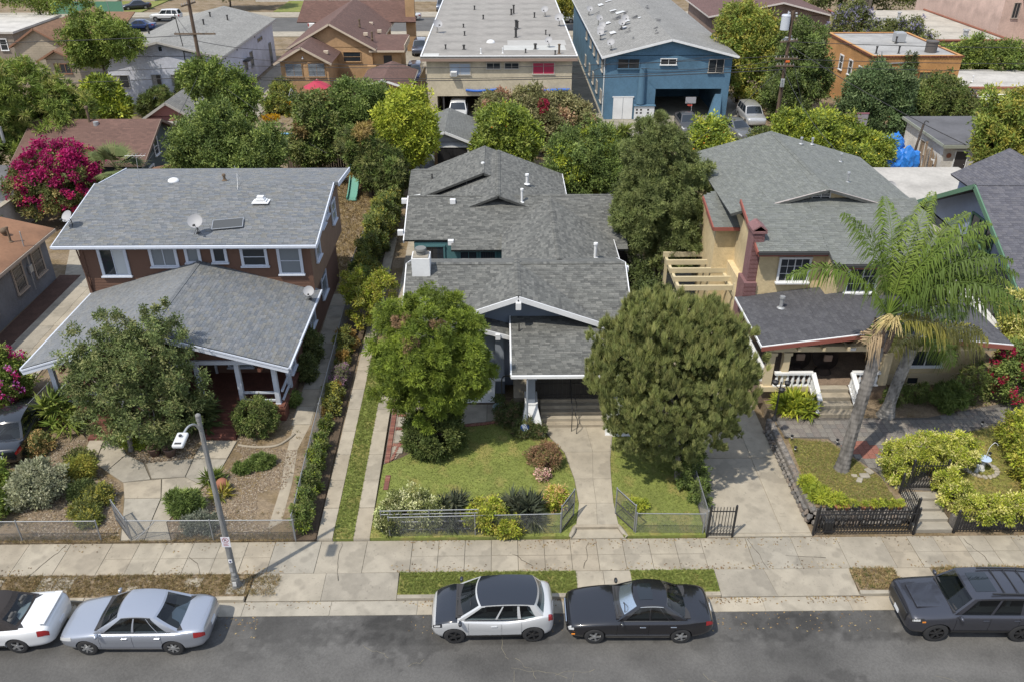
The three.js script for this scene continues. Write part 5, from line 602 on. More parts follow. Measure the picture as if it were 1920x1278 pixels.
{ // old house far left
  const wall = std([0.36, 0.31, 0.24], 0.95, { map: T.rough }), roof = farRoof(0.27, 0.15, 0.085), tr = paint(0.25, 0.13, 0.08);
  const h = gableHouse('weathered_house', 'weathered peeling house with rust brown gable roofs far left', { x0: -57.2, x1: -51.3, z0: -119, z1: -103, ye: 3.5, yr: 5.3 }, { wall, roof, trim: tr, ov: 0.4 }); siding(h, -57.2, -51.3, 0.3, 3.5, -103, wall, 0.2); part(h, 'wing_wall', box(-51.3, -47.8, 0.15, 2.85, -106, -98), wall); gableWall(h, 'gable_wall', -51.6, -47.8, -98, 0.1, 2.8, 2.85, [-49.8, 3.7], wall); roofFace(h, [[-47.3, 2.7, -97.5], [-47.3, 2.7, -112], [-49.9, 3.95, -112], [-49.9, 3.95, -97.5]], roof); roofFace(h, [[-52.2, 2.7, -106], [-52.2, 2.7, -97.5], [-49.9, 3.95, -97.5], [-49.9, 3.95, -106]], roof); part(h, 'barge_board', [board([-47.3, 2.6, -97.46], [-49.9, 3.85, -97.46], 0.06, 0.2), board([-52.2, 2.6, -97.46], [-49.9, 3.85, -97.46], 0.06, 0.2)], tr); windowUnit(h, [-49.6, 1.3, -97.98], 0, 1.7, 1.0, { frame: tr, f: 0.08, kind: 'triple' });
  roofFace(h, [[-51.8, 3.6, -103], [-47, 3.6, -108], [-47.5, 5.2, -116], [-54.2, 5.2, -116]], roof);
  const b = thing('flat_roofed_bungalow', 'grey flat roofed bungalow behind the large leafy tree at the left', 'house'); part(b, 'wall', box(-75, -62, 0.1, 3.2, -125, -112), stucco(0.26, 0.22, 0.18)); part(b, 'roof', box(-75.3, -61.7, 3.2, 3.45, -125.3, -111.7), std([0.5, 0.48, 0.45], 0.9, { map: T.rough })); for (const x of [-66, -63.4]) windowUnit(b, [x, 1.2, -111.98], 0, 0.8, 1.3, { kind: 'hung' });
}
{ // upper right
  const h = gableHouse('house_with_maroon_roof', 'house with wide maroon roof and white barge boards behind the tall trees', { x0: 28, x1: 43.6, z0: -132, z1: -116.4, ye: 4.5, yr: 6.1 }, { wall: stucco(0.24, 0.17, 0.14), roof: farRoof(0.16, 0.09, 0.08), trim: paint(0.6, 0.55, 0.52), ov: 0.6, xm: 37 }); windowUnit(h, [40.4, 1.8, -116.38], 0, 1.6, 1.4, { grid: [2, 2] });
  const f = thing('flat_roofed_house', 'low flat roofed house with tiled parapet behind the orange house', 'house'), tile = std([0.34, 0.13, 0.08], 0.85, { map: T.grain }); part(f, 'wall', box(46, 59.5, 0.1, 3.9, -124, -101), stucco(0.46, 0.42, 0.2)); part(f, 'roof', box(46.2, 59.3, 3.9, 4.0, -123.8, -101.2), std([0.42, 0.39, 0.34], 0.95, { map: T.rough })); part(f, 'parapet_tiles', [tube([[46, 4.05, -101], [59.5, 4.05, -101]], 0.16, 6, 4), tube([[46, 4.05, -124], [46, 4.05, -101]], 0.16, 6, 4), tube([[59.5, 4.05, -124], [59.5, 4.05, -101]], 0.16, 6, 4)], tile); for (const [x, z, r] of [[52.6, -110, 0.25], [55.6, -104, 0.3], [50.4, -106, 0.2], [53, -117, 0.2]]) ventPipe(f, x, 4.0, z, 0.7, r, M.galv);
  const q = thing('flat_roofed_annex', 'small flat roofed annex with olive wall and tiled edge beside the orange house', 'house'); part(q, 'wall', box(44.6, 58, 0.1, 2.8, -91, -82.6), stucco(0.45, 0.4, 0.17)); part(q, 'roof', box(44.8, 57.8, 2.8, 2.92, -90.8, -82.8), std([0.46, 0.44, 0.41], 0.95, { map: T.rough })); part(q, 'parapet_tiles', [tube([[44.6, 2.95, -82.6], [58, 2.95, -82.6]], 0.14, 6, 4), tube([[44.6, 2.95, -91], [44.6, 2.95, -82.6]], 0.14, 6, 4)], tile); ventPipe(q, 45.6, 2.9, -84.5, 0.4, 0.25, M.galv); ventPipe(q, 47.6, 2.9, -85.5, 0.5, 0.07, M.white);
  part(q, 'carport_roof', slab([V(46.5, 2.2, -79), V(51.5, 2.2, -79), V(51.5, 2.35, -82.6), V(46.5, 2.35, -82.6)], 0.1), M.white);
  const p = thing('pink_apartment_block', 'tall pale pink stucco apartment block in the far right corner', 'apartment block'), pw = stucco(0.6, 0.44, 0.38); part(p, 'wall', [box(61, 90, 0.1, 13, -130, -107), box(66, 90, 0.1, 13, -107, -101)], pw); part(p, 'cornice', box(60.8, 90, 13, 13.4, -130.2, -100.8), pw); for (const [x, y, z] of [[62.6, 5.6, -107], [64.8, 5.3, -107], [69, 4.6, -101], [75, 4.4, -101], [69, 1.6, -101]]) windowUnit(p, [x, y, z + 0.02], 0, x > 66 ? 1.7 : 0.7, 1.7, { frame: paint(0.4, 0.34, 0.3), f: 0.06 }); { const a = sub(p, 'air_conditioner', [67.9, 4.6, -100.98]); part(a, 'case', rbox(0.6, 0.5, 0.5, 0.03, 0, 0.25, 0.25), M.white); part(a, 'grille', box(-0.25, 0.25, 0.06, 0.42, 0.5, 0.52), M.galv); }
}
{ // across the back street
  const mk = (x0, x1, label, c, hh = 4.5) => { const b = thing('far_house', label, 'house'); part(b, 'wall', box(x0, x1, 0.1, hh, -175, -161), stucco(...c)); part(b, 'roof', slab([V(x0 - 0.5, hh, -160.4), V(x1 + 0.5, hh, -160.4), V(x1 + 0.5, hh + 1.8, -168), V(x0 - 0.5, hh + 1.8, -168)], 0.2), farRoof(0.25, 0.23, 0.22)); const n = Math.floor((x1 - x0) / 4); for (let i = 0; i < n; i++) windowUnit(b, [x0 + 2 + i * 4, 1.2, -160.98], 0, 1.5, 1.3, {}); part(b, 'porch_step', box((x0 + x1) / 2 - 1, (x0 + x1) / 2 + 1, 0.1, 0.6, -161, -159), concs[0]); };
  mk(-76, -62, 'beige house across the back street beside the dark parked car', [0.5, 0.42, 0.32]); mk(-44, -20, 'white house with green front lawns across the back street', [0.62, 0.6, 0.57]); mk(-16, -2, 'pale house behind dry grass across the back street', [0.5, 0.48, 0.44]); mk(6, 26, 'grey house across the back street behind the blue block', [0.4, 0.4, 0.42]); mk(34, 58, 'cream house across the back street behind the palm trunks', [0.56, 0.5, 0.4]); mk(-110, -84, 'tan house across the back street at the far left', [0.45, 0.38, 0.3]);
}
// ---------- vegetation ----------
function leafGeo(n, len, wid, spread, seed, o = {}) { // a tuft of separate leaves round the origin, growing along +y
  const r = rng(seed), P = [], q = new THREE.Quaternion(), a = V(), add = (...v) => v.forEach((p) => P.push(p.x, p.y, p.z));
  for (let i = 0; i < n; i++) {
    const th = r() * 6.283, el = o.el ? rr(o.el[0], o.el[1], r) : Math.asin(rr(-0.5, 1, r)), d = V(Math.cos(th) * Math.cos(el), Math.sin(el), Math.sin(th) * Math.cos(el));
    const at = d.clone().multiplyScalar(spread * (o.shell ? rr(0.1, 0.3, r) : r())), L = len * rr(0.7, 1.25, r), W = wid * rr(0.7, 1.25, r);
    if (o.flat) d.y *= 0.4; const dir = d.clone().add(V(rr(-0.5, 0.5, r), rr(-0.4, 0.4, r), rr(-0.5, 0.5, r)).multiplyScalar(o.jit ?? 1)).normalize(), s = dir.clone().cross(V(rr(-1, 1, r), rr(0.2, 1, r), rr(-1, 1, r))).normalize(), nrm = dir.clone().cross(s).normalize();
    const b = at, t = at.clone().addScaledVector(dir, L).addScaledVector(nrm, -L * 0.12), l = at.clone().addScaledVector(dir, L * 0.45).addScaledVector(s, W / 2).addScaledVector(nrm, L * 0.05), rt = at.clone().addScaledVector(dir, L * 0.45).addScaledVector(s, -W / 2).addScaledVector(nrm, L * 0.05);
    add(b, l, t, b, t, rt);
  }
  const g = new THREE.BufferGeometry(); g.setAttribute('position', new THREE.Float32BufferAttribute(P, 3)); g.computeVertexNormals(); g.setAttribute('uv', new THREE.Float32BufferAttribute(new Float32Array(P.length / 3 * 2), 2)); return g;
}
const LEAF = {
  broad: [1, 2, 3].map((s) => leafGeo(16, 0.17, 0.085, 0.2, s)), fine: [4, 5, 6].map((s) => leafGeo(20, 0.13, 0.065, 0.2, s)), big: [7, 8].map((s) => leafGeo(12, 0.3, 0.13, 0.24, s)),
  needle: [9, 10].map((s) => leafGeo(34, 0.24, 0.02, 0.05, s, { el: [0.2, 1.5], jit: 0.3, shell: true })), spray: [11, 12].map((s) => leafGeo(22, 0.2, 0.055, 0.1, s, { el: [-0.1, 1.2], jit: 0.6 })),
  fluff: [21, 22, 23].map((s) => leafGeo(34, 0.13, 0.032, 0.13, s, { el: [-0.2, 1.3], jit: 0.7 })), bristle: [24, 25].map((s) => leafGeo(30, 0.17, 0.016, 0.05, s, { el: [0.5, 1.5], jit: 0.25, shell: true })),
  long: [13, 14].map((s) => leafGeo(20, 0.34, 0.07, 0.12, s, { el: [-0.3, 0.9], jit: 0.5 })), blade: [15].map((s) => leafGeo(26, 0.75, 0.06, 0.04, s, { el: [0.05, 1.4], jit: 0.2, shell: true })), petal: [16].map((s) => leafGeo(18, 0.12, 0.09, 0.18, s)),
  grass: [17].map((s) => leafGeo(9, 0.07, 0.012, 0.05, s, { el: [0.7, 1.5], jit: 0.3 })), straw: [18].map((s) => leafGeo(10, 0.12, 0.012, 0.07, s, { el: [0.2, 1.4], jit: 0.5 })),
};
const leafMat = new THREE.MeshPhysicalMaterial({ color: 0xffffff, roughness: 0.55, side: THREE.DoubleSide, transmission: 0.32, thickness: 0, specularIntensity: 0.4 }), dryMat = std([1, 1, 1], 0.95, { side: THREE.DoubleSide });
const GREEN = {
  olive: [[0.095, 0.115, 0.04], [0.07, 0.09, 0.03], [0.12, 0.135, 0.05], [0.055, 0.07, 0.028]], dark: [[0.045, 0.065, 0.022], [0.06, 0.085, 0.03], [0.08, 0.105, 0.04], [0.035, 0.052, 0.02]],
  fresh: [[0.12, 0.165, 0.035], [0.09, 0.135, 0.028], [0.15, 0.19, 0.045], [0.075, 0.11, 0.025]], lime: [[0.2, 0.24, 0.03], [0.155, 0.2, 0.025], [0.24, 0.27, 0.04], [0.11, 0.15, 0.02]], mid: [[0.085, 0.125, 0.035], [0.065, 0.1, 0.028], [0.11, 0.15, 0.045], [0.05, 0.078, 0.022]],
  yellow: [[0.17, 0.175, 0.035], [0.13, 0.15, 0.03], [0.21, 0.2, 0.045], [0.1, 0.12, 0.03]], silver: [[0.17, 0.19, 0.13], [0.13, 0.15, 0.1], [0.2, 0.215, 0.16]], variegated: [[0.33, 0.33, 0.15], [0.22, 0.24, 0.06], [0.28, 0.29, 0.09], [0.13, 0.16, 0.04]], magenta: [[0.2, 0.007, 0.072], [0.16, 0.006, 0.06], [0.24, 0.012, 0.095], [0.18, 0.007, 0.078]], dry: [[0.34, 0.25, 0.12], [0.29, 0.21, 0.1], [0.4, 0.31, 0.16]], pine: [[0.095, 0.115, 0.04], [0.075, 0.095, 0.032], [0.125, 0.14, 0.055], [0.06, 0.075, 0.028]], orange: [[0.15, 0.1, 0.03], [0.13, 0.1, 0.035]],
};
// leaves spread in clusters over one or more ellipsoids [x, y, z, rx, ry, rz]
function foliage(parent, name, blobs, o) {
  const r = rng(o.seed ?? 1), geos = LEAF[o.leaf ?? 'broad'], items = geos.map(() => []), [s0, s1] = o.size ?? [0.9, 1.4], total = blobs.reduce((a, b) => a + b[3] * b[4] + b[4] * b[5] + b[3] * b[5], 0);
  for (const [cx, cy, cz, rx, ry, rz] of blobs) {
    const share = (rx * ry + ry * rz + rx * rz) / total, n = Math.round(o.n * share), K = Math.max(5, Math.round((o.clusters ?? 34) * Math.sqrt(blobs.length) * share + 4)), per = Math.max(1, Math.round(n / K));
    for (let k = 0; k < K; k++) {
      const y = clamp(1 - 2 * (k + r()) / K, -1, 1), ph = k * 2.39996 + r() * 0.8, q = Math.sqrt(1 - y * y), rad = rr(o.rad?.[0] ?? 0.62, o.rad?.[1] ?? 0.98, r); if (y < (o.floor ?? -0.75) && r() < 0.7) continue;
      const c = V(cx + Math.cos(ph) * q * rx * rad, cy + y * ry * rad, cz + Math.sin(ph) * q * rz * rad), cr = (o.cr ?? 0.4) * rr(0.7, 1.25, r), pal = r() < (o.accent ?? 0) ? o.accentCols : o.cols, tone = rr(0.82, 1.18, r);
      for (let i = 0; i < per; i++) {
        const d = V(rr(-1, 1, r), rr(-1, 1, r), rr(-1, 1, r)); if (d.length() > 1) d.normalize().multiplyScalar(r()); else d.normalize().multiplyScalar(Math.pow(r(), 0.45));
        const p = c.clone().add(V(d.x * rx * cr, d.y * ry * cr, d.z * rz * cr)); if (p.y < (o.minY ?? 0.2)) continue;
        const out = V((p.x - cx) / rx, (p.y - cy) / ry, (p.z - cz) / rz).multiplyScalar(o.out ?? 0.8).add(V(0, o.up ?? 0.3, 0)).add(V(rr(-1, 1, r), rr(-1, 1, r), rr(-1, 1, r)).multiplyScalar(o.wild ?? 0.7)).normalize(), e = out.length() > 0.1 ? out : V(0, 1, 0);
        const qn = new THREE.Quaternion().setFromUnitVectors(V(0, 1, 0), e).multiply(new THREE.Quaternion().setFromAxisAngle(V(0, 1, 0), r() * 6.283)), s = rr(s0, s1, r), col = pick(pal, r), j = tone * rr(0.85, 1.15, r);
        items[Math.floor(r() * geos.length)].push([new THREE.Matrix4().compose(p, qn, V(s, s * (o.stretch ?? 1), s)), C(col[0] * j * 2.05, col[1] * j * 1.9, col[2] * j * 1.7)]);
      }
    }
  }
  items.forEach((list, g) => { if (!list.length) return; const im = new THREE.InstancedMesh(geos[g], o.mat ?? leafMat, list.length); list.forEach(([m, c], i) => { im.setMatrixAt(i, m); im.setColorAt(i, c); }); im.name = name; im.userData.kind = 'stuff'; im.castShadow = im.receiveShadow = true; parent.add(im); });
}
function limb(pts, r0, r1, n = 7) { // tapered bent branch
  const c = new THREE.CatmullRomCurve3(pts.map((p) => V(...p))), seg = pts.length * 4, g = new THREE.TubeGeometry(c, seg, 1, n), p = g.attributes.position, a = V();
  for (let i = 0; i <= seg; i++) { const t = i / seg, ctr = c.getPointAt(t), rad = lerp(r0, r1, Math.pow(t, 0.8)); for (let k = 0; k <= n; k++) { const j = i * (n + 1) + k; a.fromBufferAttribute(p, j).sub(ctr).multiplyScalar(rad).add(ctr); p.setXYZ(j, a.x, a.y, a.z); } }
  g.computeVertexNormals(); return g.toNonIndexed();
}
function tree(name, label, base, blobs, o = {}) { // blobs in world coordinates
  const t = thing(name, label, o.category ?? 'tree', [0, 0, 0], 0, o.group), r = rng((o.seed ?? 1) * 7 + 3), [bx, by, bz] = base, main = blobs[0], h = main[1] - by, r0 = o.trunk ?? 0.16, gs = [];
  const top = [lerp(bx, main[0], 0.7), by + h * 0.75, lerp(bz, main[2], 0.7)]; const stems = o.stems ?? 1;
  if (!o.noTrunk) { for (let s = 0; s < stems; s++) { const dx = stems > 1 ? Math.cos(s * 2.3) * 0.25 : 0, dz = stems > 1 ? Math.sin(s * 2.3) * 0.25 : 0; gs.push(limb([[bx + dx, by - 0.1, bz + dz], [lerp(bx, top[0], 0.4) + rr(-0.2, 0.2, r) + dx * 2, by + h * 0.35, lerp(bz, top[2], 0.4) + dz * 2], [top[0] + dx * 3, top[1], top[2] + dz * 3]], r0, r0 * 0.5)); }
    for (const b of blobs) for (let k = 0; k < (o.limbs ?? 3); k++) { const a = r() * 6.28; gs.push(limb([top, [lerp(top[0], b[0], 0.5) + rr(-0.2, 0.2, r), lerp(top[1], b[1], 0.6), lerp(top[2], b[2], 0.5)], [b[0] + Math.cos(a) * b[3] * 0.6, b[1] + b[4] * rr(-0.1, 0.55, r), b[2] + Math.sin(a) * b[5] * 0.6]], r0 * 0.45, r0 * 0.1, 5)); }
    part(t, 'trunk', gs, o.bark ?? M.bark); }
  foliage(t, o.crownName ?? 'crown', blobs, { cols: GREEN.mid, n: 1200, ...o, trunk: undefined }); return t;
}
const gY = 0.15;
// --- the four big trees of the front yards
tree('broadleaf_tree', 'sparse dark leaved tree in front of the brown house porch', [-16.0, GY, -29.4], [[-15.6, 3.9, -29.9, 2.0, 1.9, 1.8], [-16.7, 4.3, -29.7, 1.5, 1.5, 1.4], [-14.4, 4.6, -30.1, 1.5, 1.5, 1.4], [-15.4, 2.4, -29.2, 2.1, 1.2, 1.6], [-17.6, 3.2, -29.7, 0.95, 1.1, 1], [-13.6, 3.2, -29.8, 1.0, 1.3, 1], [-14.2, 6.0, -30.2, 0.75, 0.9, 0.7], [-15.9, 5.9, -30, 0.9, 0.8, 0.8], [-16.6, 1.7, -29.2, 1.1, 0.8, 0.9], [-14.2, 1.6, -29.2, 1.3, 0.9, 1.0]], { seed: 31, n: 3600, leaf: 'broad', cols: [[0.085, 0.118, 0.045], [0.066, 0.094, 0.035], [0.11, 0.14, 0.055], [0.05, 0.072, 0.028], [0.12, 0.135, 0.06]], size: [0.5, 0.85], clusters: 50, cr: 0.34, rad: [0.45, 1.12], trunk: 0.13, stems: 3, bark: M.barkPale, limbs: 2 });
{ const t = tree('clipped_conifer', 'rounded yellow green conifer with tufted crown beside the grey bungalow', [-3.1, LB, -29.5], [[-3.0, 4.9, -30, 2.5, 2.15, 2.3], [-3.7, 3.6, -29.6, 1.75, 1.4, 1.6], [-2.2, 3.7, -29.6, 1.7, 1.5, 1.6], [-2.9, 2.5, -29.4, 1.3, 1.1, 1.2]], { seed: 12, n: 7000, leaf: 'fluff', cols: [[0.11, 0.155, 0.025], [0.082, 0.12, 0.02], [0.14, 0.185, 0.03], [0.06, 0.09, 0.017], [0.1, 0.14, 0.022]], size: [0.8, 1.35], clusters: 120, cr: 0.19, rad: [0.66, 1.05], trunk: 0.25, out: 1, up: 0.25, wild: 0.6, category: 'conifer', limbs: 4 });
  foliage(t, 'dead_foliage', [[-4.0, 6.5, -29.2, 0.4, 0.22, 0.35], [-2.5, 6.4, -28.9, 0.3, 0.2, 0.3], [-3.6, 5.9, -28.3, 0.3, 0.3, 0.3]], { seed: 5, n: 150, leaf: 'spray', cols: [[0.11, 0.075, 0.045], [0.14, 0.1, 0.06], [0.085, 0.055, 0.035]], size: [0.5, 0.8], clusters: 6, mat: dryMat });
  tree('round_bush', 'dense dark rounded bush at the foot of the clipped conifer', [-2.95, LB, -29.2], [[-2.95, 1.05, -29.1, 1.3, 0.95, 1.15]], { seed: 3, n: 1500, leaf: 'fine', cols: [[0.05, 0.072, 0.022], [0.04, 0.06, 0.018], [0.075, 0.095, 0.03]], size: [0.8, 1.1], clusters: 60, cr: 0.22, rad: [0.84, 0.96], trunk: 0.08, category: 'bush' }); }
{ const t = tree('pine_tree', 'large round pine with upright pale shoots over the front driveway', [7.25, LB, -26.9], [[6.7, 4.5, -28, 2.7, 2.9, 2.6], [5.0, 4.6, -27.7, 1.6, 1.9, 1.6], [8.6, 4.3, -27.9, 1.6, 1.8, 1.6], [6.1, 6.5, -28.2, 1.7, 1.5, 1.5], [7.7, 6.3, -28, 1.5, 1.4, 1.4], [5.4, 2.7, -27.2, 1.6, 1.2, 1.4], [7.8, 2.5, -27.2, 1.6, 1.3, 1.4], [6.8, 4.0, -26.2, 1.9, 1.7, 1.3], [4.6, 5.6, -28.3, 1.2, 1.3, 1.2], [9.2, 5.4, -28.2, 1.1, 1.3, 1.1], [6.3, 2.0, -26.8, 1.3, 0.8, 1.1]], { seed: 21, n: 14000, leaf: 'bristle', cols: [[0.15, 0.18, 0.075], [0.125, 0.155, 0.064], [0.18, 0.205, 0.092], [0.1, 0.125, 0.05]], size: [0.65, 1.05], clusters: 150, cr: 0.17, rad: [0.5, 1.08], trunk: 0.22, out: 0.35, up: 1.3, wild: 0.35, stretch: 1.5, category: 'pine', limbs: 5, bark: M.barkPale });
  foliage(t, 'young_shoots', [[6.75, 4.55, -27.9, 3.2, 3.2, 3.0], [5.0, 4.6, -27.7, 1.6, 1.9, 1.6], [8.6, 4.3, -27.9, 1.6, 1.8, 1.6], [6.1, 6.5, -28.2, 1.7, 1.5, 1.5], [7.7, 6.3, -28, 1.5, 1.4, 1.4]], { seed: 8, n: 2800, leaf: 'bristle', cols: [[0.17, 0.2, 0.08], [0.145, 0.175, 0.07], [0.19, 0.21, 0.09]], size: [0.75, 1.1], stretch: 2.6, clusters: 260, cr: 0.12, rad: [0.86, 1.02], out: 0.25, up: 1.6, wild: 0.2, floor: -0.3 }); }
tree('evergreen_tree', 'tall dark feathery evergreen between the bungalow and the cream house', [9.5, gY, -45.6], [[9.0, 5.2, -45, 2.6, 2.6, 2.5], [8.7, 7.6, -45.2, 1.9, 2.1, 1.9], [8.5, 9.2, -45.3, 1.1, 1.3, 1.1], [9.6, 3.4, -44.6, 2.1, 1.8, 2.0], [7.8, 4.8, -45, 1.7, 1.9, 1.7], [10.3, 6.3, -45.2, 1.5, 1.8, 1.5]], { seed: 41, n: 7000, leaf: 'fluff', cols: [[0.11, 0.14, 0.055], [0.085, 0.112, 0.042], [0.14, 0.17, 0.07], [0.065, 0.088, 0.033]], size: [1.0, 1.6], clusters: 70, cr: 0.3, rad: [0.66, 1.02], trunk: 0.25, limbs: 2 });
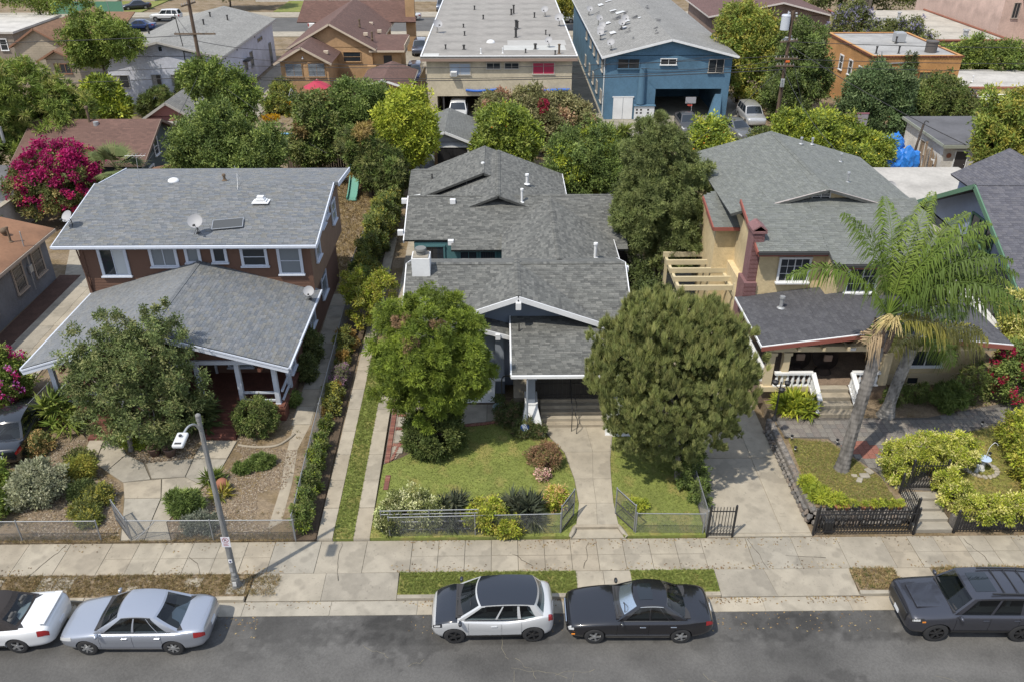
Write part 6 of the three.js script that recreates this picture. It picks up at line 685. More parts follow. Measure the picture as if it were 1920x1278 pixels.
// --- trees of the back gardens: [name, label, base x, z, blobs, options]
const back = [
  ['leafy_tree', 'wide olive green tree filling the left edge behind the brown roof', -38, -68, [[-37.4, 6.3, -66, 3.6, 3.2, 3.2], [-40, 5.2, -65, 3.2, 3.0, 3], [-34.6, 4.6, -66, 2.6, 2.6, 2.6], [-38.6, 3.0, -63, 3.0, 2.4, 2.4], [-41, 7.4, -67, 2.6, 2.2, 2.4], [-35.4, 2.6, -64.5, 2, 2, 2]], { cols: [...GREEN.fresh, [0.15, 0.16, 0.05]], n: 4600, leaf: 'long', size: [0.9, 1.5], clusters: 46 }],
  ['round_tree', 'bright round tree in front of the weathered brown roof', -38.5, -84.5, [[-38.9, 7.7, -84, 2.6, 2.4, 2.4], [-36.4, 7.2, -84, 2.0, 1.9, 1.9], [-39.6, 6.2, -83.7, 1.8, 1.7, 1.7]], { cols: GREEN.fresh, n: 1900 }],
  ['leafy_tree', 'dark leafy tree at the far upper left behind the weathered house', -66, -128, [[-66, 8, -128, 6, 4.5, 4], [-58, 8.5, -130, 4.5, 4, 4], [-73, 8, -128, 5, 4.5, 4], [-62, 6.5, -127, 5, 3.5, 3.5]], { cols: GREEN.fresh, n: 2300, size: [1.6, 2.4] }],
  ['fig_tree', 'small bright green tree against the lavender wall', -36.4, -80, [[-37.0, 3.5, -79, 1.6, 1.4, 1.4], [-36.0, 2.4, -78.6, 1.3, 1.2, 1.3], [-37.8, 2.4, -78.4, 1.1, 1.1, 1.1]], { cols: GREEN.lime.slice(1).concat(GREEN.fresh), n: 1300, leaf: 'big' }],
  ['glossy_tree', 'glossy green tree in front of the utility pole', -24.2, -72, [[-24.4, 6.0, -72, 2.1, 2.0, 1.9], [-22.4, 5.2, -71.6, 1.9, 1.9, 1.8], [-23.2, 3.6, -71, 2.2, 2.0, 1.8], [-25.6, 6.6, -72.4, 1.4, 1.4, 1.4]], { cols: [...GREEN.mid, ...GREEN.fresh], n: 2400 }],
  ['ficus_tree', 'broad dense double crowned tree behind the brown house roof', -19.6, -58.5, [[-20.6, 4.6, -58, 2.6, 2.4, 2.4], [-17.2, 4.5, -58, 2.3, 2.1, 2.2], [-20, 6.3, -58.6, 1.7, 1.5, 1.6], [-18.9, 3.0, -57, 3.2, 1.9, 2.0], [-22, 3.2, -57.4, 1.5, 1.7, 1.5]], { cols: [...GREEN.mid, [0.125, 0.165, 0.045]], n: 4200, leaf: 'fine', size: [1.2, 1.8] }],
  ['apple_tree', 'upright tree with reddish tips in the middle of the back gardens', -14.4, -64.4, [[-14.2, 5.0, -64, 1.7, 2.0, 1.7], [-14.6, 3.0, -63.6, 1.8, 1.8, 1.7], [-13.2, 3.6, -63.8, 1.4, 1.8, 1.4]], { cols: [...GREEN.olive, ...GREEN.mid], accent: 0.12, accentCols: [[0.13, 0.095, 0.045], [0.15, 0.12, 0.05]], n: 2400 }],
  ['dense_tree', 'dense rounded green tree beside the tan shed roof', -11.2, -67, [[-11, 5.6, -66, 2.3, 2.0, 2.1], [-11.8, 4.2, -65.6, 1.9, 1.9, 1.8], [-9.7, 4.6, -65.8, 1.8, 1.8, 1.8]], { cols: GREEN.mid, n: 2400, leaf: 'fine', size: [1.3, 1.9] }],
  ['lime_tree', 'bright yellow green tree beside the grey garage', -7.4, -62.6, [[-7.1, 5.9, -62, 2.1, 1.9, 1.9], [-8.2, 4.9, -61.6, 1.6, 1.6, 1.6], [-6.2, 4.6, -61.8, 1.5, 1.6, 1.5], [-7.3, 3.7, -61.2, 1.7, 1.4, 1.5]], { cols: GREEN.lime, n: 2700, leaf: 'broad', size: [1, 1.6] }],
  ['straggly_tree', 'straggly mixed green tree above the garden swing', -9.8, -60.4, [[-10.2, 4.3, -60, 1.6, 1.7, 1.5], [-9.0, 3.0, -59.6, 1.9, 1.9, 1.6], [-8.2, 2.4, -58.8, 1.4, 1.6, 1.3]], { cols: [...GREEN.olive, ...GREEN.mid], accent: 0.2, accentCols: [[0.17, 0.13, 0.05], [0.2, 0.17, 0.06]], n: 2600, leaf: 'long', size: [0.7, 1.1] }],
  ['orange_tree', 'orange tree with small fruit behind the bungalow', 0.4, -66, [[0.3, 4.0, -66, 2.2, 1.9, 2.0], [-0.6, 2.8, -65.4, 1.7, 1.7, 1.7], [1.4, 2.7, -65.4, 1.8, 1.8, 1.7]], { cols: [...GREEN.fresh, ...GREEN.lime.slice(1, 2)], n: 2500, fruit: 14 }],
  ['flowering_shrub', 'pale flowering shrub mass below the beige apartment wall', 2, -73, [[-0.2, 3.6, -72.6, 1.9, 1.5, 1.6], [2.6, 3.9, -72.6, 2.0, 1.6, 1.6], [5.2, 3.4, -72.4, 2.1, 1.7, 1.6], [4, 2.4, -71, 2.6, 1.8, 1.5], [6.8, 2.8, -72, 1.2, 1.5, 1.3]], { cols: [[0.15, 0.155, 0.08], [0.12, 0.13, 0.06], [0.2, 0.19, 0.11], [0.09, 0.1, 0.045]], accent: 0.12, accentCols: [[0.26, 0.2, 0.13], [0.22, 0.13, 0.1]], n: 3600 }],
  ['laurel_tree', 'dense round dark green tree behind the right corner of the bungalow', 6, -58, [[5.7, 4.1, -58, 2.6, 2.4, 2.4], [7.2, 3.4, -57.6, 1.8, 2.0, 1.8], [4.6, 2.8, -57.4, 1.9, 2.1, 1.8], [6.4, 2.0, -56.6, 2.4, 1.8, 1.6]], { cols: GREEN.mid, accent: 0.08, accentCols: GREEN.lime, n: 4200, leaf: 'broad', size: [0.85, 1.3] }],
  ['tall_tree', 'tall yellowish green tree between the blue block and the pole', 25, -89, [[24.6, 6.6, -88, 3.3, 3.2, 3.0], [27.4, 5.2, -87, 3, 3, 3], [25.8, 3.2, -86, 3.0, 2.8, 2.6], [24, 8.6, -89, 2, 1.6, 2]], { cols: [...GREEN.yellow, ...GREEN.fresh], n: 3600, size: [1.3, 2.0] }],
  ['dark_tree', 'dark shaded tree behind the transformer pole', 29.6, -83, [[28.6, 5.0, -82, 2.5, 3.0, 2.4], [30.2, 4.0, -82.6, 1.9, 2.4, 2.0], [27.8, 3.0, -80.6, 2.4, 2.4, 2.2], [29.0, 7.0, -84, 2.2, 2.0, 2.2]], { cols: [...GREEN.dark, ...GREEN.mid], n: 3000, size: [1.2, 1.8] }],
  ['carob_tree', 'dark green multi stemmed tree covering the corner of the orange house', 33.8, -76, [[33.6, 4.4, -76, 2.3, 2.2, 2.2], [35.4, 3.8, -76, 2.1, 2.2, 2.0], [32.4, 2.8, -75.6, 1.9, 2.0, 1.9], [34.6, 2.2, -75, 2.4, 1.8, 1.8]], { cols: [[0.05, 0.085, 0.035], [0.07, 0.11, 0.05], [0.09, 0.13, 0.06], [0.04, 0.065, 0.028]], n: 3200, stems: 3 }],
  ['mixed_tree', 'mixed leaf tree with bluish blossoms in front of the orange wall', 40.2, -78, [[40.4, 3.2, -78, 2.6, 2.0, 2.0], [42.4, 2.4, -77.6, 1.8, 1.7, 1.7], [38.8, 2.4, -77.4, 1.8, 1.8, 1.7]], { cols: [...GREEN.olive, ...GREEN.mid], accent: 0.12, accentCols: [[0.12, 0.13, 0.22], [0.16, 0.12, 0.06]], n: 2200 }],
  ['lemon_tree', 'lemon tree hedge behind the cream house roof', 26, -66, [[25.2, 3.2, -66, 2.2, 1.9, 1.8], [27.6, 2.6, -66, 2.2, 1.9, 1.8], [29.6, 1.9, -64.6, 1.9, 1.7, 1.7], [23.4, 3.4, -66.6, 1.5, 1.7, 1.5], [28, 1.6, -63.4, 1.8, 1.5, 1.6]], { cols: GREEN.lime.slice(1).concat(GREEN.fresh), n: 3600, fruit: 22, lemons: true }],
  ['citrus_bush', 'small bright citrus bush left of the cream house ridge', 15.7, -62, [[15.7, 4.3, -62, 1.5, 1.3, 1.3], [15.5, 3.0, -61.6, 1.6, 1.4, 1.4]], { cols: GREEN.lime.slice(1).concat(GREEN.fresh), n: 900, fruit: 5 }],
  ['golden_tree', 'golden green tree at the right edge above the garage', 37.6, -60, [[37, 6.0, -60, 2.3, 2.2, 2.1], [38.8, 5.0, -59.6, 2.1, 2.2, 2.1], [36.4, 4.4, -59.2, 1.9, 1.7, 1.8], [38, 3.4, -58.4, 2.2, 1.8, 1.9]], { cols: [...GREEN.yellow, ...GREEN.fresh], n: 3400 }],
  ['vine_mass', 'leafy vine mass over the wall right of the orange house', 50, -92.5, [[47.5, 3.4, -92.8, 2.5, 1.6, 1.4], [51, 3.8, -93, 2.6, 1.9, 1.5], [54.5, 3.4, -92, 2.6, 2.2, 2], [56, 2.6, -80, 2.5, 2.4, 2]], { cols: [...GREEN.mid, ...GREEN.fresh], n: 2600, size: [1.3, 2] }],
  ['street_tree', 'leafy tree beside the palm trunks behind the orange house', 44, -100, [[44, 4.4, -100, 2.2, 2.0, 2], [47, 4.6, -100.4, 2.4, 1.9, 2], [41.5, 5, -104, 2.2, 3, 2]], { cols: [...GREEN.olive, [0.12, 0.12, 0.2]], n: 1700, size: [1.3, 2] }],
  ['street_tree', 'dark tree across the back street behind the lavender house', -46, -152, [[-46, 4.5, -152, 4, 3, 3], [-40, 4.2, -153, 3, 2.6, 3]], { cols: GREEN.dark, n: 900, size: [1.8, 2.6] }],
  ['street_tree', 'tree at the top of the gap beside the blue block', 9, -132, [[8.6, 4, -132, 2.6, 2.6, 2.4]], { cols: GREEN.yellow, n: 500, size: [1.8, 2.4] }],
  ['slope_tree', 'dark tree far behind the maroon roofed house', 60, -140, [[55, 6, -140, 5, 4, 4], [48, 5, -138, 4, 4, 4], [64, 5, -142, 5, 4, 4]], { cols: GREEN.olive, n: 1300, size: [2, 3] }],
];
const fruitMats = { o: std([0.6, 0.22, 0.03], 0.6), l: std([0.7, 0.5, 0.06], 0.6) };
back.forEach(([n, l, x, z, bl, o], i) => { const t = tree(n, l, [x, gY, z], bl, { seed: 50 + i, size: [1.1, 1.75], clusters: 44, cr: 0.36, trunk: 0.2, group: undefined, ...o }); if (o.fruit) { const r = rng(i + 90), gs = []; for (let k = 0; k < o.fruit; k++) { const b = pick(bl, r), d = V(rr(-1, 1, r), rr(-0.2, 1, r), rr(-0.2, 1, r)).normalize(); gs.push(new THREE.IcosahedronGeometry(0.06, 1).translate(b[0] + d.x * b[3], b[1] + d.y * b[4], b[2] + d.z * b[5])); } part(t, 'fruit', gs, o.lemons ? fruitMats.l : fruitMats.o).userData.kind = 'stuff'; } });
{ // bougainvilleas
  const b = tree('bougainvillea', 'large magenta bougainvillea beside the brown house', [-31, gY, -56.6], [[-30.6, 3.6, -56, 2.6, 1.9, 2.2], [-32.4, 2.9, -55.6, 1.7, 1.6, 1.7], [-29.0, 3.0, -55.6, 1.6, 1.7, 1.6], [-30.6, 2.2, -54.9, 2.4, 1.4, 1.5]], { seed: 71, n: 2300, leaf: 'broad', cols: [...GREEN.olive, [0.16, 0.14, 0.06]], category: 'bougainvillea', cr: 0.34 });
  foliage(b, 'blossom', [[-30.4, 4.0, -56, 2.6, 1.7, 2.2], [-29.4, 3.8, -55.6, 1.7, 1.5, 1.6]], { seed: 73, n: 1900, leaf: 'petal', cols: GREEN.magenta, size: [0.9, 1.4], clusters: 70, cr: 0.2, rad: [0.85, 1.05], floor: 0 }); foliage(b, 'blossom', [[-31.6, 2.8, -55.4, 2.2, 1.7, 1.8], [-29.4, 2.6, -55, 1.6, 1.4, 1.4]], { seed: 74, n: 650, leaf: 'petal', cols: GREEN.magenta.concat([[0.3, 0.03, 0.06]]), size: [0.8, 1.3], clusters: 60, cr: 0.16, rad: [0.85, 1.05] });
  const c = tree('bougainvillea', 'bougainvillea with pink flowers by the driveway at the left edge', [-23.0, gY, -32.6], [[-22.9, 1.7, -32.6, 1.0, 1.5, 1.3], [-23.4, 1.2, -33.2, 1.0, 1.1, 1.0]], { seed: 75, n: 1000, leaf: 'broad', cols: GREEN.fresh, category: 'bougainvillea', size: [0.7, 1.1] }); foliage(c, 'blossom', [[-22.9, 1.8, -32.5, 1.05, 1.5, 1.35]], { seed: 76, n: 160, leaf: 'petal', cols: GREEN.magenta.concat([[0.3, 0.1, 0.3]]), size: [0.6, 0.9], clusters: 40, cr: 0.12, rad: [0.9, 1.05] });
  const d = tree('bougainvillea', 'bougainvillea with red flowers beside the cream house porch corner', [23.2, LC, -31.6], [[23.2, 2.2, -31.6, 1.2, 1.4, 1.0], [24.2, 2.6, -32, 1.0, 1.2, 1]], { seed: 77, n: 700, cols: GREEN.mid, category: 'bougainvillea', size: [0.7, 1.0] }); foliage(d, 'blossom', [[23.2, 2.4, -31.5, 1.3, 1.4, 1.1], [24.2, 2.7, -31.8, 1, 1.2, 1]], { seed: 78, n: 300, leaf: 'petal', cols: [[0.16, 0.006, 0.03], [0.19, 0.01, 0.05]], size: [0.5, 0.8], clusters: 30, cr: 0.22, rad: [0.85, 1.05] });
  const e = tree('flowering_vine', 'red flowering vine hanging among the pale shrubs below the beige wall', [3.7, gY, -71.4], [[3.7, 3.2, -70.9, 0.5, 1.6, 0.4]], { seed: 79, n: 120, cols: GREEN.olive, category: 'vine' }); foliage(e, 'blossom', [[3.6, 3.6, -70.7, 0.5, 1.5, 0.45]], { seed: 80, n: 200, leaf: 'petal', cols: [[0.15, 0.01, 0.03], [0.18, 0.015, 0.045]], size: [0.7, 1.0], clusters: 12, cr: 0.3 });
  const v = tree('variegated_vine', 'pale variegated vine climbing over the right edge house eave', [24.6, LC, -33.4], [[24.3, 3.9, -34.2, 0.8, 1.1, 1.0], [24.4, 2.6, -33.2, 1.1, 1.3, 1.1]], { seed: 81, n: 1900, leaf: 'broad', cols: GREEN.variegated, category: 'vine', size: [0.6, 1] }); foliage(v, 'crown', [[25.5, 3.0, -33.8, 1.0, 1.2, 0.9]], { seed: 82, n: 700, leaf: 'broad', cols: GREEN.variegated, size: [0.6, 1] });
}
// --- bushes and hedges: [name, label, blobs, options]
const bushes = [
  ['boxwood_bush', 'round clipped bush in front of the brown house porch rail', [[-10.95, 1.0, -30.5, 0.95, 0.85, 0.85]], { leaf: 'broad', cols: [...GREEN.olive, ...GREEN.mid], n: 900, size: [0.45, 0.7], rad: [0.84, 0.97], clusters: 50, cr: 0.2 }],
  ['silver_bush', 'large silver grey bush by the chain-link fence corner', [[-18.5, 1.0, -26.1, 1.0, 0.85, 0.85], [-18.9, 0.7, -25.7, 0.6, 0.5, 0.5]], { leaf: 'fine', cols: GREEN.silver, n: 900, size: [0.7, 1.1] }],
  ['yellow_green_bush', 'small yellow green bush right of the silver bush', [[-17.5, 0.6, -27.4, 0.62, 0.5, 0.55]], { leaf: 'fine', cols: GREEN.yellow, n: 320, size: [0.6, 0.9] }], ['low_bush', 'low olive bush behind the yellow green one', [[-17.9, 0.45, -28.3, 0.5, 0.35, 0.4]], { leaf: 'fine', cols: GREEN.olive, n: 180, size: [0.6, 0.9] }], ['low_bush', 'low dark bush between the silver bush and the cracked path', [[-16.9, 0.5, -26.2, 0.5, 0.4, 0.45]], { leaf: 'fine', cols: GREEN.dark, n: 220, size: [0.6, 0.9] }], ['low_bush', 'light green mounded bush along the path left of the fence opening', [[-16.1, 0.5, -25.9, 0.5, 0.4, 0.4], [-16.3, 0.45, -25.1, 0.6, 0.35, 0.4], [-16.0, 0.4, -24.6, 0.45, 0.3, 0.35]], { leaf: 'fine', cols: GREEN.yellow.concat(GREEN.olive), n: 620, size: [0.6, 0.9] }],
  ['rosemary_bush', 'upright green bush behind the fence right of the path', [[-12.45, 0.6, -25.2, 0.6, 0.5, 0.5]], { leaf: 'long', cols: GREEN.mid, n: 420, size: [0.5, 0.8] }], ['grey_bush', 'flat grey green bush pressed against the chain-link fence', [[-11.6, 0.42, -24.3, 0.7, 0.32, 0.45]], { leaf: 'fine', cols: [[0.1, 0.12, 0.1], [0.13, 0.14, 0.12], [0.08, 0.1, 0.08]], n: 420, size: [0.5, 0.8] }], ['juniper_bush', 'low spreading juniper in the gravel below the round bush', [[-10.2, 0.38, -28.1, 0.5, 0.28, 0.35], [-10.85, 0.34, -27.75, 0.42, 0.24, 0.3]], { leaf: 'spray', cols: GREEN.mid, n: 420, size: [0.5, 0.8] }],
  ['spiky_plant', 'spiky agave clump behind the terracotta ball pot', [[-11.9, 0.3, -26.95, 0.35, 0.3, 0.3]], { leaf: 'blade', cols: GREEN.fresh, n: 12, size: [0.5, 0.7], clusters: 4 }], ['spiky_plant', 'spiky pale aloe clump in front of the terracotta ball pot', [[-11.4, 0.28, -26.1, 0.3, 0.2, 0.3]], { leaf: 'blade', cols: GREEN.yellow, n: 10, size: [0.45, 0.6], clusters: 4 }], ['yucca_plant', 'tall spiky yucca beside the dark car at the left', [[-20.3, 0.9, -31.2, 0.6, 0.7, 0.5], [-19.6, 0.5, -30.6, 0.5, 0.4, 0.4]], { leaf: 'blade', cols: GREEN.fresh, n: 26, size: [0.7, 1.1], clusters: 6 }], ['weedy_bush', 'brownish weedy bush beside the left chain-link fence', [[-20.2, 0.5, -29.3, 0.6, 0.6, 0.7]], { leaf: 'fine', cols: GREEN.olive.concat(GREEN.dry), n: 300, size: [0.6, 0.9] }], ['path_shrub', 'bright green shrub beneath the sparse tree by the left steps', [[-16.1, 0.55, -29.6, 0.9, 0.5, 0.5]], { leaf: 'broad', cols: GREEN.lime.concat(GREEN.fresh), n: 300, size: [0.5, 0.8] }], ['edge_bush', 'green bush at the left edge behind the front fence', [[-19.9, 0.7, -25.0, 0.6, 0.8, 0.7], [-20.4, 0.8, -26.4, 0.7, 0.8, 0.8]], { leaf: 'broad', cols: GREEN.fresh, n: 500, size: [0.6, 0.9] }], ['palm_grass', 'spiky dark green clump beside the brown house steps', [[-13.6, 1.2, -30.6, 0.7, 0.8, 0.5]], { leaf: 'blade', cols: GREEN.dark, n: 26, size: [0.9, 1.3], clusters: 5 }],
  ['side_bush', 'tall dark bush along the brown house side wall', [[-9.75, 1.0, -36.6, 0.55, 0.9, 0.8], [-9.7, 0.8, -34.9, 0.5, 0.7, 0.7]], { leaf: 'fine', cols: GREEN.dark.concat(GREEN.olive), n: 800, size: [0.7, 1] }], ['side_bush', 'small pale bush at the corner of the brown house side path', [[-9.8, 0.55, -32.6, 0.35, 0.4, 0.35]], { leaf: 'broad', cols: GREEN.mid, n: 120, size: [0.5, 0.8] }],
  ['fence_hedge', 'overgrown vine hedge along the fence beside the driveway strip', [[-7.7, 0.7, -24.2, 0.34, 0.6, 0.5], [-7.72, 0.8, -25.1, 0.33, 0.65, 0.6], [-7.78, 0.8, -26.4, 0.34, 0.7, 0.65], [-7.82, 0.7, -27.8, 0.3, 0.6, 0.6], [-7.9, 0.6, -29.1, 0.25, 0.5, 0.5], [-7.95, 0.5, -30.5, 0.25, 0.42, 0.6]], { leaf: 'broad', cols: [...GREEN.mid, ...GREEN.olive, ...GREEN.lime.slice(1, 2)], n: 1500, size: [0.45, 0.75], rad: [0.4, 1.15] }],
  ['fence_shrub', 'row of mixed small shrubs beside the upper driveway strip', [[-7.95, 0.55, -31.8, 0.4, 0.5, 0.5], [-8.0, 0.6, -33, 0.45, 0.5, 0.5], [-8.1, 0.5, -36.2, 0.4, 0.5, 0.6], [-8.15, 0.8, -37.6, 0.5, 0.7, 0.8]], { leaf: 'broad', cols: [...GREEN.yellow, ...GREEN.olive], n: 900, size: [0.5, 0.8], accent: 0.15, accentCols: GREEN.orange }], ['lilac_shrub', 'lilac flowered shrub in the bed beside the driveway strip', [[-7.95, 0.6, -34.4, 0.4, 0.5, 0.9]], { leaf: 'fine', cols: [[0.17, 0.11, 0.18], [0.1, 0.1, 0.08], [0.08, 0.1, 0.045]], n: 420, size: [0.5, 0.8] }],
  ['lemon_bush', 'loose yellow green lemon bush leaning over the driveway', [[-7.2, 2.4, -40, 1.2, 1.0, 1.2], [-6.4, 3.0, -40, 0.9, 0.8, 0.9], [-8.0, 2.6, -40.4, 0.8, 0.9, 0.9], [-7.4, 1.4, -39.6, 0.8, 0.8, 0.9]], { leaf: 'broad', cols: GREEN.lime.concat(GREEN.yellow), n: 900, size: [0.6, 0.9], rad: [0.4, 1.2], cr: 0.3, trunk: 0.07 }],
  ['side_hedge', 'tall clipped hedge along the far driveway edge', [[-8.3, 1.1, -45, 0.7, 1.0, 1.4], [-8.2, 1.3, -47.4, 0.7, 1.2, 1.4], [-8.1, 1.4, -50, 0.75, 1.3, 1.5], [-8.0, 1.5, -52.6, 0.8, 1.4, 1.5], [-7.9, 1.3, -55, 0.8, 1.3, 1.4]], { leaf: 'fine', cols: [...GREEN.olive, ...GREEN.yellow, ...GREEN.mid], n: 2600, size: [0.9, 1.4] }],
  ['jasmine_bush', 'pale flowering bush behind the front chain-link fence', [[-3.7, 0.85, -24.6, 0.85, 0.7, 0.7], [-2.9, 0.75, -24.4, 0.7, 0.6, 0.6], [-4.4, 0.7, -24.1, 0.5, 0.6, 0.5]], { leaf: 'fine', cols: [...GREEN.olive, [0.32, 0.34, 0.22], [0.26, 0.3, 0.16]], n: 1100, size: [0.6, 0.9] }], ['agave_plant', 'large dark agave in the left of the front hedge', [[-2.0, 0.75, -24.6, 0.5, 0.5, 0.5]], { leaf: 'blade', cols: [[0.045, 0.058, 0.04], [0.06, 0.07, 0.05], [0.035, 0.045, 0.032]], n: 26, size: [0.6, 0.85], clusters: 6 }], ['agave_plant', 'large dark agave in the right of the front hedge', [[0.75, 0.7, -24.6, 0.6, 0.5, 0.5]], { leaf: 'blade', cols: [[0.045, 0.058, 0.04], [0.06, 0.07, 0.05], [0.035, 0.045, 0.032]], n: 30, size: [0.65, 0.95], clusters: 6 }], ['pittosporum_bush', 'yellow green round leaved bush growing through the front fence', [[-0.5, 0.8, -24.1, 0.55, 0.65, 0.6], [0.2, 0.6, -23.85, 0.6, 0.45, 0.4], [-1.0, 0.7, -24.3, 0.5, 0.5, 0.5]], { leaf: 'broad', cols: GREEN.lime.concat(GREEN.yellow), n: 900, size: [0.5, 0.75] }], ['gate_bush', 'small yellow bush beside the open front gate', [[2.05, 0.75, -25.2, 0.42, 0.5, 0.42]], { leaf: 'broad', cols: GREEN.lime.concat(GREEN.dry), n: 220, size: [0.45, 0.7] }],
  ['rose_bush', 'reddish brown rose bush at the bend of the front walk', [[1.75, 0.75, -27.9, 0.65, 0.5, 0.6]], { leaf: 'fine', cols: [[0.15, 0.1, 0.06], [0.1, 0.09, 0.045], [0.19, 0.12, 0.085], [0.12, 0.12, 0.05]], n: 460, size: [0.5, 0.8] }], ['pink_flower_bush', 'small pale pink flowering bush in front of the rose bush', [[1.6, 0.48, -27.0, 0.32, 0.28, 0.28]], { leaf: 'petal', cols: [[0.45, 0.34, 0.34], [0.38, 0.26, 0.27], [0.12, 0.13, 0.06]], n: 110, size: [0.35, 0.6] }], ['rose_bed', 'dark rose bushes in front of the white porch pier', [[0.35, 0.75, -30.8, 0.75, 0.6, 0.5], [0.9, 0.65, -30.0, 0.5, 0.5, 0.45], [1.5, 0.6, -29.9, 0.4, 0.4, 0.35]], { leaf: 'fine', cols: [...GREEN.dark, [0.1, 0.08, 0.05]], n: 620, size: [0.5, 0.8], rad: [0.4, 1.1] }],
  ['fence_bush', 'small bright bush on the side lawn by the gate post', [[5.15, 0.5, -25.0, 0.5, 0.3, 0.35]], { leaf: 'broad', cols: GREEN.lime, n: 120, size: [0.4, 0.6] }], ['ivy_mass', 'dark ivy mass on the fence below the pine', [[7.6, 0.9, -26.8, 0.6, 0.9, 0.9], [7.8, 0.7, -25.6, 0.4, 0.6, 0.6], [7.7, 1.0, -28.2, 0.6, 0.9, 0.9]], { leaf: 'broad', cols: GREEN.dark.concat(GREEN.mid), n: 1000, size: [0.5, 0.8] }],
  ['arched_hedge', 'variegated clipped hedge arching over the iron gate', [[16.0, 1.7, -26.4, 0.8, 0.7, 0.65], [17.1, 1.95, -26.6, 0.9, 0.6, 0.7], [18.2, 1.85, -26.6, 0.8, 0.65, 0.7], [15.75, 1.15, -26.1, 0.4, 0.75, 0.45]], { leaf: 'broad', cols: GREEN.variegated.concat(GREEN.lime), n: 1700, size: [0.45, 0.7], rad: [0.8, 1] }], ['front_hedge', 'low variegated hedge on the fence beside the garden steps', [[17.5, 1.15, -24.6, 0.55, 0.65, 0.6], [18.3, 1.05, -24.0, 0.75, 0.55, 0.5], [19.3, 1.05, -23.95, 0.8, 0.55, 0.5], [20.2, 1.1, -24.0, 0.8, 0.6, 0.5], [17.4, 1.3, -25.4, 0.45, 0.6, 0.5]], { leaf: 'broad', cols: GREEN.variegated.concat(GREEN.lime), n: 1900, size: [0.45, 0.7], rad: [0.8, 1] }], ['corner_shrub', 'tall yellow green shrub at the right edge of the garden', [[20.8, 1.6, -24.6, 0.8, 1.3, 0.9], [21.2, 1.7, -26, 0.9, 1.4, 1.0], [21.5, 1.8, -27.6, 0.9, 1.4, 1.0]], { leaf: 'broad', cols: GREEN.lime.concat(GREEN.yellow), n: 1800, size: [0.5, 0.8] }], ['hibiscus_bush', 'dark green bush with yellow blooms beside the brick path', [[20.2, 1.35, -31.2, 0.75, 0.65, 0.65]], { leaf: 'long', cols: GREEN.mid, n: 420, size: [0.4, 0.7] }], ['garden_shrub', 'thin leafy shrub below the cream house side window', [[18.9, 1.2, -31.6, 0.7, 0.6, 0.5], [17.9, 1.1, -31.4, 0.5, 0.5, 0.4], [21.6, 1.6, -31.8, 0.8, 0.9, 0.6]], { leaf: 'broad', cols: GREEN.olive.concat(GREEN.mid), n: 560, size: [0.45, 0.7], rad: [0.4, 1.2] }], ['lily_clump', 'yellowish sago clump beside the white balustrade', [[12.9, 1.15, -31.0, 0.5, 0.3, 0.4], [13.5, 1.1, -30.7, 0.4, 0.3, 0.3]], { leaf: 'blade', cols: GREEN.lime, n: 34, size: [0.7, 1.0], clusters: 5 }], ['wall_plants', 'bright yellow green plants on the corner of the stone wall', [[12.1, 1.0, -25.6, 0.35, 0.3, 0.4], [12.35, 0.95, -25.0, 0.4, 0.28, 0.35], [12.9, 0.95, -24.75, 0.45, 0.25, 0.25]], { leaf: 'long', cols: GREEN.lime, n: 200, size: [0.4, 0.6] }],
  ['shrub_by_wall', 'weedy shrub at the foot of the lavender wall', [[-33.6, 1.5, -84, 1.8, 1.5, 1.2], [-31.6, 2.2, -85.5, 0.9, 2.0, 0.9], [-35, 0.9, -84, 1.2, 0.8, 1]], { leaf: 'long', cols: GREEN.olive.concat(GREEN.mid), n: 800, size: [0.9, 1.3] }], ['garden_bush', 'mixed garden bush with yellow flowers on the terrace of the tan house', [[-22.6, 1.0, -85, 1.4, 1.0, 1.2], [-20.6, 1.0, -84, 1.4, 0.9, 1], [-22.8, 1.2, -88.6, 1.2, 1.1, 1.2], [-18.2, 1.0, -86.5, 1.3, 1.0, 1.0]], { leaf: 'broad', cols: GREEN.fresh.concat(GREEN.yellow, GREEN.olive), n: 1500, size: [0.9, 1.4], accent: 0.1, accentCols: [[0.5, 0.38, 0.02]] }], ['clipped_bush', 'round clipped bush beside the barred window of the tan house', [[-23.2, 1.4, -90, 1.1, 1.0, 0.9]], { leaf: 'fine', cols: GREEN.olive, n: 420, size: [1, 1.4] }], ['flower_patch', 'patch of golden yellow flowers in the terrace garden', [[-22.2, 0.8, -80.6, 0.9, 0.3, 0.5]], { leaf: 'petal', cols: [[0.28, 0.19, 0.006], [0.24, 0.15, 0.006]], n: 110, size: [0.7, 1.0] }],
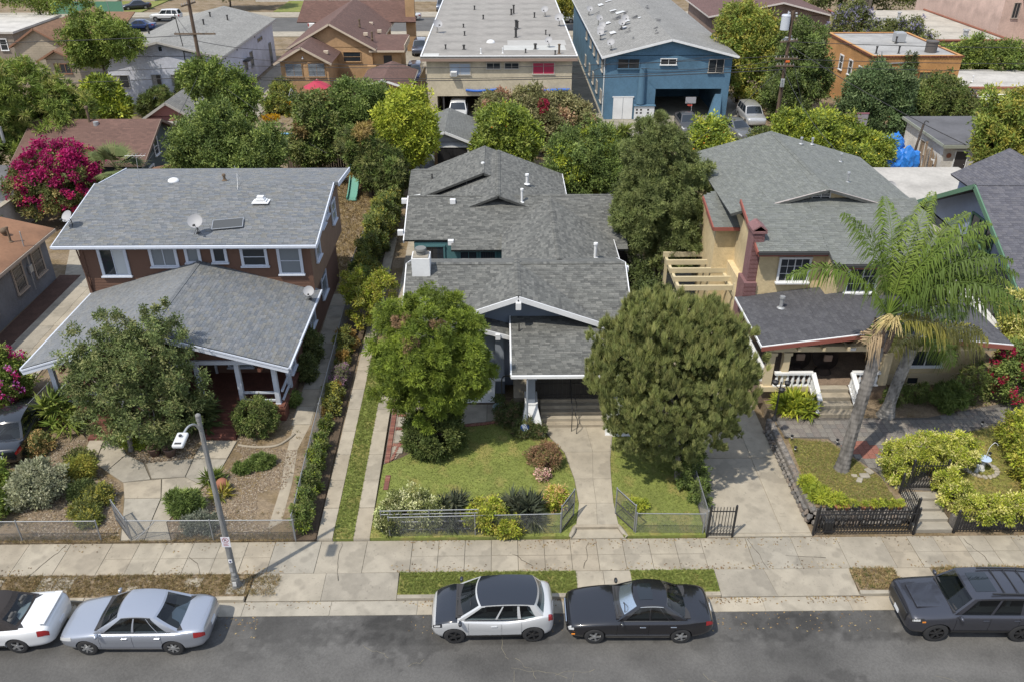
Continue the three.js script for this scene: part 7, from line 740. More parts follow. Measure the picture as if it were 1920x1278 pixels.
  ['yucca_shrub', 'spiky yucca shrub in front of the white double door', [[8.2, 3.0, -66, 0.9, 0.8, 0.7], [9.4, 2.9, -65.6, 0.9, 0.9, 0.7], [8.8, 1.8, -65.6, 1.2, 1.1, 0.8]], { leaf: 'blade', cols: GREEN.fresh.concat(GREEN.mid), n: 150, size: [0.8, 1.2], clusters: 14, trunk: 0.15 }], ['ivy_fence', 'ivy covered fence behind the cream house', [[13.5, 1.0, -70, 1.2, 1.0, 0.5], [19, 1.0, -70.5, 1.4, 1.0, 0.5], [22.4, 1.4, -70, 1.4, 1.5, 0.7], [17.2, 1.4, -67, 1.2, 1.2, 1.0]], { leaf: 'broad', cols: GREEN.mid.concat(GREEN.olive), n: 900, size: [0.9, 1.3] }], ['creeper', 'dark creeper climbing the orange wall', [[39.4, 4.6, -82.2, 0.7, 1.7, 0.4], [39.2, 2.4, -82.1, 0.8, 2.0, 0.4]], { leaf: 'broad', cols: GREEN.dark, n: 420, size: [0.8, 1.2] }], ['left_edge_bush', 'bush growing behind the grey cottage roof', [[-33.4, 2.2, -50.5, 1.1, 1.6, 1.2]], { leaf: 'broad', cols: GREEN.olive.concat(GREEN.mid), n: 600, size: [0.7, 1.1] }], ['evergreen_shrub', 'dark shrub mass beside the bungalow right wall', [[8.0, 1.6, -40, 1.2, 1.4, 1.2], [7.6, 1.4, -43, 1.2, 1.2, 1.4]], { leaf: 'fine', cols: GREEN.dark, n: 800, size: [0.9, 1.3] }], ['grass_clump', 'arching green grasses beside the pergola', [[8.6, 1.0, -37.6, 0.9, 0.7, 0.9]], { leaf: 'blade', cols: GREEN.fresh, n: 70, size: [0.9, 1.3], clusters: 8 }],
];
bushes.forEach(([n, l, bl, o], i) => { const b0 = bl[0], y = o.by ?? (b0[0] > 12 && b0[0] < 24.5 && b0[2] > -36 ? LC : 0.18); tree(n, l, [b0[0], y, b0[2]], bl, { seed: 150 + i, clusters: 26, cr: 0.34, trunk: 0.04, limbs: 2, floor: -0.9, minY: y, crownName: 'foliage', category: /hedge/.test(n) ? 'hedge' : /plant|clump|grass|yucca/.test(n) ? 'plant' : 'bush', ...o }); });
// --- palms
function frond(az, el, len, droop, seed, o = {}) { // returns a geometry: rachis with two rows of leaflets
  const r = rng(seed), gs = [], pts = [], n = 14; let p = V(0, 0, 0), a = el; const step = len / n; for (let i = 0; i <= n; i++) { pts.push(p.clone()); p = p.clone().add(V(Math.cos(az) * Math.cos(a) * step, Math.sin(a) * step, Math.sin(az) * Math.cos(a) * step)); a -= droop * (0.5 + i / n) / n; }
  const c = new THREE.CatmullRomCurve3(pts), P = []; gs.push(limb(pts.filter((q, i) => i % 3 === 0 || i === n).map((q) => q.toArray()), 0.035, 0.006, 5));
  const side = V(-Math.sin(az), 0, Math.cos(az)), L0 = o.leaf ?? 0.9, m = o.m ?? 90;
  for (let i = 0; i < m; i++) for (const s of [-1, 1]) { const t = 0.16 + 0.83 * (i + r() * 0.7) / m, q = c.getPointAt(Math.min(t, 1)), tg = c.getTangentAt(Math.min(t, 1)), L = L0 * Math.sin(Math.PI * Math.min(1, 0.12 + t * 0.82)) * rr(0.75, 1.15, r); if (L < 0.08) continue; const up = side.clone().cross(tg).normalize(); const d = side.clone().multiplyScalar(s).addScaledVector(tg, rr(0.3, 0.9, r)).addScaledVector(up, rr(-0.25, 0.5, r)).normalize(), w = 0.03, mid = q.clone().addScaledVector(d, L * 0.5), tip = mid.clone().addScaledVector(d, L * 0.42).add(V(0, -L * rr(0.4, 1.1, r), 0)), ww = tg.clone().multiplyScalar(w); for (const v of [q, mid.clone().add(ww), mid.clone().sub(ww), mid.clone().add(ww), tip, mid.clone().sub(ww)]) P.push(v.x, v.y, v.z); }
  const g = new THREE.BufferGeometry(); g.setAttribute('position', new THREE.Float32BufferAttribute(P, 3)); g.computeVertexNormals(); gs.push(uvm(g)); return merge(gs);
}
const palmMats = [[0.09, 0.135, 0.022], [0.065, 0.1, 0.018], [0.12, 0.165, 0.028]].map((c) => new THREE.MeshPhysicalMaterial({ color: C(...c), roughness: 0.5, specularIntensity: 0.35, side: THREE.DoubleSide })), yellowFrond = new THREE.MeshPhysicalMaterial({ color: C(0.24, 0.22, 0.035), roughness: 0.6, side: THREE.DoubleSide, transmission: 0.2, thickness: 0 }), deadFrond = std([0.3, 0.22, 0.13], 0.9, { side: THREE.DoubleSide });
function ringedTrunk(pts, r0, r1) { const c = new THREE.CatmullRomCurve3(pts.map((p) => V(...p))), seg = 90, n = 14, g = new THREE.TubeGeometry(c, seg, 1, n), p = g.attributes.position, a = V(); for (let i = 0; i <= seg; i++) { const t = i / seg, ctr = c.getPointAt(t), rad = lerp(r0, r1, smooth(0, 0.25, t)) * (1 + 0.045 * ((i % 3) - 1)) + 0.1 * Math.exp(-t * 30); for (let k = 0; k <= n; k++) { const j = i * (n + 1) + k; a.fromBufferAttribute(p, j).sub(ctr).multiplyScalar(rad).add(ctr); p.setXYZ(j, a.x, a.y, a.z); } } g.computeVertexNormals(); return g.toNonIndexed(); }
{ const t = thing('queen_palm', 'tall palm with ringed grey trunk and long drooping fronds', 'palm', [13.85, LC, -26.8]), top = V(0.55, 6.2, -0.5); part(t, 'trunk', ringedTrunk([[0, -0.1, 0], [0.15, 2, -0.15], [0.35, 4.2, -0.35], [top.x, top.y, top.z]], 0.27, 0.235), std([0.27, 0.25, 0.23], 0.95, { map: T.bark }));
  part(t, 'old_leaf_bases', [0, 1, 2, 3, 4, 5, 6, 7].map((i) => limb([[top.x + Math.cos(i) * 0.2, top.y - 0.9 + (i % 3) * 0.2, top.z + Math.sin(i) * 0.2], [top.x + Math.cos(i) * 0.32, top.y - 0.2, top.z + Math.sin(i) * 0.32], [top.x + Math.cos(i) * 0.42, top.y + 0.4, top.z + Math.sin(i) * 0.42]], 0.14, 0.05, 6)), std([0.17, 0.12, 0.09], 0.95, { map: T.bark }));
  const F = [[3.2, 1.0, 4.8, 1.8], [0.2, 0.4, 6.8, 1.0], [-0.1, 0.75, 5.2, 1.5], [-0.35, 0.9, 5.2, 1.5], [0.1, 1.0, 5.0, 1.6], [-0.7, 1.05, 5.0, 1.4], [-0.2, 1.15, 5.0, 1.4], [-1.1, 1.15, 4.8, 1.4], [-0.5, 1.25, 5.0, 1.2], [-1.5, 1.3, 4.8, 1.1], [0.3, 1.2, 4.8, 1.5], [-0.9, 1.38, 5.0, 1.0], [0.0, 1.35, 4.9, 1.2], [-2.3, 1.35, 4.4, 1.2], [-0.3, 0.6, 5.0, 1.3], [-0.8, 0.85, 4.8, 1.5], [0.5, 1.05, 4.6, 1.8], [0.05, 0.55, 5.4, 1.3]]; F.forEach(([az, el, L, dr], i) => { const m = part(t, 'frond', frond(az, el, L, dr, 300 + i), palmMats[i % 3]); m.position.set(top.x, top.y + 0.7, top.z); });
  [[0.0, 0.2, 3.0, 1.3]].forEach(([az, el, L, dr], i) => { const m = part(t, 'frond', frond(az, el, L, dr, 340 + i), yellowFrond); m.position.set(top.x, top.y + 0.4, top.z); }); [[2.9, -0.3, 0.9, 1.2]].forEach(([az, el, L, dr], i) => { const m = part(t, 'dead_frond', frond(az, el, L, dr, 350 + i, { m: 40 }), deadFrond); m.position.set(top.x, top.y + 0.1, top.z); });
  const fl = [], fr = rng(4); for (let i = 0; i < 120; i++) { const az = rr(1.2, 3.6, fr), e = rr(-0.2, 1.2, fr), L = rr(0.4, 0.75, fr), d = V(Math.cos(az) * Math.cos(e), Math.sin(e), Math.sin(az) * Math.cos(e)); const b = V(top.x + 0.1, top.y + 0.55, top.z + 0.35); fl.push(limb([b.toArray(), b.clone().addScaledVector(d, L * 0.6).toArray(), b.clone().addScaledVector(d, L).add(V(0, -L * 0.5, 0)).toArray()], 0.014, 0.008, 4)); } part(t, 'flower_cluster', fl, std([0.5, 0.4, 0.18], 0.85)); }
{ const t = thing('short_palm', 'shorter pale trunked palm with yellowing fronds beside the cream porch', 'palm', [17.2, LC, -30.6]), top = V(0.3, 3.6, 0.1); part(t, 'trunk', ringedTrunk([[0, -0.1, 0], [0.1, 1.5, 0], [top.x, top.y, top.z]], 0.36, 0.24), std([0.42, 0.4, 0.37], 0.95, { map: T.bark })); [[0.3, 0.9, 3.2, 1.9], [-0.4, 0.9, 3.0, 1.6], [1.2, 0.9, 2.6, 2.5], [2.4, 1.0, 2.6, 2.3], [-1.2, 1.2, 3.0, 1.4], [3.4, 0.9, 2.4, 2.4], [0.0, 0.4, 3.4, 1.5], [-2.2, 1.1, 2.6, 1.6]].forEach(([az, el, L, dr], i) => { const m = part(t, 'frond', frond(az, el, L, dr, 400 + i), i % 3 === 0 ? yellowFrond : palmMats[i % 3]); m.position.set(top.x, top.y + 0.2, top.z); }); }
{ const t = thing('fan_palm', 'small fan palm behind the ridge of the brown house', 'palm', [-25.8, 1.2, -54.6]), r = rng(61), gs = []; part(t, 'trunk', limb([[0, -1.2, 0], [0.05, 1.6, 0], [0, 3.2, 0]], 0.22, 0.18, 8), M.bark); for (let i = 0; i < 22; i++) { const az = i * 2.4, el = rr(-0.2, 1.3, r), st = rr(0.7, 1.2, r), d = V(Math.cos(az) * Math.cos(el), Math.sin(el), Math.sin(az) * Math.cos(el)), s = V(-Math.sin(az), 0, Math.cos(az)), P = [], c0 = d.clone().multiplyScalar(st), up = s.clone().cross(d); for (let k = -9; k <= 9; k++) { const a = k * 0.15, e = d.clone().multiplyScalar(Math.cos(a)).addScaledVector(s, Math.sin(a)), tip = c0.clone().addScaledVector(e, rr(1.0, 1.4, r)).add(V(0, -0.2, 0)), m1 = c0.clone().addScaledVector(e, 0.55).addScaledVector(s.clone().multiplyScalar(Math.cos(a)).addScaledVector(d, -Math.sin(a)), 0.055), m2 = c0.clone().addScaledVector(e, 0.55).addScaledVector(s.clone().multiplyScalar(Math.cos(a)).addScaledVector(d, -Math.sin(a)), -0.055); for (const v of [c0, m1, m2, m1, tip, m2]) P.push(v.x, v.y, v.z); } const g = new THREE.BufferGeometry(); g.setAttribute('position', new THREE.Float32BufferAttribute(P, 3)); g.computeVertexNormals(); const m = part(t, 'fan_leaf', merge([uvm(g), limb([[0, 0, 0], c0.clone().multiplyScalar(0.5).toArray(), c0.toArray()], 0.025, 0.015, 4)]), new THREE.MeshPhysicalMaterial({ color: C(...pick([[0.1, 0.125, 0.035], [0.08, 0.105, 0.03], [0.13, 0.14, 0.05]], r)), roughness: 0.85, side: THREE.DoubleSide })); m.position.y = 3.2; } }
for (const [x, z, h, l] of [[43.2, -106, 9, 'slim palm trunk with hanging leaves behind the orange house'], [46.6, -112, 13, 'tall bare palm trunk rising behind the orange house']]) { const t = thing('street_palm', l, 'palm', [x, gY, z]); part(t, 'trunk', ringedTrunk([[0, 0, 0], [0.1, h * 0.5, 0], [0.6, h, 0]], 0.3, 0.24), std([0.25, 0.21, 0.17], 0.95, { map: T.bark })); for (let i = 0; i < 10; i++) { const m = part(t, 'frond', frond(i * 0.63, 0.7, 2.4, 2.2, 500 + i, { m: 30 }), palmMats[i % 3]); m.position.set(0.6, h, 0); } }
// --- grass, gravel, straw: uncountable
function scatter(name, label, n, geo, mat, cols, place, size, seed, cat) { const r = rng(seed), L = []; let tries = 0; while (L.length < n && tries++ < n * 6) { const p = place(r); if (p) L.push(p); } const im = new THREE.InstancedMesh(geo, mat, L.length), q = new THREE.Quaternion(), m = new THREE.Matrix4(); L.forEach((p, i) => { q.setFromEuler(new THREE.Euler(rr(-0.2, 0.2, r), r() * 6.28, rr(-0.2, 0.2, r))); const s = rr(size[0], size[1], r); m.compose(V(...p), q, V(s, s, s)); im.setMatrixAt(i, m); const c = pick(cols, r), j = rr(0.8, 1.2, r); im.setColorAt(i, C(c[0] * j, c[1] * j, c[2] * j)); }); im.name = numbered(name); im.castShadow = im.receiveShadow = true; tag(im, label, cat, undefined, 'stuff'); scene.add(im); }
const inBox = (poly) => { const xs = poly.map((p) => p[0]), zs = poly.map((p) => p[1]), a = Math.min(...xs), b = Math.max(...xs), c = Math.min(...zs), d = Math.max(...zs); return (r) => { const x = rr(a, b, r), z = rr(c, d, r); return inPoly(x, z, poly) ? [x, z] : null; }; };
const onPoly = (poly, y) => { const f = inBox(poly); return (r) => { const p = f(r); return p ? [p[0], y, p[1]] : null; }; };
const gcol = [[0.2, 0.245, 0.055], [0.18, 0.225, 0.05], [0.215, 0.25, 0.06], [0.245, 0.26, 0.072], [0.17, 0.215, 0.045]];
scatter('grass', 'mown green grass of the bungalow front lawn', 16000, LEAF.grass[0], dryMat, gcol, onPoly(lawnMain, LB - 0.015), [0.35, 0.65], 1, 'grass'); scatter('grass', 'mown green grass beside the front walk under the pine', 7000, LEAF.grass[0], dryMat, gcol, onPoly(lawnSide, LB - 0.012), [0.35, 0.65], 2, 'grass'); scatter('grass', 'green grass between the two driveway strips', 4000, LEAF.grass[0], dryMat, gcol, onPoly(lawnStrip, LB - 0.03), [0.7, 1.1], 3, 'grass');
scatter('grass', 'green grass of the parkway strip behind the parked cars', 5000, LEAF.grass[0], dryMat, gcol, (r) => { const x = rr(-3.72, 7.56, r), z = rr(-21.92, -20.92, r); return x > 2.58 && x < 4.57 ? null : [x, 0.13, z]; }, [0.7, 1.2], 4, 'grass'); scatter('grass', 'yellowing grass of the raised cream house lawn', 11000, LEAF.grass[0], dryMat, [[0.24, 0.24, 0.07], [0.28, 0.24, 0.09], [0.2, 0.22, 0.06], [0.34, 0.27, 0.12]], (r) => { const p = inBox(r() < 0.55 ? lawnC : lawnC2)(r); return p ? [p[0], LC + 0.01, p[1]] : null; }, [0.6, 1.1], 5, 'grass');
const pathP = [[-14.5, -23.6], [-12.4, -23.6], [-13.0, -24.6], [-12.6, -25.9], [-11.8, -27.4], [-11.6, -29.9], [-13.3, -29.9], [-13.3, -28.6], [-15.25, -28.3], [-16.25, -28.95], [-17.0, -30.1], [-18.4, -30.1], [-18.2, -28.8], [-17.3, -28.1], [-15.7, -26.9], [-15.1, -25.4]];
const pebble = new THREE.DodecahedronGeometry(0.03, 0); pebble.scale(1, 0.6, 0.8); scatter('gravel', 'pale gravel spread over the brown house front yard', 11000, pebble, std([1, 1, 1], 0.95), [[0.24, 0.19, 0.135], [0.19, 0.145, 0.1], [0.31, 0.26, 0.2], [0.15, 0.11, 0.075]], (r) => { const x = rr(-20.5, -8.9, r), z = rr(-30, -23.8, r); if (inPoly(x, z, pathP) || vn(x, z, 1.3, 3) < 0.3) return null; return [x, GY + 0.008, z]; }, [0.6, 1.5], 6, 'gravel');
scatter('dry_grass', 'straw coloured dry grass on the yard and street verge', 6500, LEAF.straw[0], dryMat, GREEN.dry.concat([[0.2, 0.17, 0.06]]), (r) => { const w = r(); const x = rr(-22, -8, r); if (w < 0.55) return [x, 0.13, rr(-21.93, -20.92, r)]; const z = w < 0.75 ? rr(-23.9, -23.55, r) : rr(-30.5, -23.7, r); if (inPoly(x, z, pathP) || (z < -24 && vn(x, z, 1.1, 8) < 0.5)) return null; return [x, GY, z]; }, [0.35, 0.8], 7, 'grass'); scatter('dry_grass', 'dry grass tufts on the verge behind the dark grey sport utility car', 2500, LEAF.straw[0], dryMat, GREEN.dry.concat([[0.15, 0.16, 0.05]]), (r) => { const x = rr(12.5, 22, r); return x > 14.1 && x < 15.46 ? null : [x, 0.13, rr(-21.93, -20.92, r)]; }, [0.5, 1.0], 9, 'grass'); scatter('dry_grass', 'dry grass of the back garden with the green slide', 5000, LEAF.straw[0], dryMat, GREEN.dry, (r) => [rr(-17, -9.2, r), gY + 0.03, rr(-64, -46.5, r)], [0.9, 1.8], 10, 'grass');
scatter('leaf_litter', 'brown leaf litter strewn along the gutter, verge and sidewalk edges', 2600, new THREE.BoxGeometry(0.05, 0.006, 0.03), dryMat, [[0.16, 0.1, 0.05], [0.22, 0.15, 0.07], [0.1, 0.07, 0.04], [0.26, 0.2, 0.1]], (r) => { const x = rr(-21, 21, r), w = r(); if (vn(x, w * 3, 1.1, 12) < 0.42) return null; return w < 0.45 ? [x, 0.026, -20.72 + Math.pow(r(), 2) * 0.3] : w < 0.62 ? [x, 0.005, rr(-20.09, -19.2, r)] : w < 0.82 ? [x, 0.156, -23.54 + Math.pow(r(), 2) * 0.5] : [x, 0.156, -21.96 - Math.pow(r(), 2) * 0.4]; }, [0.5, 1.3], 44, 'leaf litter');
// ---------- cars ----------
function curve(a) { // smooth curve through [x, y]
  return (x) => { if (x <= a[0][0]) return a[0][1]; const n = a.length; if (x >= a[n - 1][0]) return a[n - 1][1]; let i = 0; while (a[i + 1][0] < x) i++; const sl = (k) => { const p = a[Math.max(0, k - 1)], q = a[Math.min(n - 1, k + 1)]; return (q[1] - p[1]) / (q[0] - p[0]); }; const [x0, y0] = a[i], [x1, y1] = a[i + 1], h = x1 - x0, t = (x - x0) / h, t2 = t * t, t3 = t2 * t; const lim = (m) => { const d = (y1 - y0) / h; return clamp(m, -3 * Math.abs(d), 3 * Math.abs(d)); }; return (2 * t3 - 3 * t2 + 1) * y0 + (t3 - 2 * t2 + t) * h * lim(sl(i)) + (-2 * t3 + 3 * t2) * y1 + (t3 - t2) * h * lim(sl(i + 1)); };
}
const csg = new Evaluator(); csg.attributes = ['position', 'normal']; csg.useGroups = false;
function patch(f, u0, u1, v0, v1, nu, nv, off, flip) { // sheet on a surface f(u, v), lifted by off
  const P = [], idx = [], e = 1e-3, o = V(), a = V(), b = V(); for (let i = 0; i <= nu; i++) for (let j = 0; j <= nv; j++) { const u = lerp(u0, u1, i / nu), v = lerp(v0, v1, j / nv); o.copy(f(u, v)); a.copy(f(u + e, v)).sub(f(u - e, v)); b.copy(f(u, v + e)).sub(f(u, v - e)); const n = a.clone().cross(b).normalize().multiplyScalar(flip ? -off : off); P.push(o.x + n.x, o.y + n.y, o.z + n.z); }
  for (let i = 0; i < nu; i++) for (let j = 0; j < nv; j++) { const k = i * (nv + 1) + j; if (flip) idx.push(k, k + 1, k + nv + 1, k + 1, k + nv + 2, k + nv + 1); else idx.push(k, k + nv + 1, k + 1, k + 1, k + nv + 1, k + nv + 2); }
  const g = new THREE.BufferGeometry(); g.setAttribute('position', new THREE.Float32BufferAttribute(P, 3)); g.setIndex(idx); g.computeVertexNormals(); return g.toNonIndexed();
}
const plainGlass = new THREE.MeshPhysicalMaterial({ color: C(0.92, 0.94, 0.95), roughness: 0.02, transmission: 1, thickness: 0, ior: 1.5, side: THREE.DoubleSide }), clearGlass = new THREE.MeshPhysicalMaterial({ color: C(0.42, 0.48, 0.5), roughness: 0.03, transmission: 1, thickness: 0, ior: 1.5, side: THREE.DoubleSide }), carGlass = new THREE.MeshPhysicalMaterial({ color: C(0.012, 0.016, 0.02), roughness: 0.04, specularIntensity: 1, side: THREE.DoubleSide, clearcoat: 0.6, clearcoatRoughness: 0.03 }), lampGlass = new THREE.MeshPhysicalMaterial({ color: C(0.55, 0.56, 0.57), roughness: 0.12, metalness: 0.3, clearcoat: 1, side: THREE.DoubleSide }), tailGlass = new THREE.MeshPhysicalMaterial({ color: C(0.24, 0.012, 0.015), roughness: 0.15, clearcoat: 1, side: THREE.DoubleSide }), amber = std([0.6, 0.2, 0.02], 0.3), chrome = std([0.6, 0.61, 0.62], 0.15, { metalness: 1 }), plate = std([0.6, 0.62, 0.65], 0.5), trimBlack = std([0.02, 0.02, 0.021], 0.45);
const carPaint = (r, g, b, metal = 0.35, rough = 0.32) => new THREE.MeshPhysicalMaterial({ color: C(r, g, b), metalness: metal, roughness: rough, clearcoat: 1, clearcoatRoughness: 0.05, side: THREE.DoubleSide });
function wheelInto(car, x, z, r, w, spokes, rimMat, out) {
  const g = sub(car, 'wheel', [x, r, z]); const pr = [[r * 0.62, -w / 2], [r * 0.9, -w / 2], [r * 0.985, -w * 0.38], [r, -w * 0.2], [r, w * 0.2], [r * 0.985, w * 0.38], [r * 0.9, w / 2], [r * 0.62, w / 2]].map((p) => new THREE.Vector2(...p)), t = new THREE.LatheGeometry(pr, 28).toNonIndexed(); t.rotateX(PI2); part(g, 'tyre', t, M.rubber);
  const rim = [], f = out * w * 0.42; const ring = new THREE.LatheGeometry([[r * 0.6, -w * 0.3], [r * 0.66, -w * 0.45], [r * 0.66, w * 0.45], [r * 0.6, w * 0.4]].map((p) => new THREE.Vector2(...p)), 24).toNonIndexed(); ring.rotateX(PI2); rim.push(ring); for (let i = 0; i < spokes; i++) { const a = i / spokes * 6.283, c = Math.cos(a), s = Math.sin(a); rim.push(bar([c * 0.03, s * 0.03, f], [c * r * 0.63, s * r * 0.63, f * 0.85], 0.04, r * (spokes > 7 ? 0.1 : 0.17)).applyMatrix4(new THREE.Matrix4())); } const hub = new THREE.CylinderGeometry(r * 0.17, r * 0.2, 0.05, 14).toNonIndexed(); hub.rotateX(PI2); hub.translate(0, 0, f); rim.push(hub); part(g, 'rim', rim, rimMat); const disc = new THREE.CylinderGeometry(r * 0.61, r * 0.61, w * 0.3, 20).toNonIndexed(); disc.rotateX(PI2); disc.translate(0, 0, -out * w * 0.1); part(g, 'brake_disc', disc, M.dark);
}
function buildCar(name, label, s, p, turn, group) { // p: ground point under the middle of the front bumper; the car points to -x
  const car = thing(name, label, s.category ?? 'car', p, turn, group), { L, hw } = s, top = curve(s.top), bot = curve(s.bot), plan = curve(s.plan), cr = s.crown ?? 0.035, m = 16;
  const ring = (x) => { const b = bot(x), t = top(x), w = hw * plan(x); return [[0, b], [0.6 * w, b], [0.9 * w, b + 0.04], [0.975 * w, b + 0.16], [w * (s.tuck ?? 0.985), b + 0.42 * (t - b)], [w, b + 0.66 * (t - b)], [0.972 * w, t - 0.1], [0.89 * w, t - 0.02], [0.5 * w, t + cr * 0.75], [0, t + cr]]; };
  const at = (x, j) => { const c = ring(clamp(x, 0, L)), n = c.length - 1, k = clamp(j, 0, 1) * n, i = Math.min(n - 1, Math.floor(k)), t = k - i, g = (q) => c[clamp(q, 0, n)], f = (d) => { const p0 = g(i - 1)[d], p1 = g(i)[d], p2 = g(i + 1)[d], p3 = g(i + 2)[d]; return p1 + 0.5 * t * (p2 - p0 + t * (2 * p0 - 5 * p1 + 4 * p2 - p3 + t * (3 * (p1 - p2) + p3 - p0))); }; return [f(0), f(1)]; };
  const side = (sg) => (x, j) => { const [z, y] = at(x, j); return V(x, y, sg * z); };
  // body shell
  const N = s.fine ? 56 : 34, P = [], idx = [], per = 2 * m; for (let i = 0; i <= N; i++) { const q = i / N, x = L * (q - 0.06 * Math.sin(q * 6.2832)); for (let k = 0; k < per; k++) { const j = k <= m ? k / m : (per - k) / m, [z, y] = at(x, j); P.push(x, y, k <= m ? z : -z); } }
  for (let i = 0; i < N; i++) for (let k = 0; k < per; k++) { const a = i * per + k, b = i * per + (k + 1) % per, c = a + per, d = b + per; idx.push(a, c, b, b, c, d); }
  for (const [i, f] of [[0, 0], [N, 1]]) { const c = P.length / 3, x = i ? L : 0; P.push(x + (f ? 0.02 : -0.02), (bot(x) + top(x)) / 2, 0); for (let k = 0; k < per; k++) { const a = i * per + k, b = i * per + (k + 1) % per; if (f) idx.push(c, b, a); else idx.push(c, a, b); } }
  let g = new THREE.BufferGeometry(); g.setAttribute('position', new THREE.Float32BufferAttribute(P, 3)); g.setIndex(idx); g.computeVertexNormals();
  let brush = new Brush(g); brush.updateMatrixWorld(); const cut = (q) => { const b = new Brush(q); b.updateMatrixWorld(); brush = csg.evaluate(brush, b, SUBTRACTION); };
  for (const x of s.wheels) for (const sg of [-1, 1]) { const c = new THREE.CylinderGeometry(s.r * 1.13, s.r * 1.13, 0.36, 26); c.rotateX(PI2); c.translate(x, s.r * 1.02, sg * (hw - 0.1)); c.deleteAttribute('uv'); cut(c); }
  if (s.gaps) for (const x of s.gaps) for (const sg of [-1, 1]) { const c = new THREE.BoxGeometry(0.014, top(x) - bot(x) - 0.16, 0.06); c.translate(x, (top(x) + bot(x)) / 2 + 0.06, sg * (hw * plan(x) - 0.005)); c.deleteAttribute('uv'); cut(c); }
  g = brush.geometry; const body = part(car, 'body', uvm(g), s.paint);
  if (s.hood) { const fn = (x, k) => { const j = k <= 1 ? k : 2 - k, [z, y] = at(x, j); return V(x, y, k <= 1 ? z : -z); }; part(car, 'hood', patch(fn, s.hood[0], s.hood[1], s.hood[2], 2 - s.hood[2], 14, 22, 0.006), s.hoodMat); }
  for (const sg of [-1, 1]) part(car, 'sill', patch(side(sg), s.wheels[0] + s.r * 1.1, s.wheels[1] - s.r * 1.1, 0.2, 0.36, 10, 3, 0.006, sg < 0), s.sillMat ?? trimBlack);
  // cabin
  const c = s.cabin, y0 = c.yb, y1 = c.yr, W = (t) => lerp(c.w0, c.w1, Math.pow(Math.max(t, 0), 1.25)), xf = (t) => lerp(c.xf0, c.xf1, t), xr = (t) => lerp(c.xr0, c.xr1, Math.pow(Math.max(t, 0), c.rp ?? 0.85)), bw = c.bow ?? 0.1, arch = c.arch ?? 0.05, crown = c.crown ?? 0.05;
  const fr = (q, t) => V(xf(t) + bw * q * q, lerp(y0, y1, t) + t * t * crown * (1 - q * q), q * W(t)), re = (q, t) => V(xr(t) - bw * q * q, lerp(y0, y1, t) + t * t * crown * (1 - q * q), q * W(t)), sd = (sg) => (u, t) => V(lerp(xf(t) + bw, xr(t) - bw, u), lerp(y0, y1, t) + t * arch * 4 * u * (1 - u), sg * W(t)), rf = (u, q) => V(lerp(c.xf1 + bw * q * q, c.xr1 - bw * q * q, u), y1 + crown * (1 - q * q) + arch * 4 * u * (1 - u), q * c.w1);
  const rw0 = c.rw?.[0] ?? 0.12, rw1 = c.rw?.[1] ?? 0.93, open = !s.simple, cm = s.cabinMat ?? s.paint, glass = s.glass ?? (open ? clearGlass : carGlass), shell = [];
  if (open) { // pillars and frames only, so that one looks in
    for (const [a, b, d, e] of [[-1, -0.9, 0, 1], [0.9, 1, 0, 1], [-0.9, 0.9, 0, 0.05], [-0.9, 0.9, 0.94, 1]]) shell.push(patch(fr, a, b, d, e, 8, 6, 0)); for (const [a, b, d, e] of [[-1, -0.86, 0, 1], [0.86, 1, 0, 1], [-0.86, 0.86, 0, rw0], [-0.86, 0.86, rw1, 1]]) shell.push(patch(re, a, b, d, e, 8, 6, 0, true));
    for (const sg of [-1, 1]) { shell.push(patch(sd(sg), 0, 1, 0, 0.1, 16, 2, 0, sg < 0), patch(sd(sg), 0, 1, 0.9, 1, 16, 2, 0, sg < 0)); let a = 0; for (const [p0, p1] of [...s.panes, [1, 1]]) { if (p0 > a) shell.push(patch(sd(sg), a, p0, 0.1, 0.9, 3, 5, 0, sg < 0)); a = p1; } }
    const dk = Math.max(top((c.xf0 + c.xr0) / 2), top(c.xf0 + 0.3)) + cr + 0.012, dark = std([0.03, 0.03, 0.033], 0.85); part(car, 'interior_floor', box(c.xf0 + 0.12, c.xr0 - 0.1, dk - 0.02, dk, -c.w0 + 0.07, c.w0 - 0.07), dark); part(car, 'dashboard', rbox(0.45, 0.1, c.w0 * 1.7, 0.04, c.xf0 + 0.42, dk + 0.02, 0), dark); const mx = lerp(c.xf1, c.xr1, 0.12), hx = y1 - dk; for (const [x, z] of [[mx, -0.36], [mx, 0.36], [mx + 1.0, -0.36], [mx + 1.0, 0.36]]) part(car, 'seat', [rbox(0.16, hx * 0.62, 0.44, 0.05, x, dk + hx * 0.3, z), rbox(0.1, hx * 0.28, 0.24, 0.04, x, dk + hx * 0.72, z)], s.seatMat ?? std([0.07, 0.068, 0.065], 0.8)); part(car, 'steering_wheel', new THREE.TorusGeometry(0.17, 0.016, 6, 18).rotateY(PI2).translate(mx - 0.45, dk + 0.1, 0.36), dark);
  } else shell.push(patch(fr, -1, 1, 0, 1, 12, 6, 0), patch(re, -1, 1, 0, 1, 12, 6, 0, true), patch(sd(1), 0, 1, 0, 1, 16, 6, 0), patch(sd(-1), 0, 1, 0, 1, 16, 6, 0, true));
  part(car, 'cabin', shell, cm); part(car, 'roof', patch(rf, 0, 1, -1, 1, 16, 12, 0, true), s.roofMat ?? s.paint);
  part(car, 'windshield', patch(fr, -0.9, 0.9, 0.05, 0.94, 12, 6, 0.004), s.shade ? plainGlass : glass); if (s.shade) part(car, 'sunshade', patch(fr, -0.88, 0.88, 0.06, 0.93, 12, 6, -0.04), s.shade); part(car, 'rear_window', patch(re, -0.86, 0.86, rw0, rw1, 12, 6, 0.004, true), glass);
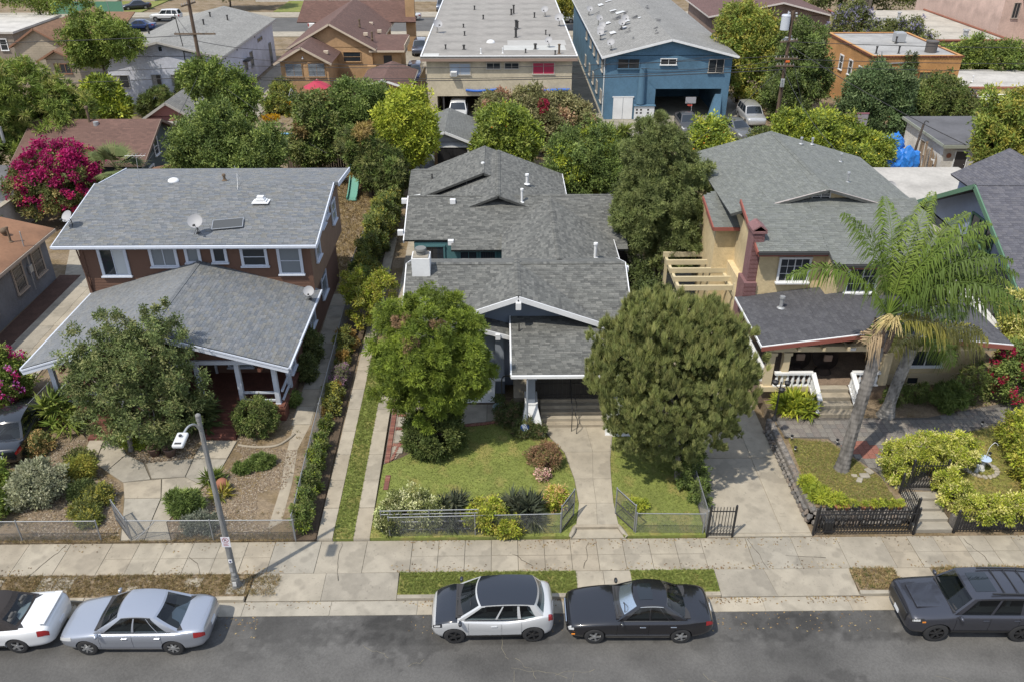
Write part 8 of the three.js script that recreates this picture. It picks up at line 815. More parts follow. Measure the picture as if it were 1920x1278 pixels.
  for (const sg of [-1, 1]) for (const [a, b] of s.panes) part(car, 'side_window', patch(sd(sg), a, b, 0.1, 0.9, 8, 5, 0.004, sg < 0), glass);
  if (!s.simple) for (const sg of [-1, 1]) part(car, 'window_trim', [patch(sd(sg), 0.08, 0.9, 0.02, 0.085, 12, 1, 0.012, sg < 0), patch(sd(sg), 0.1, 0.88, 0.91, 0.95, 12, 1, 0.012, sg < 0)], s.trimMat ?? trimBlack);
  if (s.sunroof) part(car, 'sunroof', patch(rf, s.sunroof[0], s.sunroof[1], -0.6, 0.6, 6, 6, 0.008, true), carGlass); if (s.rack) { for (const q of [-0.82, 0.82]) { const a = rf(0.25, q), b = rf(0.95, q); part(car, 'roof_rail', bar([a.x, a.y + 0.07, a.z], [b.x, b.y + 0.07, b.z], 0.04, 0.04), trimBlack); } for (const u of [0.42, 0.6, 0.78]) { const a = rf(u, -0.8), b = rf(u, 0.8); part(car, 'roof_rib', bar([a.x, a.y + 0.05, a.z], [b.x, b.y + 0.05, b.z], 0.03, 0.02), trimBlack); } }
  // lamps, grille, plates, handles, mirrors
  for (const sg of [-1, 1]) { const f = side(sg); for (const [a, b, d, e, mat] of s.head ?? []) part(car, 'headlight', patch(f, a, b, d, e, 8, 5, 0.008, sg < 0), mat ?? lampGlass); for (const [a, b, d, e, mat] of s.tail ?? []) part(car, 'taillight', patch(f, a, b, d, e, 8, 5, 0.008, sg < 0), mat ?? tailGlass);
    if (!s.simple) { const mx = c.xf0 + 0.28; part(car, 'mirror', new THREE.SphereGeometry(0.11, 12, 8).scale(0.6, 0.75, 1.05).translate(mx, y0 + 0.08, sg * (c.w0 + 0.17)).toNonIndexed(), s.mirrorMat ?? s.paint); for (const x of s.handles ?? []) { const [z, y] = at(x, 0.62); part(car, 'door_handle', rbox(0.2, 0.035, 0.035, 0.012, x, y, sg * (z + 0.012)), s.handleMat ?? s.paint); } } }
  if (s.grille) { const fn = (y, q) => V(-0.028 + 0.0 * q, y, q * hw * plan(0) * 0.95); part(car, 'grille', uvm(rbox(0.05, s.grille[1] - s.grille[0], hw * plan(0) * 1.5, 0.015, -0.01, (s.grille[0] + s.grille[1]) / 2, 0)), s.grilleMat ?? trimBlack); } part(car, 'license_plate', box(L - 0.005, L + 0.03, bot(L) + 0.2, bot(L) + 0.35, -0.16, 0.16), plate); if (s.frontPlate) part(car, 'license_plate', box(-0.045, -0.02, 0.5, 0.65, -0.16, 0.16), plate);
  for (const x of s.wheels) for (const sg of [-1, 1]) wheelInto(car, x, sg * (hw - (s.tw ?? 0.2) / 2 - 0.02), s.r, s.tw ?? 0.2, s.spokes ?? 7, s.rim ?? chromeRim, sg);
  return car;
}
const chromeRim = std([0.5, 0.51, 0.52], 0.3, { metalness: 0.8 }), darkRim = std([0.045, 0.045, 0.047], 0.35, { metalness: 0.5 });
const SEDAN = { L: 4.8, hw: 0.91, top: [[0, 0.55], [0.06, 0.66], [0.2, 0.74], [0.6, 0.83], [1.1, 0.92], [1.3, 0.94], [3.9, 0.98], [4.2, 1.02], [4.6, 1.0], [4.74, 0.94], [4.8, 0.82]], bot: [[0, 0.36], [0.15, 0.24], [1, 0.2], [3.9, 0.2], [4.6, 0.28], [4.8, 0.42]], plan: [[0, 0.66], [0.08, 0.8], [0.3, 0.91], [0.8, 0.98], [1.5, 1], [3.6, 1], [4.3, 0.95], [4.68, 0.85], [4.8, 0.72]], wheels: [0.95, 3.725], r: 0.33, cabin: { yb: 0.92, yr: 1.42, xf0: 1.15, xf1: 2.0, xr1: 3.3, xr0: 4.2, w0: 0.8, w1: 0.6 }, panes: [[0.1, 0.43], [0.46, 0.74], [0.755, 0.86]], head: [[0.07, 0.5, 0.6, 0.74]], tail: [[4.45, 4.77, 0.56, 0.72]], handles: [2.25, 3.3], gaps: [1.42, 2.48, 3.42] };
const SUV = { L: 4.75, hw: 0.94, top: [[0, 0.8], [0.06, 0.95], [0.3, 1.04], [1.2, 1.12], [1.4, 1.14], [4.6, 1.14], [4.75, 1.05]], bot: [[0, 0.45], [0.2, 0.36], [4.5, 0.36], [4.75, 0.5]], plan: [[0, 0.8], [0.08, 0.9], [0.35, 0.97], [0.9, 1], [4, 1], [4.6, 0.95], [4.75, 0.9]], wheels: [0.93, 3.72], r: 0.38, tw: 0.24, cabin: { yb: 1.1, yr: 1.72, xf0: 1.25, xf1: 1.9, xr1: 4.45, xr0: 4.72, w0: 0.85, w1: 0.7, bow: 0.07 }, panes: [[0.07, 0.36], [0.39, 0.66], [0.7, 0.94]], head: [[0.04, 0.42, 0.58, 0.74]], tail: [[4.55, 4.74, 0.5, 0.74]], handles: [2.3, 3.3] };
const VAN = { ...SUV, L: 5.2, top: [[0, 0.8], [0.1, 0.98], [0.9, 1.15], [1.1, 1.2], [5.2, 1.2]], plan: [[0, 0.8], [0.1, 0.92], [0.5, 0.99], [1, 1], [5, 1], [5.2, 0.96]], bot: [[0, 0.4], [0.2, 0.34], [5, 0.34], [5.2, 0.45]], wheels: [0.9, 4.1], cabin: { yb: 1.15, yr: 1.95, xf0: 0.95, xf1: 1.7, xr1: 5.1, xr0: 5.18, w0: 0.88, w1: 0.78, bow: 0.06 }, panes: [[0.04, 0.2]], tail: [[5.0, 5.19, 0.4, 0.7]], handles: [1.9] };
const C1 = (o) => ({ ...SEDAN, ...o }), C2 = (o) => ({ ...SUV, ...o });
// street row
buildCar('silver_sedan', 'silver sedan parked at the kerb beside the street lamp', C1({ fine: true, paint: carPaint(0.36, 0.385, 0.44, 0.6, 0.28), sillMat: carPaint(0.36, 0.385, 0.44, 0.6, 0.28), spokes: 7, handleMat: chrome }), [-14.42, 0, -19.45], -0.01);
{ const w = carPaint(0.5, 0.51, 0.52, 0.25, 0.3), k = carPaint(0.012, 0.014, 0.02, 0.1, 0.2); buildCar('electric_hatchback', 'compact grey and black electric hatchback parked before the green verge', { fine: true, L: 4.0, hw: 0.885, crown: 0.06, top: [[0, 0.62], [0.05, 0.76], [0.16, 0.86], [0.45, 0.97], [0.75, 1.03], [2.4, 0.94], [2.9, 1.0], [3.6, 1.14], [3.9, 1.12], [4.0, 0.95]], bot: [[0, 0.38], [0.15, 0.25], [0.8, 0.2], [3.4, 0.2], [3.9, 0.3], [4.0, 0.45]], plan: [[0, 0.72], [0.08, 0.84], [0.3, 0.94], [0.8, 0.995], [3.2, 1], [3.7, 0.95], [3.92, 0.86], [4.0, 0.76]], wheels: [0.75, 3.32], r: 0.345, tw: 0.17, cabin: { yb: 0.98, yr: 1.5, xf0: 0.68, xf1: 1.5, xr1: 3.5, xr0: 3.93, w0: 0.8, w1: 0.66, bow: 0.14, arch: 0.05, crown: 0.05, rw: [0.15, 0.85] }, panes: [[0.06, 0.42], [0.445, 0.68], [0.72, 0.9]], paint: w, cabinMat: w, roofMat: k, trimMat: k, hood: [0.14, 0.86, 0.72], hoodMat: k, head: [[0.06, 0.36, 0.6, 0.72, k], [0.1, 0.3, 0.62, 0.69]], tail: [[3.82, 3.97, 0.6, 0.78]], sillMat: trimBlack, mirrorMat: k, rim: darkRim, spokes: 5, handles: [2.05], gaps: [1.22, 2.3, 2.95], grille: [0.34, 0.46] }, [-2.4, 0, -19.72], 0.015); }
{ const k = carPaint(0.011, 0.011, 0.014, 0.2, 0.22), foil = new THREE.MeshPhysicalMaterial({ color: C(0.6, 0.66, 0.72), metalness: 0.9, roughness: 0.25, side: THREE.DoubleSide, bumpMap: T.bumpStucco, bumpScale: 0.03 }); buildCar('black_sedan', 'black sedan with foil sunshade parked behind the grey hatchback', C1({ fine: true, paint: k, top: [[0, 0.52], [0.05, 0.66], [0.18, 0.76], [0.6, 0.86], [1.3, 0.94], [1.6, 0.95], [3.9, 0.97], [4.2, 1.0], [4.6, 0.97], [4.74, 0.9], [4.8, 0.78]], plan: [[0, 0.74], [0.08, 0.85], [0.3, 0.93], [0.8, 0.98], [1.5, 1], [3.6, 1], [4.3, 0.94], [4.68, 0.84], [4.8, 0.74]], wheels: [0.9, 3.73], cabin: { yb: 0.92, yr: 1.4, xf0: 1.48, xf1: 2.2, xr1: 3.3, xr0: 4.12, w0: 0.78, w1: 0.58, bow: 0.12, rp: 0.8 }, panes: [[0.1, 0.45], [0.475, 0.74], [0.76, 0.86]], shade: foil, trimMat: chrome, sunroof: [0.12, 0.55], head: [[0.06, 0.22, 0.58, 0.68], [0.04, 0.14, 0.68, 0.76]], tail: [[4.52, 4.78, 0.58, 0.72]], handleMat: chrome, handles: [2.45, 3.45], gaps: [1.62, 2.65, 3.5], spokes: 5, grille: [0.52, 0.66], grilleMat: chrome, sillMat: k }), [2.06, 0, -19.7], -0.01); for (const sg of [1]) part(scene.getObjectByName('black_sedan'), 'side_moulding', bar([1.25, 0.42, 0.905], [3.35, 0.42, 0.905], 0.01, 0.02), chrome); part(scene.getObjectByName('black_sedan'), 'marker_lamp', rbox(0.12, 0.05, 0.03, 0.01, 0.2, 0.45, 0.86), amber); }
{ const k = carPaint(0.045, 0.047, 0.06, 0.5, 0.35); buildCar('sport_utility_car', 'dark grey sport utility car with black wheels at the right edge', C2({ fine: true, category: 'car', L: 4.83, hw: 0.96, paint: k, roofMat: k, wheels: [0.95, 3.74], r: 0.4, tw: 0.26, rim: darkRim, spokes: 6, rack: true, sunroof: [0.08, 0.34], top: [[0, 0.85], [0.05, 1.0], [0.25, 1.08], [1.2, 1.16], [1.4, 1.18], [4.7, 1.18], [4.83, 1.08]], plan: [[0, 0.84], [0.1, 0.93], [0.35, 0.98], [0.9, 1], [4.2, 1], [4.7, 0.96], [4.83, 0.9]], head: [[0.05, 0.42, 0.6, 0.73, trimBlack], [0.08, 0.3, 0.63, 0.7]], gaps: [1.45, 2.55, 3.5], grille: [0.62, 0.98], frontPlate: true, sillMat: trimBlack, handles: [2.4, 3.4] }), [13.25, 0, -19.7], -0.02); part(scene.getObjectByName('sport_utility_car'), 'marker_lamp', rbox(0.12, 0.06, 0.03, 0.01, 0.42, 0.92, 0.935), amber); part(scene.getObjectByName('sport_utility_car'), 'hood_bulge', uvm(rbox(0.95, 0.05, 1.0, 0.02, 0.78, 1.16, 0)), k); }
{ const w = carPaint(0.62, 0.63, 0.64, 0.05, 0.35), cloth = std([0.035, 0.03, 0.03], 0.95, { map: T.grain, side: THREE.DoubleSide }); buildCar('white_convertible', 'white convertible with black cloth top cut by the left edge', C1({ fine: true, L: 4.65, hw: 0.93, paint: w, wheels: [0.95, 3.55], cabinMat: cloth, roofMat: cloth, cabin: { yb: 0.9, yr: 1.28, xf0: 1.5, xf1: 2.25, xr1: 3.1, xr0: 3.95, w0: 0.78, w1: 0.6, bow: 0.12, rw: [0.3, 0.8] }, top: [[0, 0.5], [0.1, 0.66], [0.6, 0.82], [1.4, 0.9], [3.6, 0.95], [4.1, 1.0], [4.5, 0.98], [4.6, 0.9], [4.65, 0.78]], plan: [[0, 0.66], [0.1, 0.82], [0.4, 0.94], [1, 1], [3.8, 1], [4.4, 0.93], [4.6, 0.84], [4.65, 0.76]], panes: [[0.12, 0.5]], tail: [[4.3, 4.62, 0.55, 0.72]], gaps: [1.6, 2.9], spokes: 5, handles: [2.6] }), [-19.35, 0, -19.5], 0.02); part(scene.getObjectByName('white_convertible'), 'spoiler', uvm(rbox(0.25, 0.05, 1.4, 0.02, 4.42, 1.12, 0)), w); }
buildCar('black_driveway_car', 'black car parked in the cottage driveway behind the chain-link fence', C1({ fine: true, paint: carPaint(0.012, 0.014, 0.018, 0.2, 0.25), gaps: undefined }), [-21.85, 0.16, -32.6], -PI2 + 0.18);
// behind
const far = [
  ['white_sport_utility_car', 'white sport utility car in the carport of the beige block', C2({ paint: carPaint(0.6, 0.61, 0.62, 0.1) }), [-4.2, 0.17, -80.0], -PI2 + 3.1416], ['dark_sedan', 'dark sedan in the carport shade beside the white car', C1({ paint: carPaint(0.05, 0.045, 0.045) }), [-0.6, 0.17, -80.6], PI2], ['navy_sport_utility_car', 'navy sport utility car in the drive beside the beige block', C2({ paint: carPaint(0.02, 0.03, 0.08) }), [-10.0, 0.17, -97], PI2], ['grey_sport_utility_car', 'grey sport utility car beyond the navy one in the side drive', C2({ paint: carPaint(0.06, 0.07, 0.1) }), [-10.6, 0.17, -112], PI2], ['silver_street_sedan', 'silver sedan parked across the back street beside dry grass', C1({ paint: carPaint(0.55, 0.55, 0.54, 0.4) }), [-17.4, 0.14, -141], 0], ['blue_grey_wagon', 'blue grey wagon in a driveway across the back street', C2({ paint: carPaint(0.09, 0.11, 0.15) }), [-9.8, 0.2, -148], PI2], ['white_wagon', 'white wagon parked on the back street beyond the lavender house', C2({ paint: carPaint(0.6, 0.6, 0.6, 0.1), category: 'car' }), [-55.2, 0.14, -140.6], 0], ['dark_street_sedan', 'dark sedan in a driveway beyond the white wagon', C1({ paint: carPaint(0.02, 0.025, 0.04) }), [-64, 0.2, -151], 0.5], ['white_work_van', 'white work truck parked behind the lavender house', { ...VAN, paint: carPaint(0.62, 0.63, 0.64, 0.05), category: 'truck' }, [-23.4, 0.14, -131.8], 3.1], ['silver_coupe', 'silver car seen between the beige and the blue block', C1({ paint: carPaint(0.5, 0.51, 0.52, 0.4) }), [7.2, 0.14, -138], 0.1], ['black_coupe', 'black car beside the silver one between the two blocks', C1({ paint: carPaint(0.02, 0.02, 0.022) }), [7.0, 0.2, -147], 0.1], ['dusty_sedan', 'dusty dark sedan under the blue block carport', C1({ paint: carPaint(0.07, 0.07, 0.075, 0.2, 0.5) }), [17.6, 0.17, -76.2], PI2], ['silver_sport_utility_car', 'silver sport utility car beside the blue block wall', C2({ paint: carPaint(0.45, 0.45, 0.45, 0.4) }), [24.2, 0.17, -78.2], PI2], ['old_grey_sedan', 'old grey sedan behind the wire fence at the blue block', C1({ paint: carPaint(0.12, 0.125, 0.13, 0.2, 0.6) }), [22.4, 0.17, -74.2], PI2 + 0.3], ['white_van', 'white van with blurred blue lettering behind the flat tiled roof', { ...VAN, paint: carPaint(0.65, 0.66, 0.68, 0.05), category: 'van' }, [60.5, 0.14, -134], 0.05], ['blue_street_car', 'blue car on the back street beside the round tree', C1({ paint: carPaint(0.03, 0.07, 0.22) }), [-56.5, 0.14, -132.5], 0.05], ['white_edge_car', 'white car behind the flat roofed bungalow', C1({ paint: carPaint(0.6, 0.6, 0.6) }), [-73, 0.14, -132], 0.05],
];
for (const [n, l, s, p, t] of far) buildCar(n, l, { ...s, gaps: undefined, simple: true }, p, t);
{ // lettering on the van side
  const cv = document.createElement('canvas'); cv.width = 256; cv.height = 64; const x = cv.getContext('2d'); x.fillStyle = '#dfe3ea'; x.fillRect(0, 0, 256, 64); x.strokeStyle = '#3f86c8'; x.lineWidth = 12; x.beginPath(); x.arc(38, 30, 20, 0.9, 5.4); x.stroke(); x.lineWidth = 7; x.beginPath(); x.moveTo(40, 34); x.lineTo(246, 28); x.stroke(); for (let i = 0; i < 9; i++) { x.beginPath(); x.moveTo(74 + i * 19, 44); x.lineTo(80 + i * 19, 14 + (i % 3) * 6); x.stroke(); } const t = new THREE.CanvasTexture(cv); t.colorSpace = THREE.SRGBColorSpace; const g = new THREE.BoxGeometry(2.2, 0.5, 0.01); g.translate(3.4, 0.95, 0.955); part(scene.getObjectByName('white_van'), 'side_lettering', g, new THREE.MeshStandardMaterial({ map: t, roughness: 0.5 })); }
// ---------- fences ----------
const wireMat = std([0.2, 0.205, 0.21], 0.6, { metalness: 0.3 }), fenceMat = std([0.27, 0.28, 0.29], 0.55, { metalness: 0.5 });
function chainFence(label, pts, h, y, o = {}) {
  const f = thing('chain_link_fence', label, o.category ?? 'fence'), wires = [], e = 0.075;
  for (let i = 0; i + 1 < pts.length; i++) {
    const [ax, az] = pts[i], [bx, bz] = pts[i + 1], L = Math.hypot(bx - ax, bz - az), dx = (bx - ax) / L, dz = (bz - az) / L, P = (s, v) => [ax + dx * s, y + 0.03 + v, az + dz * s], n = Math.max(1, Math.round(L / 2.6));
    for (let k = i ? 1 : 0; k <= n; k++) { const s = L * k / n; part(f, 'post', [rod([ax + dx * s, y - 0.1, az + dz * s], [ax + dx * s, y + h + 0.06, az + dz * s], 0.028, 8), cyl(0.035, 0.01, 0.04, ax + dx * s, y + h + 0.06, az + dz * s, 8)], fenceMat); }
    part(f, 'top_rail', rod(P(0, h), P(L, h), 0.02, 6), fenceMat);
    for (let s = -h; s < L; s += e) { const a0 = Math.max(s, 0), a1 = Math.min(s + h, L); if (a1 > a0) { wires.push(rod(P(a0, a0 - s), P(a1, a1 - s), 0.0032, 3)); wires.push(rod(P(a0, h - (a0 - s)), P(a1, h - (a1 - s)), 0.0038, 3)); } }
  }
  part(f, 'wire_mesh', wires, wireMat).userData.kind = 'stuff'; if (o.category === 'gate') { const [[ax, az], [bx, bz]] = pts; for (const [v, w] of [[0.06, 0.06], [h, h], [h * 0.5, h * 0.5]]) part(f, 'frame_rail', rod([ax, y + v, az], [bx, y + w, bz], 0.026, 6), M.dark); } if (o.brace) part(f, 'brace', [rod(...o.brace, 0.018, 6)], M.galv); return f;
}
chainFence('galvanised fence in front of the silver bush', [[-24, -23.7], [-15.15, -23.66]], 0.95, GY); chainFence('galvanised front fence crossing behind the street lamp', [[-14.02, -23.66], [-7.85, -23.62]], 0.95, GY, { brace: [[-13.9, GY, -23.66], [-13.0, GY + 0.9, -23.66]] }); chainFence('open garden gate of wire mesh at the cracked path', [[-14.1, -23.72], [-15.0, -24.75]], 1.0, GY, { category: 'gate' });
chainFence('long side fence overgrown with vines beside the driveway strip', [[-7.9, -23.7], [-8.25, -31], [-8.75, -44]], 1.1, GY); chainFence('side fence beside the black car in the driveway', [[-21.7, -23.9], [-21.1, -33.5]], 1.1, GY);
chainFence('front fence of the grey bungalow lawn grown through by bushes', [[-4.3, -23.66], [2.15, -23.78]], 1.0, LB - 0.08); chainFence('front fence of the small side lawn by the iron gate', [[5.0, -23.76], [7.55, -23.7]], 1.0, LB - 0.08); chainFence('side fence under the pine along the driveway', [[7.68, -23.75], [7.76, -31.5]], 1.05, LB - 0.08); chainFence('left leaf of the open front gate', [[2.18, -23.82], [2.72, -24.75]], 1.25, LB, { category: 'gate' }); chainFence('right leaf of the open front gate', [[4.95, -23.82], [4.36, -24.8]], 1.25, LB, { category: 'gate' });
chainFence('tall wire fence in front of the carport cars', [[11, -71.6], [24.2, -71.6]], 1.8, gY); chainFence('wire fence beside the garden slide', [[-9.1, -46], [-9.0, -54]], 1.2, gY);
{ const f = thing('rolling_pipe_gate', 'grey pipe frame gate leaf standing behind the front fence', 'gate', [0, 0, 0]); const y = LB; for (const v of [0.12, 0.5, 0.88, 1.05]) part(f, 'rail', rod([-4.6, y + v, -23.9], [-0.95, y + v, -23.95], 0.022, 6), fenceMat); for (const x of [-4.62, -4.25, -2.8, -0.95]) part(f, 'upright', rod([x, y - 0.05, -23.92], [x, y + 1.08, -23.92], 0.026, 6), fenceMat); }
{ const f = thing('pipe_handrail', 'low pipe rail along the cottage driveway edge', 'railing'); part(f, 'rail', rod([-23.1, 0.75, -31.5], [-23.7, 0.75, -44], 0.022, 6), M.galv); for (let i = 0; i < 5; i++) { const t = i / 4; part(f, 'post', rod([lerp(-23.1, -23.7, t), 0.1, lerp(-31.5, -44, t)], [lerp(-23.1, -23.7, t), 0.76, lerp(-31.5, -44, t)], 0.022, 6), M.galv); } }
function ironFence(label, a, b, h, y, cat = 'fence', two) { const f = thing('iron_fence', label, cat), [ax, az] = a, [bx, bz] = b, L = Math.hypot(bx - ax, bz - az), n = Math.round(L / 0.115), pk = [box(-0.011, 0.011, 0, h, -0.011, 0.011), new THREE.ConeGeometry(0.02, 0.07, 4).translate(0, h + 0.03, 0).toNonIndexed()], g = merge(pk), P = (t, v) => [lerp(ax, bx, t), y + v, lerp(az, bz, t)]; for (let i = 0; i <= n; i++) { const m = part(f, 'picket', g, M.black); m.position.set(...P(i / n, 0.05)); } for (const v of [0.12, h - 0.12]) part(f, 'rail', bar(P(0, v), P(1, v), 0.03, 0.035), M.black); for (const t of [0, 1]) part(f, 'post', [bar(P(t, -0.05), [P(t, 0)[0], y + h + 0.15, P(t, 0)[2] + 0.001], 0.07, 0.07), cyl(0.05, 0.02, 0.05, P(t, 0)[0], y + h + 0.15, P(t, 0)[2], 4)], M.black); return f; }
ironFence('black iron sliding gate standing across the stone wall', [11.75, -23.68], [15.6, -23.68], 1.1, 0.16, 'gate'); ironFence('black iron fence just behind the sliding gate', [11.95, -23.95], [15.55, -23.95], 1.0, 0.16); ironFence('short black iron gate leaf left of the driveway', [7.72, -23.64], [8.66, -23.62], 1.35, 0.16, 'gate'); ironFence('black iron railing climbing beside the garden steps', [15.63, -23.9], [15.63, -25.35], 1.0, 0.55); ironFence('black iron gate under the hedge arch', [16.05, -25.6], [17.4, -25.6], 1.25, LC, 'gate'); ironFence('black iron fence below the variegated hedge', [17.18, -23.75], [20.4, -23.72], 0.9, 0.16);
{ const o = thing('gate_motor', 'black gate motor housing behind the sliding gate post', 'gate motor', [12.35, 0.17, -23.82]); part(o, 'body', rbox(0.34, 0.5, 0.2, 0.05, 0, 0.25, 0), trimBlack); part(o, 'lid', rbox(0.38, 0.06, 0.22, 0.02, 0, 0.53, 0), M.dark); }
function woodFence(label, a, b, h, cols) { const f = thing('wooden_fence', label, 'fence'), [ax, az] = a, [bx, bz] = b, L = Math.hypot(bx - ax, bz - az), n = Math.round(L / 0.2), r = rng(Math.round(L * 77)), ms = cols.map((c) => std(c, 0.9, { map: T.grain })); const g = box(-0.09, 0.09, 0, h, -0.012, 0.012), an = Math.atan2(-(bz - az), bx - ax); for (let i = 0; i < n; i++) { const m = part(f, 'board', g, pick(ms, r)); m.position.set(lerp(ax, bx, (i + 0.5) / n), gY + rr(-0.03, 0.03, r), lerp(az, bz, (i + 0.5) / n)); m.rotation.y = an; } for (const v of [0.3, h - 0.3]) part(f, 'rail', bar([ax, gY + v, az], [bx, gY + v, bz], 0.06, 0.09), ms[0]); }
woodFence('weathered wooden fence along the back of the slide garden', [-17.5, -66.5], [-9, -66.8], 1.7, [[0.14, 0.1, 0.07], [0.1, 0.075, 0.055], [0.17, 0.13, 0.1]]); woodFence('reddish fence below the blue block behind the evergreen', [8.2, -69.2], [14.5, -69.4], 1.5, [[0.2, 0.1, 0.08], [0.17, 0.085, 0.07]]); woodFence('grey board fence between the beige block drive and the shed', [-8.9, -84], [-8.6, -98], 1.9, [[0.36, 0.27, 0.19], [0.32, 0.25, 0.18]]); woodFence('brown board fence beside the bungalow side shrubs', [7.4, -33.5], [7.6, -52], 1.6, [[0.13, 0.09, 0.065], [0.1, 0.07, 0.05]]); woodFence('old board fence behind the fan palm', [-38, -60], [-38, -47], 1.6, [[0.2, 0.17, 0.14], [0.15, 0.13, 0.11]]);
{ const w = thing('garden_wall', 'white stucco wall beside the bougainvillea at the left', 'wall'); part(w, 'wall', [box(-33.6, -33.3, 0.1, 2.3, -58.6, -50)], stucco(0.5, 0.48, 0.46)); part(w, 'coping', box(-33.65, -33.25, 2.3, 2.38, -58.7, -49.9), concs[1]); part(w, 'gate_leaf', box(-33.2, -31.0, 0.15, 1.9, -58.4, -58.3), stucco(0.5, 0.48, 0.46)); const s = thing('tool_shed', 'small grey roofed shed at the left edge above the cottage', 'shed'); part(s, 'wall', box(-39, -35.2, 0.1, 2.1, -60.5, -57.6), paint(0.5, 0.5, 0.52)); part(s, 'roof', slab([V(-39.3, 2.1, -57.2), V(-34.9, 2.1, -57.2), V(-34.9, 2.6, -61), V(-39.3, 2.6, -61)], 0.12), farRoof(0.16, 0.16, 0.17)); }

// ---------- street furniture ----------
function signTexture(w, h, draw) { const cv = document.createElement('canvas'); cv.width = w; cv.height = h; draw(cv.getContext('2d')); const t = new THREE.CanvasTexture(cv); t.colorSpace = THREE.SRGBColorSpace; return new THREE.MeshStandardMaterial({ map: t, roughness: 0.55 }); }
{ const o = thing('street_lamp', 'grey concrete street lamp with curved arm leaning over the kerb', 'street lamp', [-9.44, 0.13, -21.33]), cm = std([0.3, 0.3, 0.29], 0.85, { map: T.grain });
  part(o, 'pole', [cyl(0.115, 0.07, 7.2, 0, 0, 0, 12), cyl(0.17, 0.14, 0.5, 0, 0, 0, 8), cyl(0.085, 0.08, 0.14, 0, 7.2, 0, 12), new THREE.SphereGeometry(0.09, 10, 6).translate(0, 7.36, 0)], cm); part(o, 'footing', box(-0.32, 0.32, -0.05, 0.03, -0.35, 0.35), concs[4]);
  part(o, 'arm', tube([[0, 6.75, 0], [-0.03, 7.2, 0.25], [-0.08, 7.42, 0.65], [-0.12, 7.4, 1.05]], 0.035, 8, 16), M.galv); const hd = sub(o, 'lamp_head', [-0.13, 7.36, 1.25]); hd.rotation.x = 0.12; part(hd, 'housing', [rbox(0.34, 0.13, 0.6, 0.05, 0, 0, 0), cyl(0.07, 0.05, 0.06, 0, 0.06, -0.08, 10)], std([0.5, 0.51, 0.52], 0.5)); part(hd, 'photocell', cyl(0.06, 0.05, 0.07, 0, 0.065, -0.08, 10), M.black); part(hd, 'lens', rbox(0.26, 0.03, 0.34, 0.012, 0, -0.065, 0.08), std([0.4, 0.42, 0.42], 0.2)); part(hd, 'label', box(-0.1, 0.1, 0.066, 0.069, 0.16, 0.24), M.dark);
  const st = signTexture(128, 192, (x) => { x.fillStyle = '#c9c9cf'; x.fillRect(0, 0, 128, 192); x.strokeStyle = '#8c2f38'; x.lineWidth = 9; x.beginPath(); x.arc(64, 60, 42, 0, 7); x.stroke(); x.fillStyle = '#22222a'; x.font = 'bold 64px sans-serif'; x.fillText('P', 42, 83); x.beginPath(); x.moveTo(34, 30); x.lineTo(94, 90); x.stroke(); x.fillStyle = '#8c2f38'; for (const [y, w] of [[122, 80], [140, 60], [158, 76]]) x.fillRect(24, y, w, 9); });
  const sg = sub(o, 'no_parking_sign', [0.02, 2.25, 0.125]); part(sg, 'panel', new THREE.BoxGeometry(0.3, 0.45, 0.012), st); part(sg, 'bracket', box(-0.03, 0.03, -0.18, 0.18, -0.03, -0.006), M.galv);
  const stick = signTexture(64, 64, (x) => { x.fillStyle = '#e6e6e6'; x.fillRect(0, 0, 64, 64); x.fillStyle = '#2b3560'; x.beginPath(); x.arc(32, 34, 20, 0.2, 4.6); x.fill(); }); for (const [y, a, h, m] of [[1.35, 0.1, 0.17, stick], [0.95, -0.3, 0.2, std([0.5, 0.5, 0.5], 0.7, { map: T.grain })], [0.72, 0.2, 0.12, std([0.6, 0.6, 0.58], 0.7, { map: T.grain })]]) { const g = new THREE.CylinderGeometry(0.121 - y * 0.006, 0.123 - (y - h) * 0.006, h, 8, 1, true, -0.5 + a, 1.1); part(o, 'sticker', g.translate(0, y, 0).toNonIndexed().applyMatrix4(new THREE.Matrix4()), m); } part(o, 'hand_hole_cover', box(-0.06, 0.06, 0.2, 0.38, 0.14, 0.16), std([0.55, 0.55, 0.54], 0.7)); }
function utilityPole(label, x, z, h, arms, o = {}) { const t = thing('utility_pole', label, 'utility pole', [x, gY, z]); part(t, 'pole', limb([[0, -0.3, 0], [0.03, h * 0.5, 0], [0, h, 0]], 0.19, 0.13, 10), std([0.17, 0.115, 0.08], 0.95, { map: T.bark })); arms.forEach(([y, w, a, sh]) => { const c = sub(t, 'crossarm', [sh ?? 0, y, 0.16], a); part(c, 'beam', box(-w / 2, w / 2, -0.06, 0.06, -0.05, 0.05), M.wood); for (let i = 0; i < 6; i++) part(c, 'insulator', [cyl(0.045, 0.03, 0.14, -w / 2 + 0.12 + i * (w - 0.24) / 5, 0.06, 0, 7)], std([0.3, 0.28, 0.26], 0.3)); }); return t; }
const poleA = utilityPole('tall utility pole with crossarm in front of the lavender house', -25.4, -73, 13.5, [[9.7, 3.4, 0, 0.1], [12.0, 2.4, PI2 * 0.9, 0], [6.9, 1.4, 0, 0]]), poleB = utilityPole('utility pole with transformer between the blue and orange houses', 24.2, -73, 11.4, [[9.0, 1.8, 0.4, 0], [7.6, 2.0, 0, 0], [7.0, 1.6, 0, 0]]);
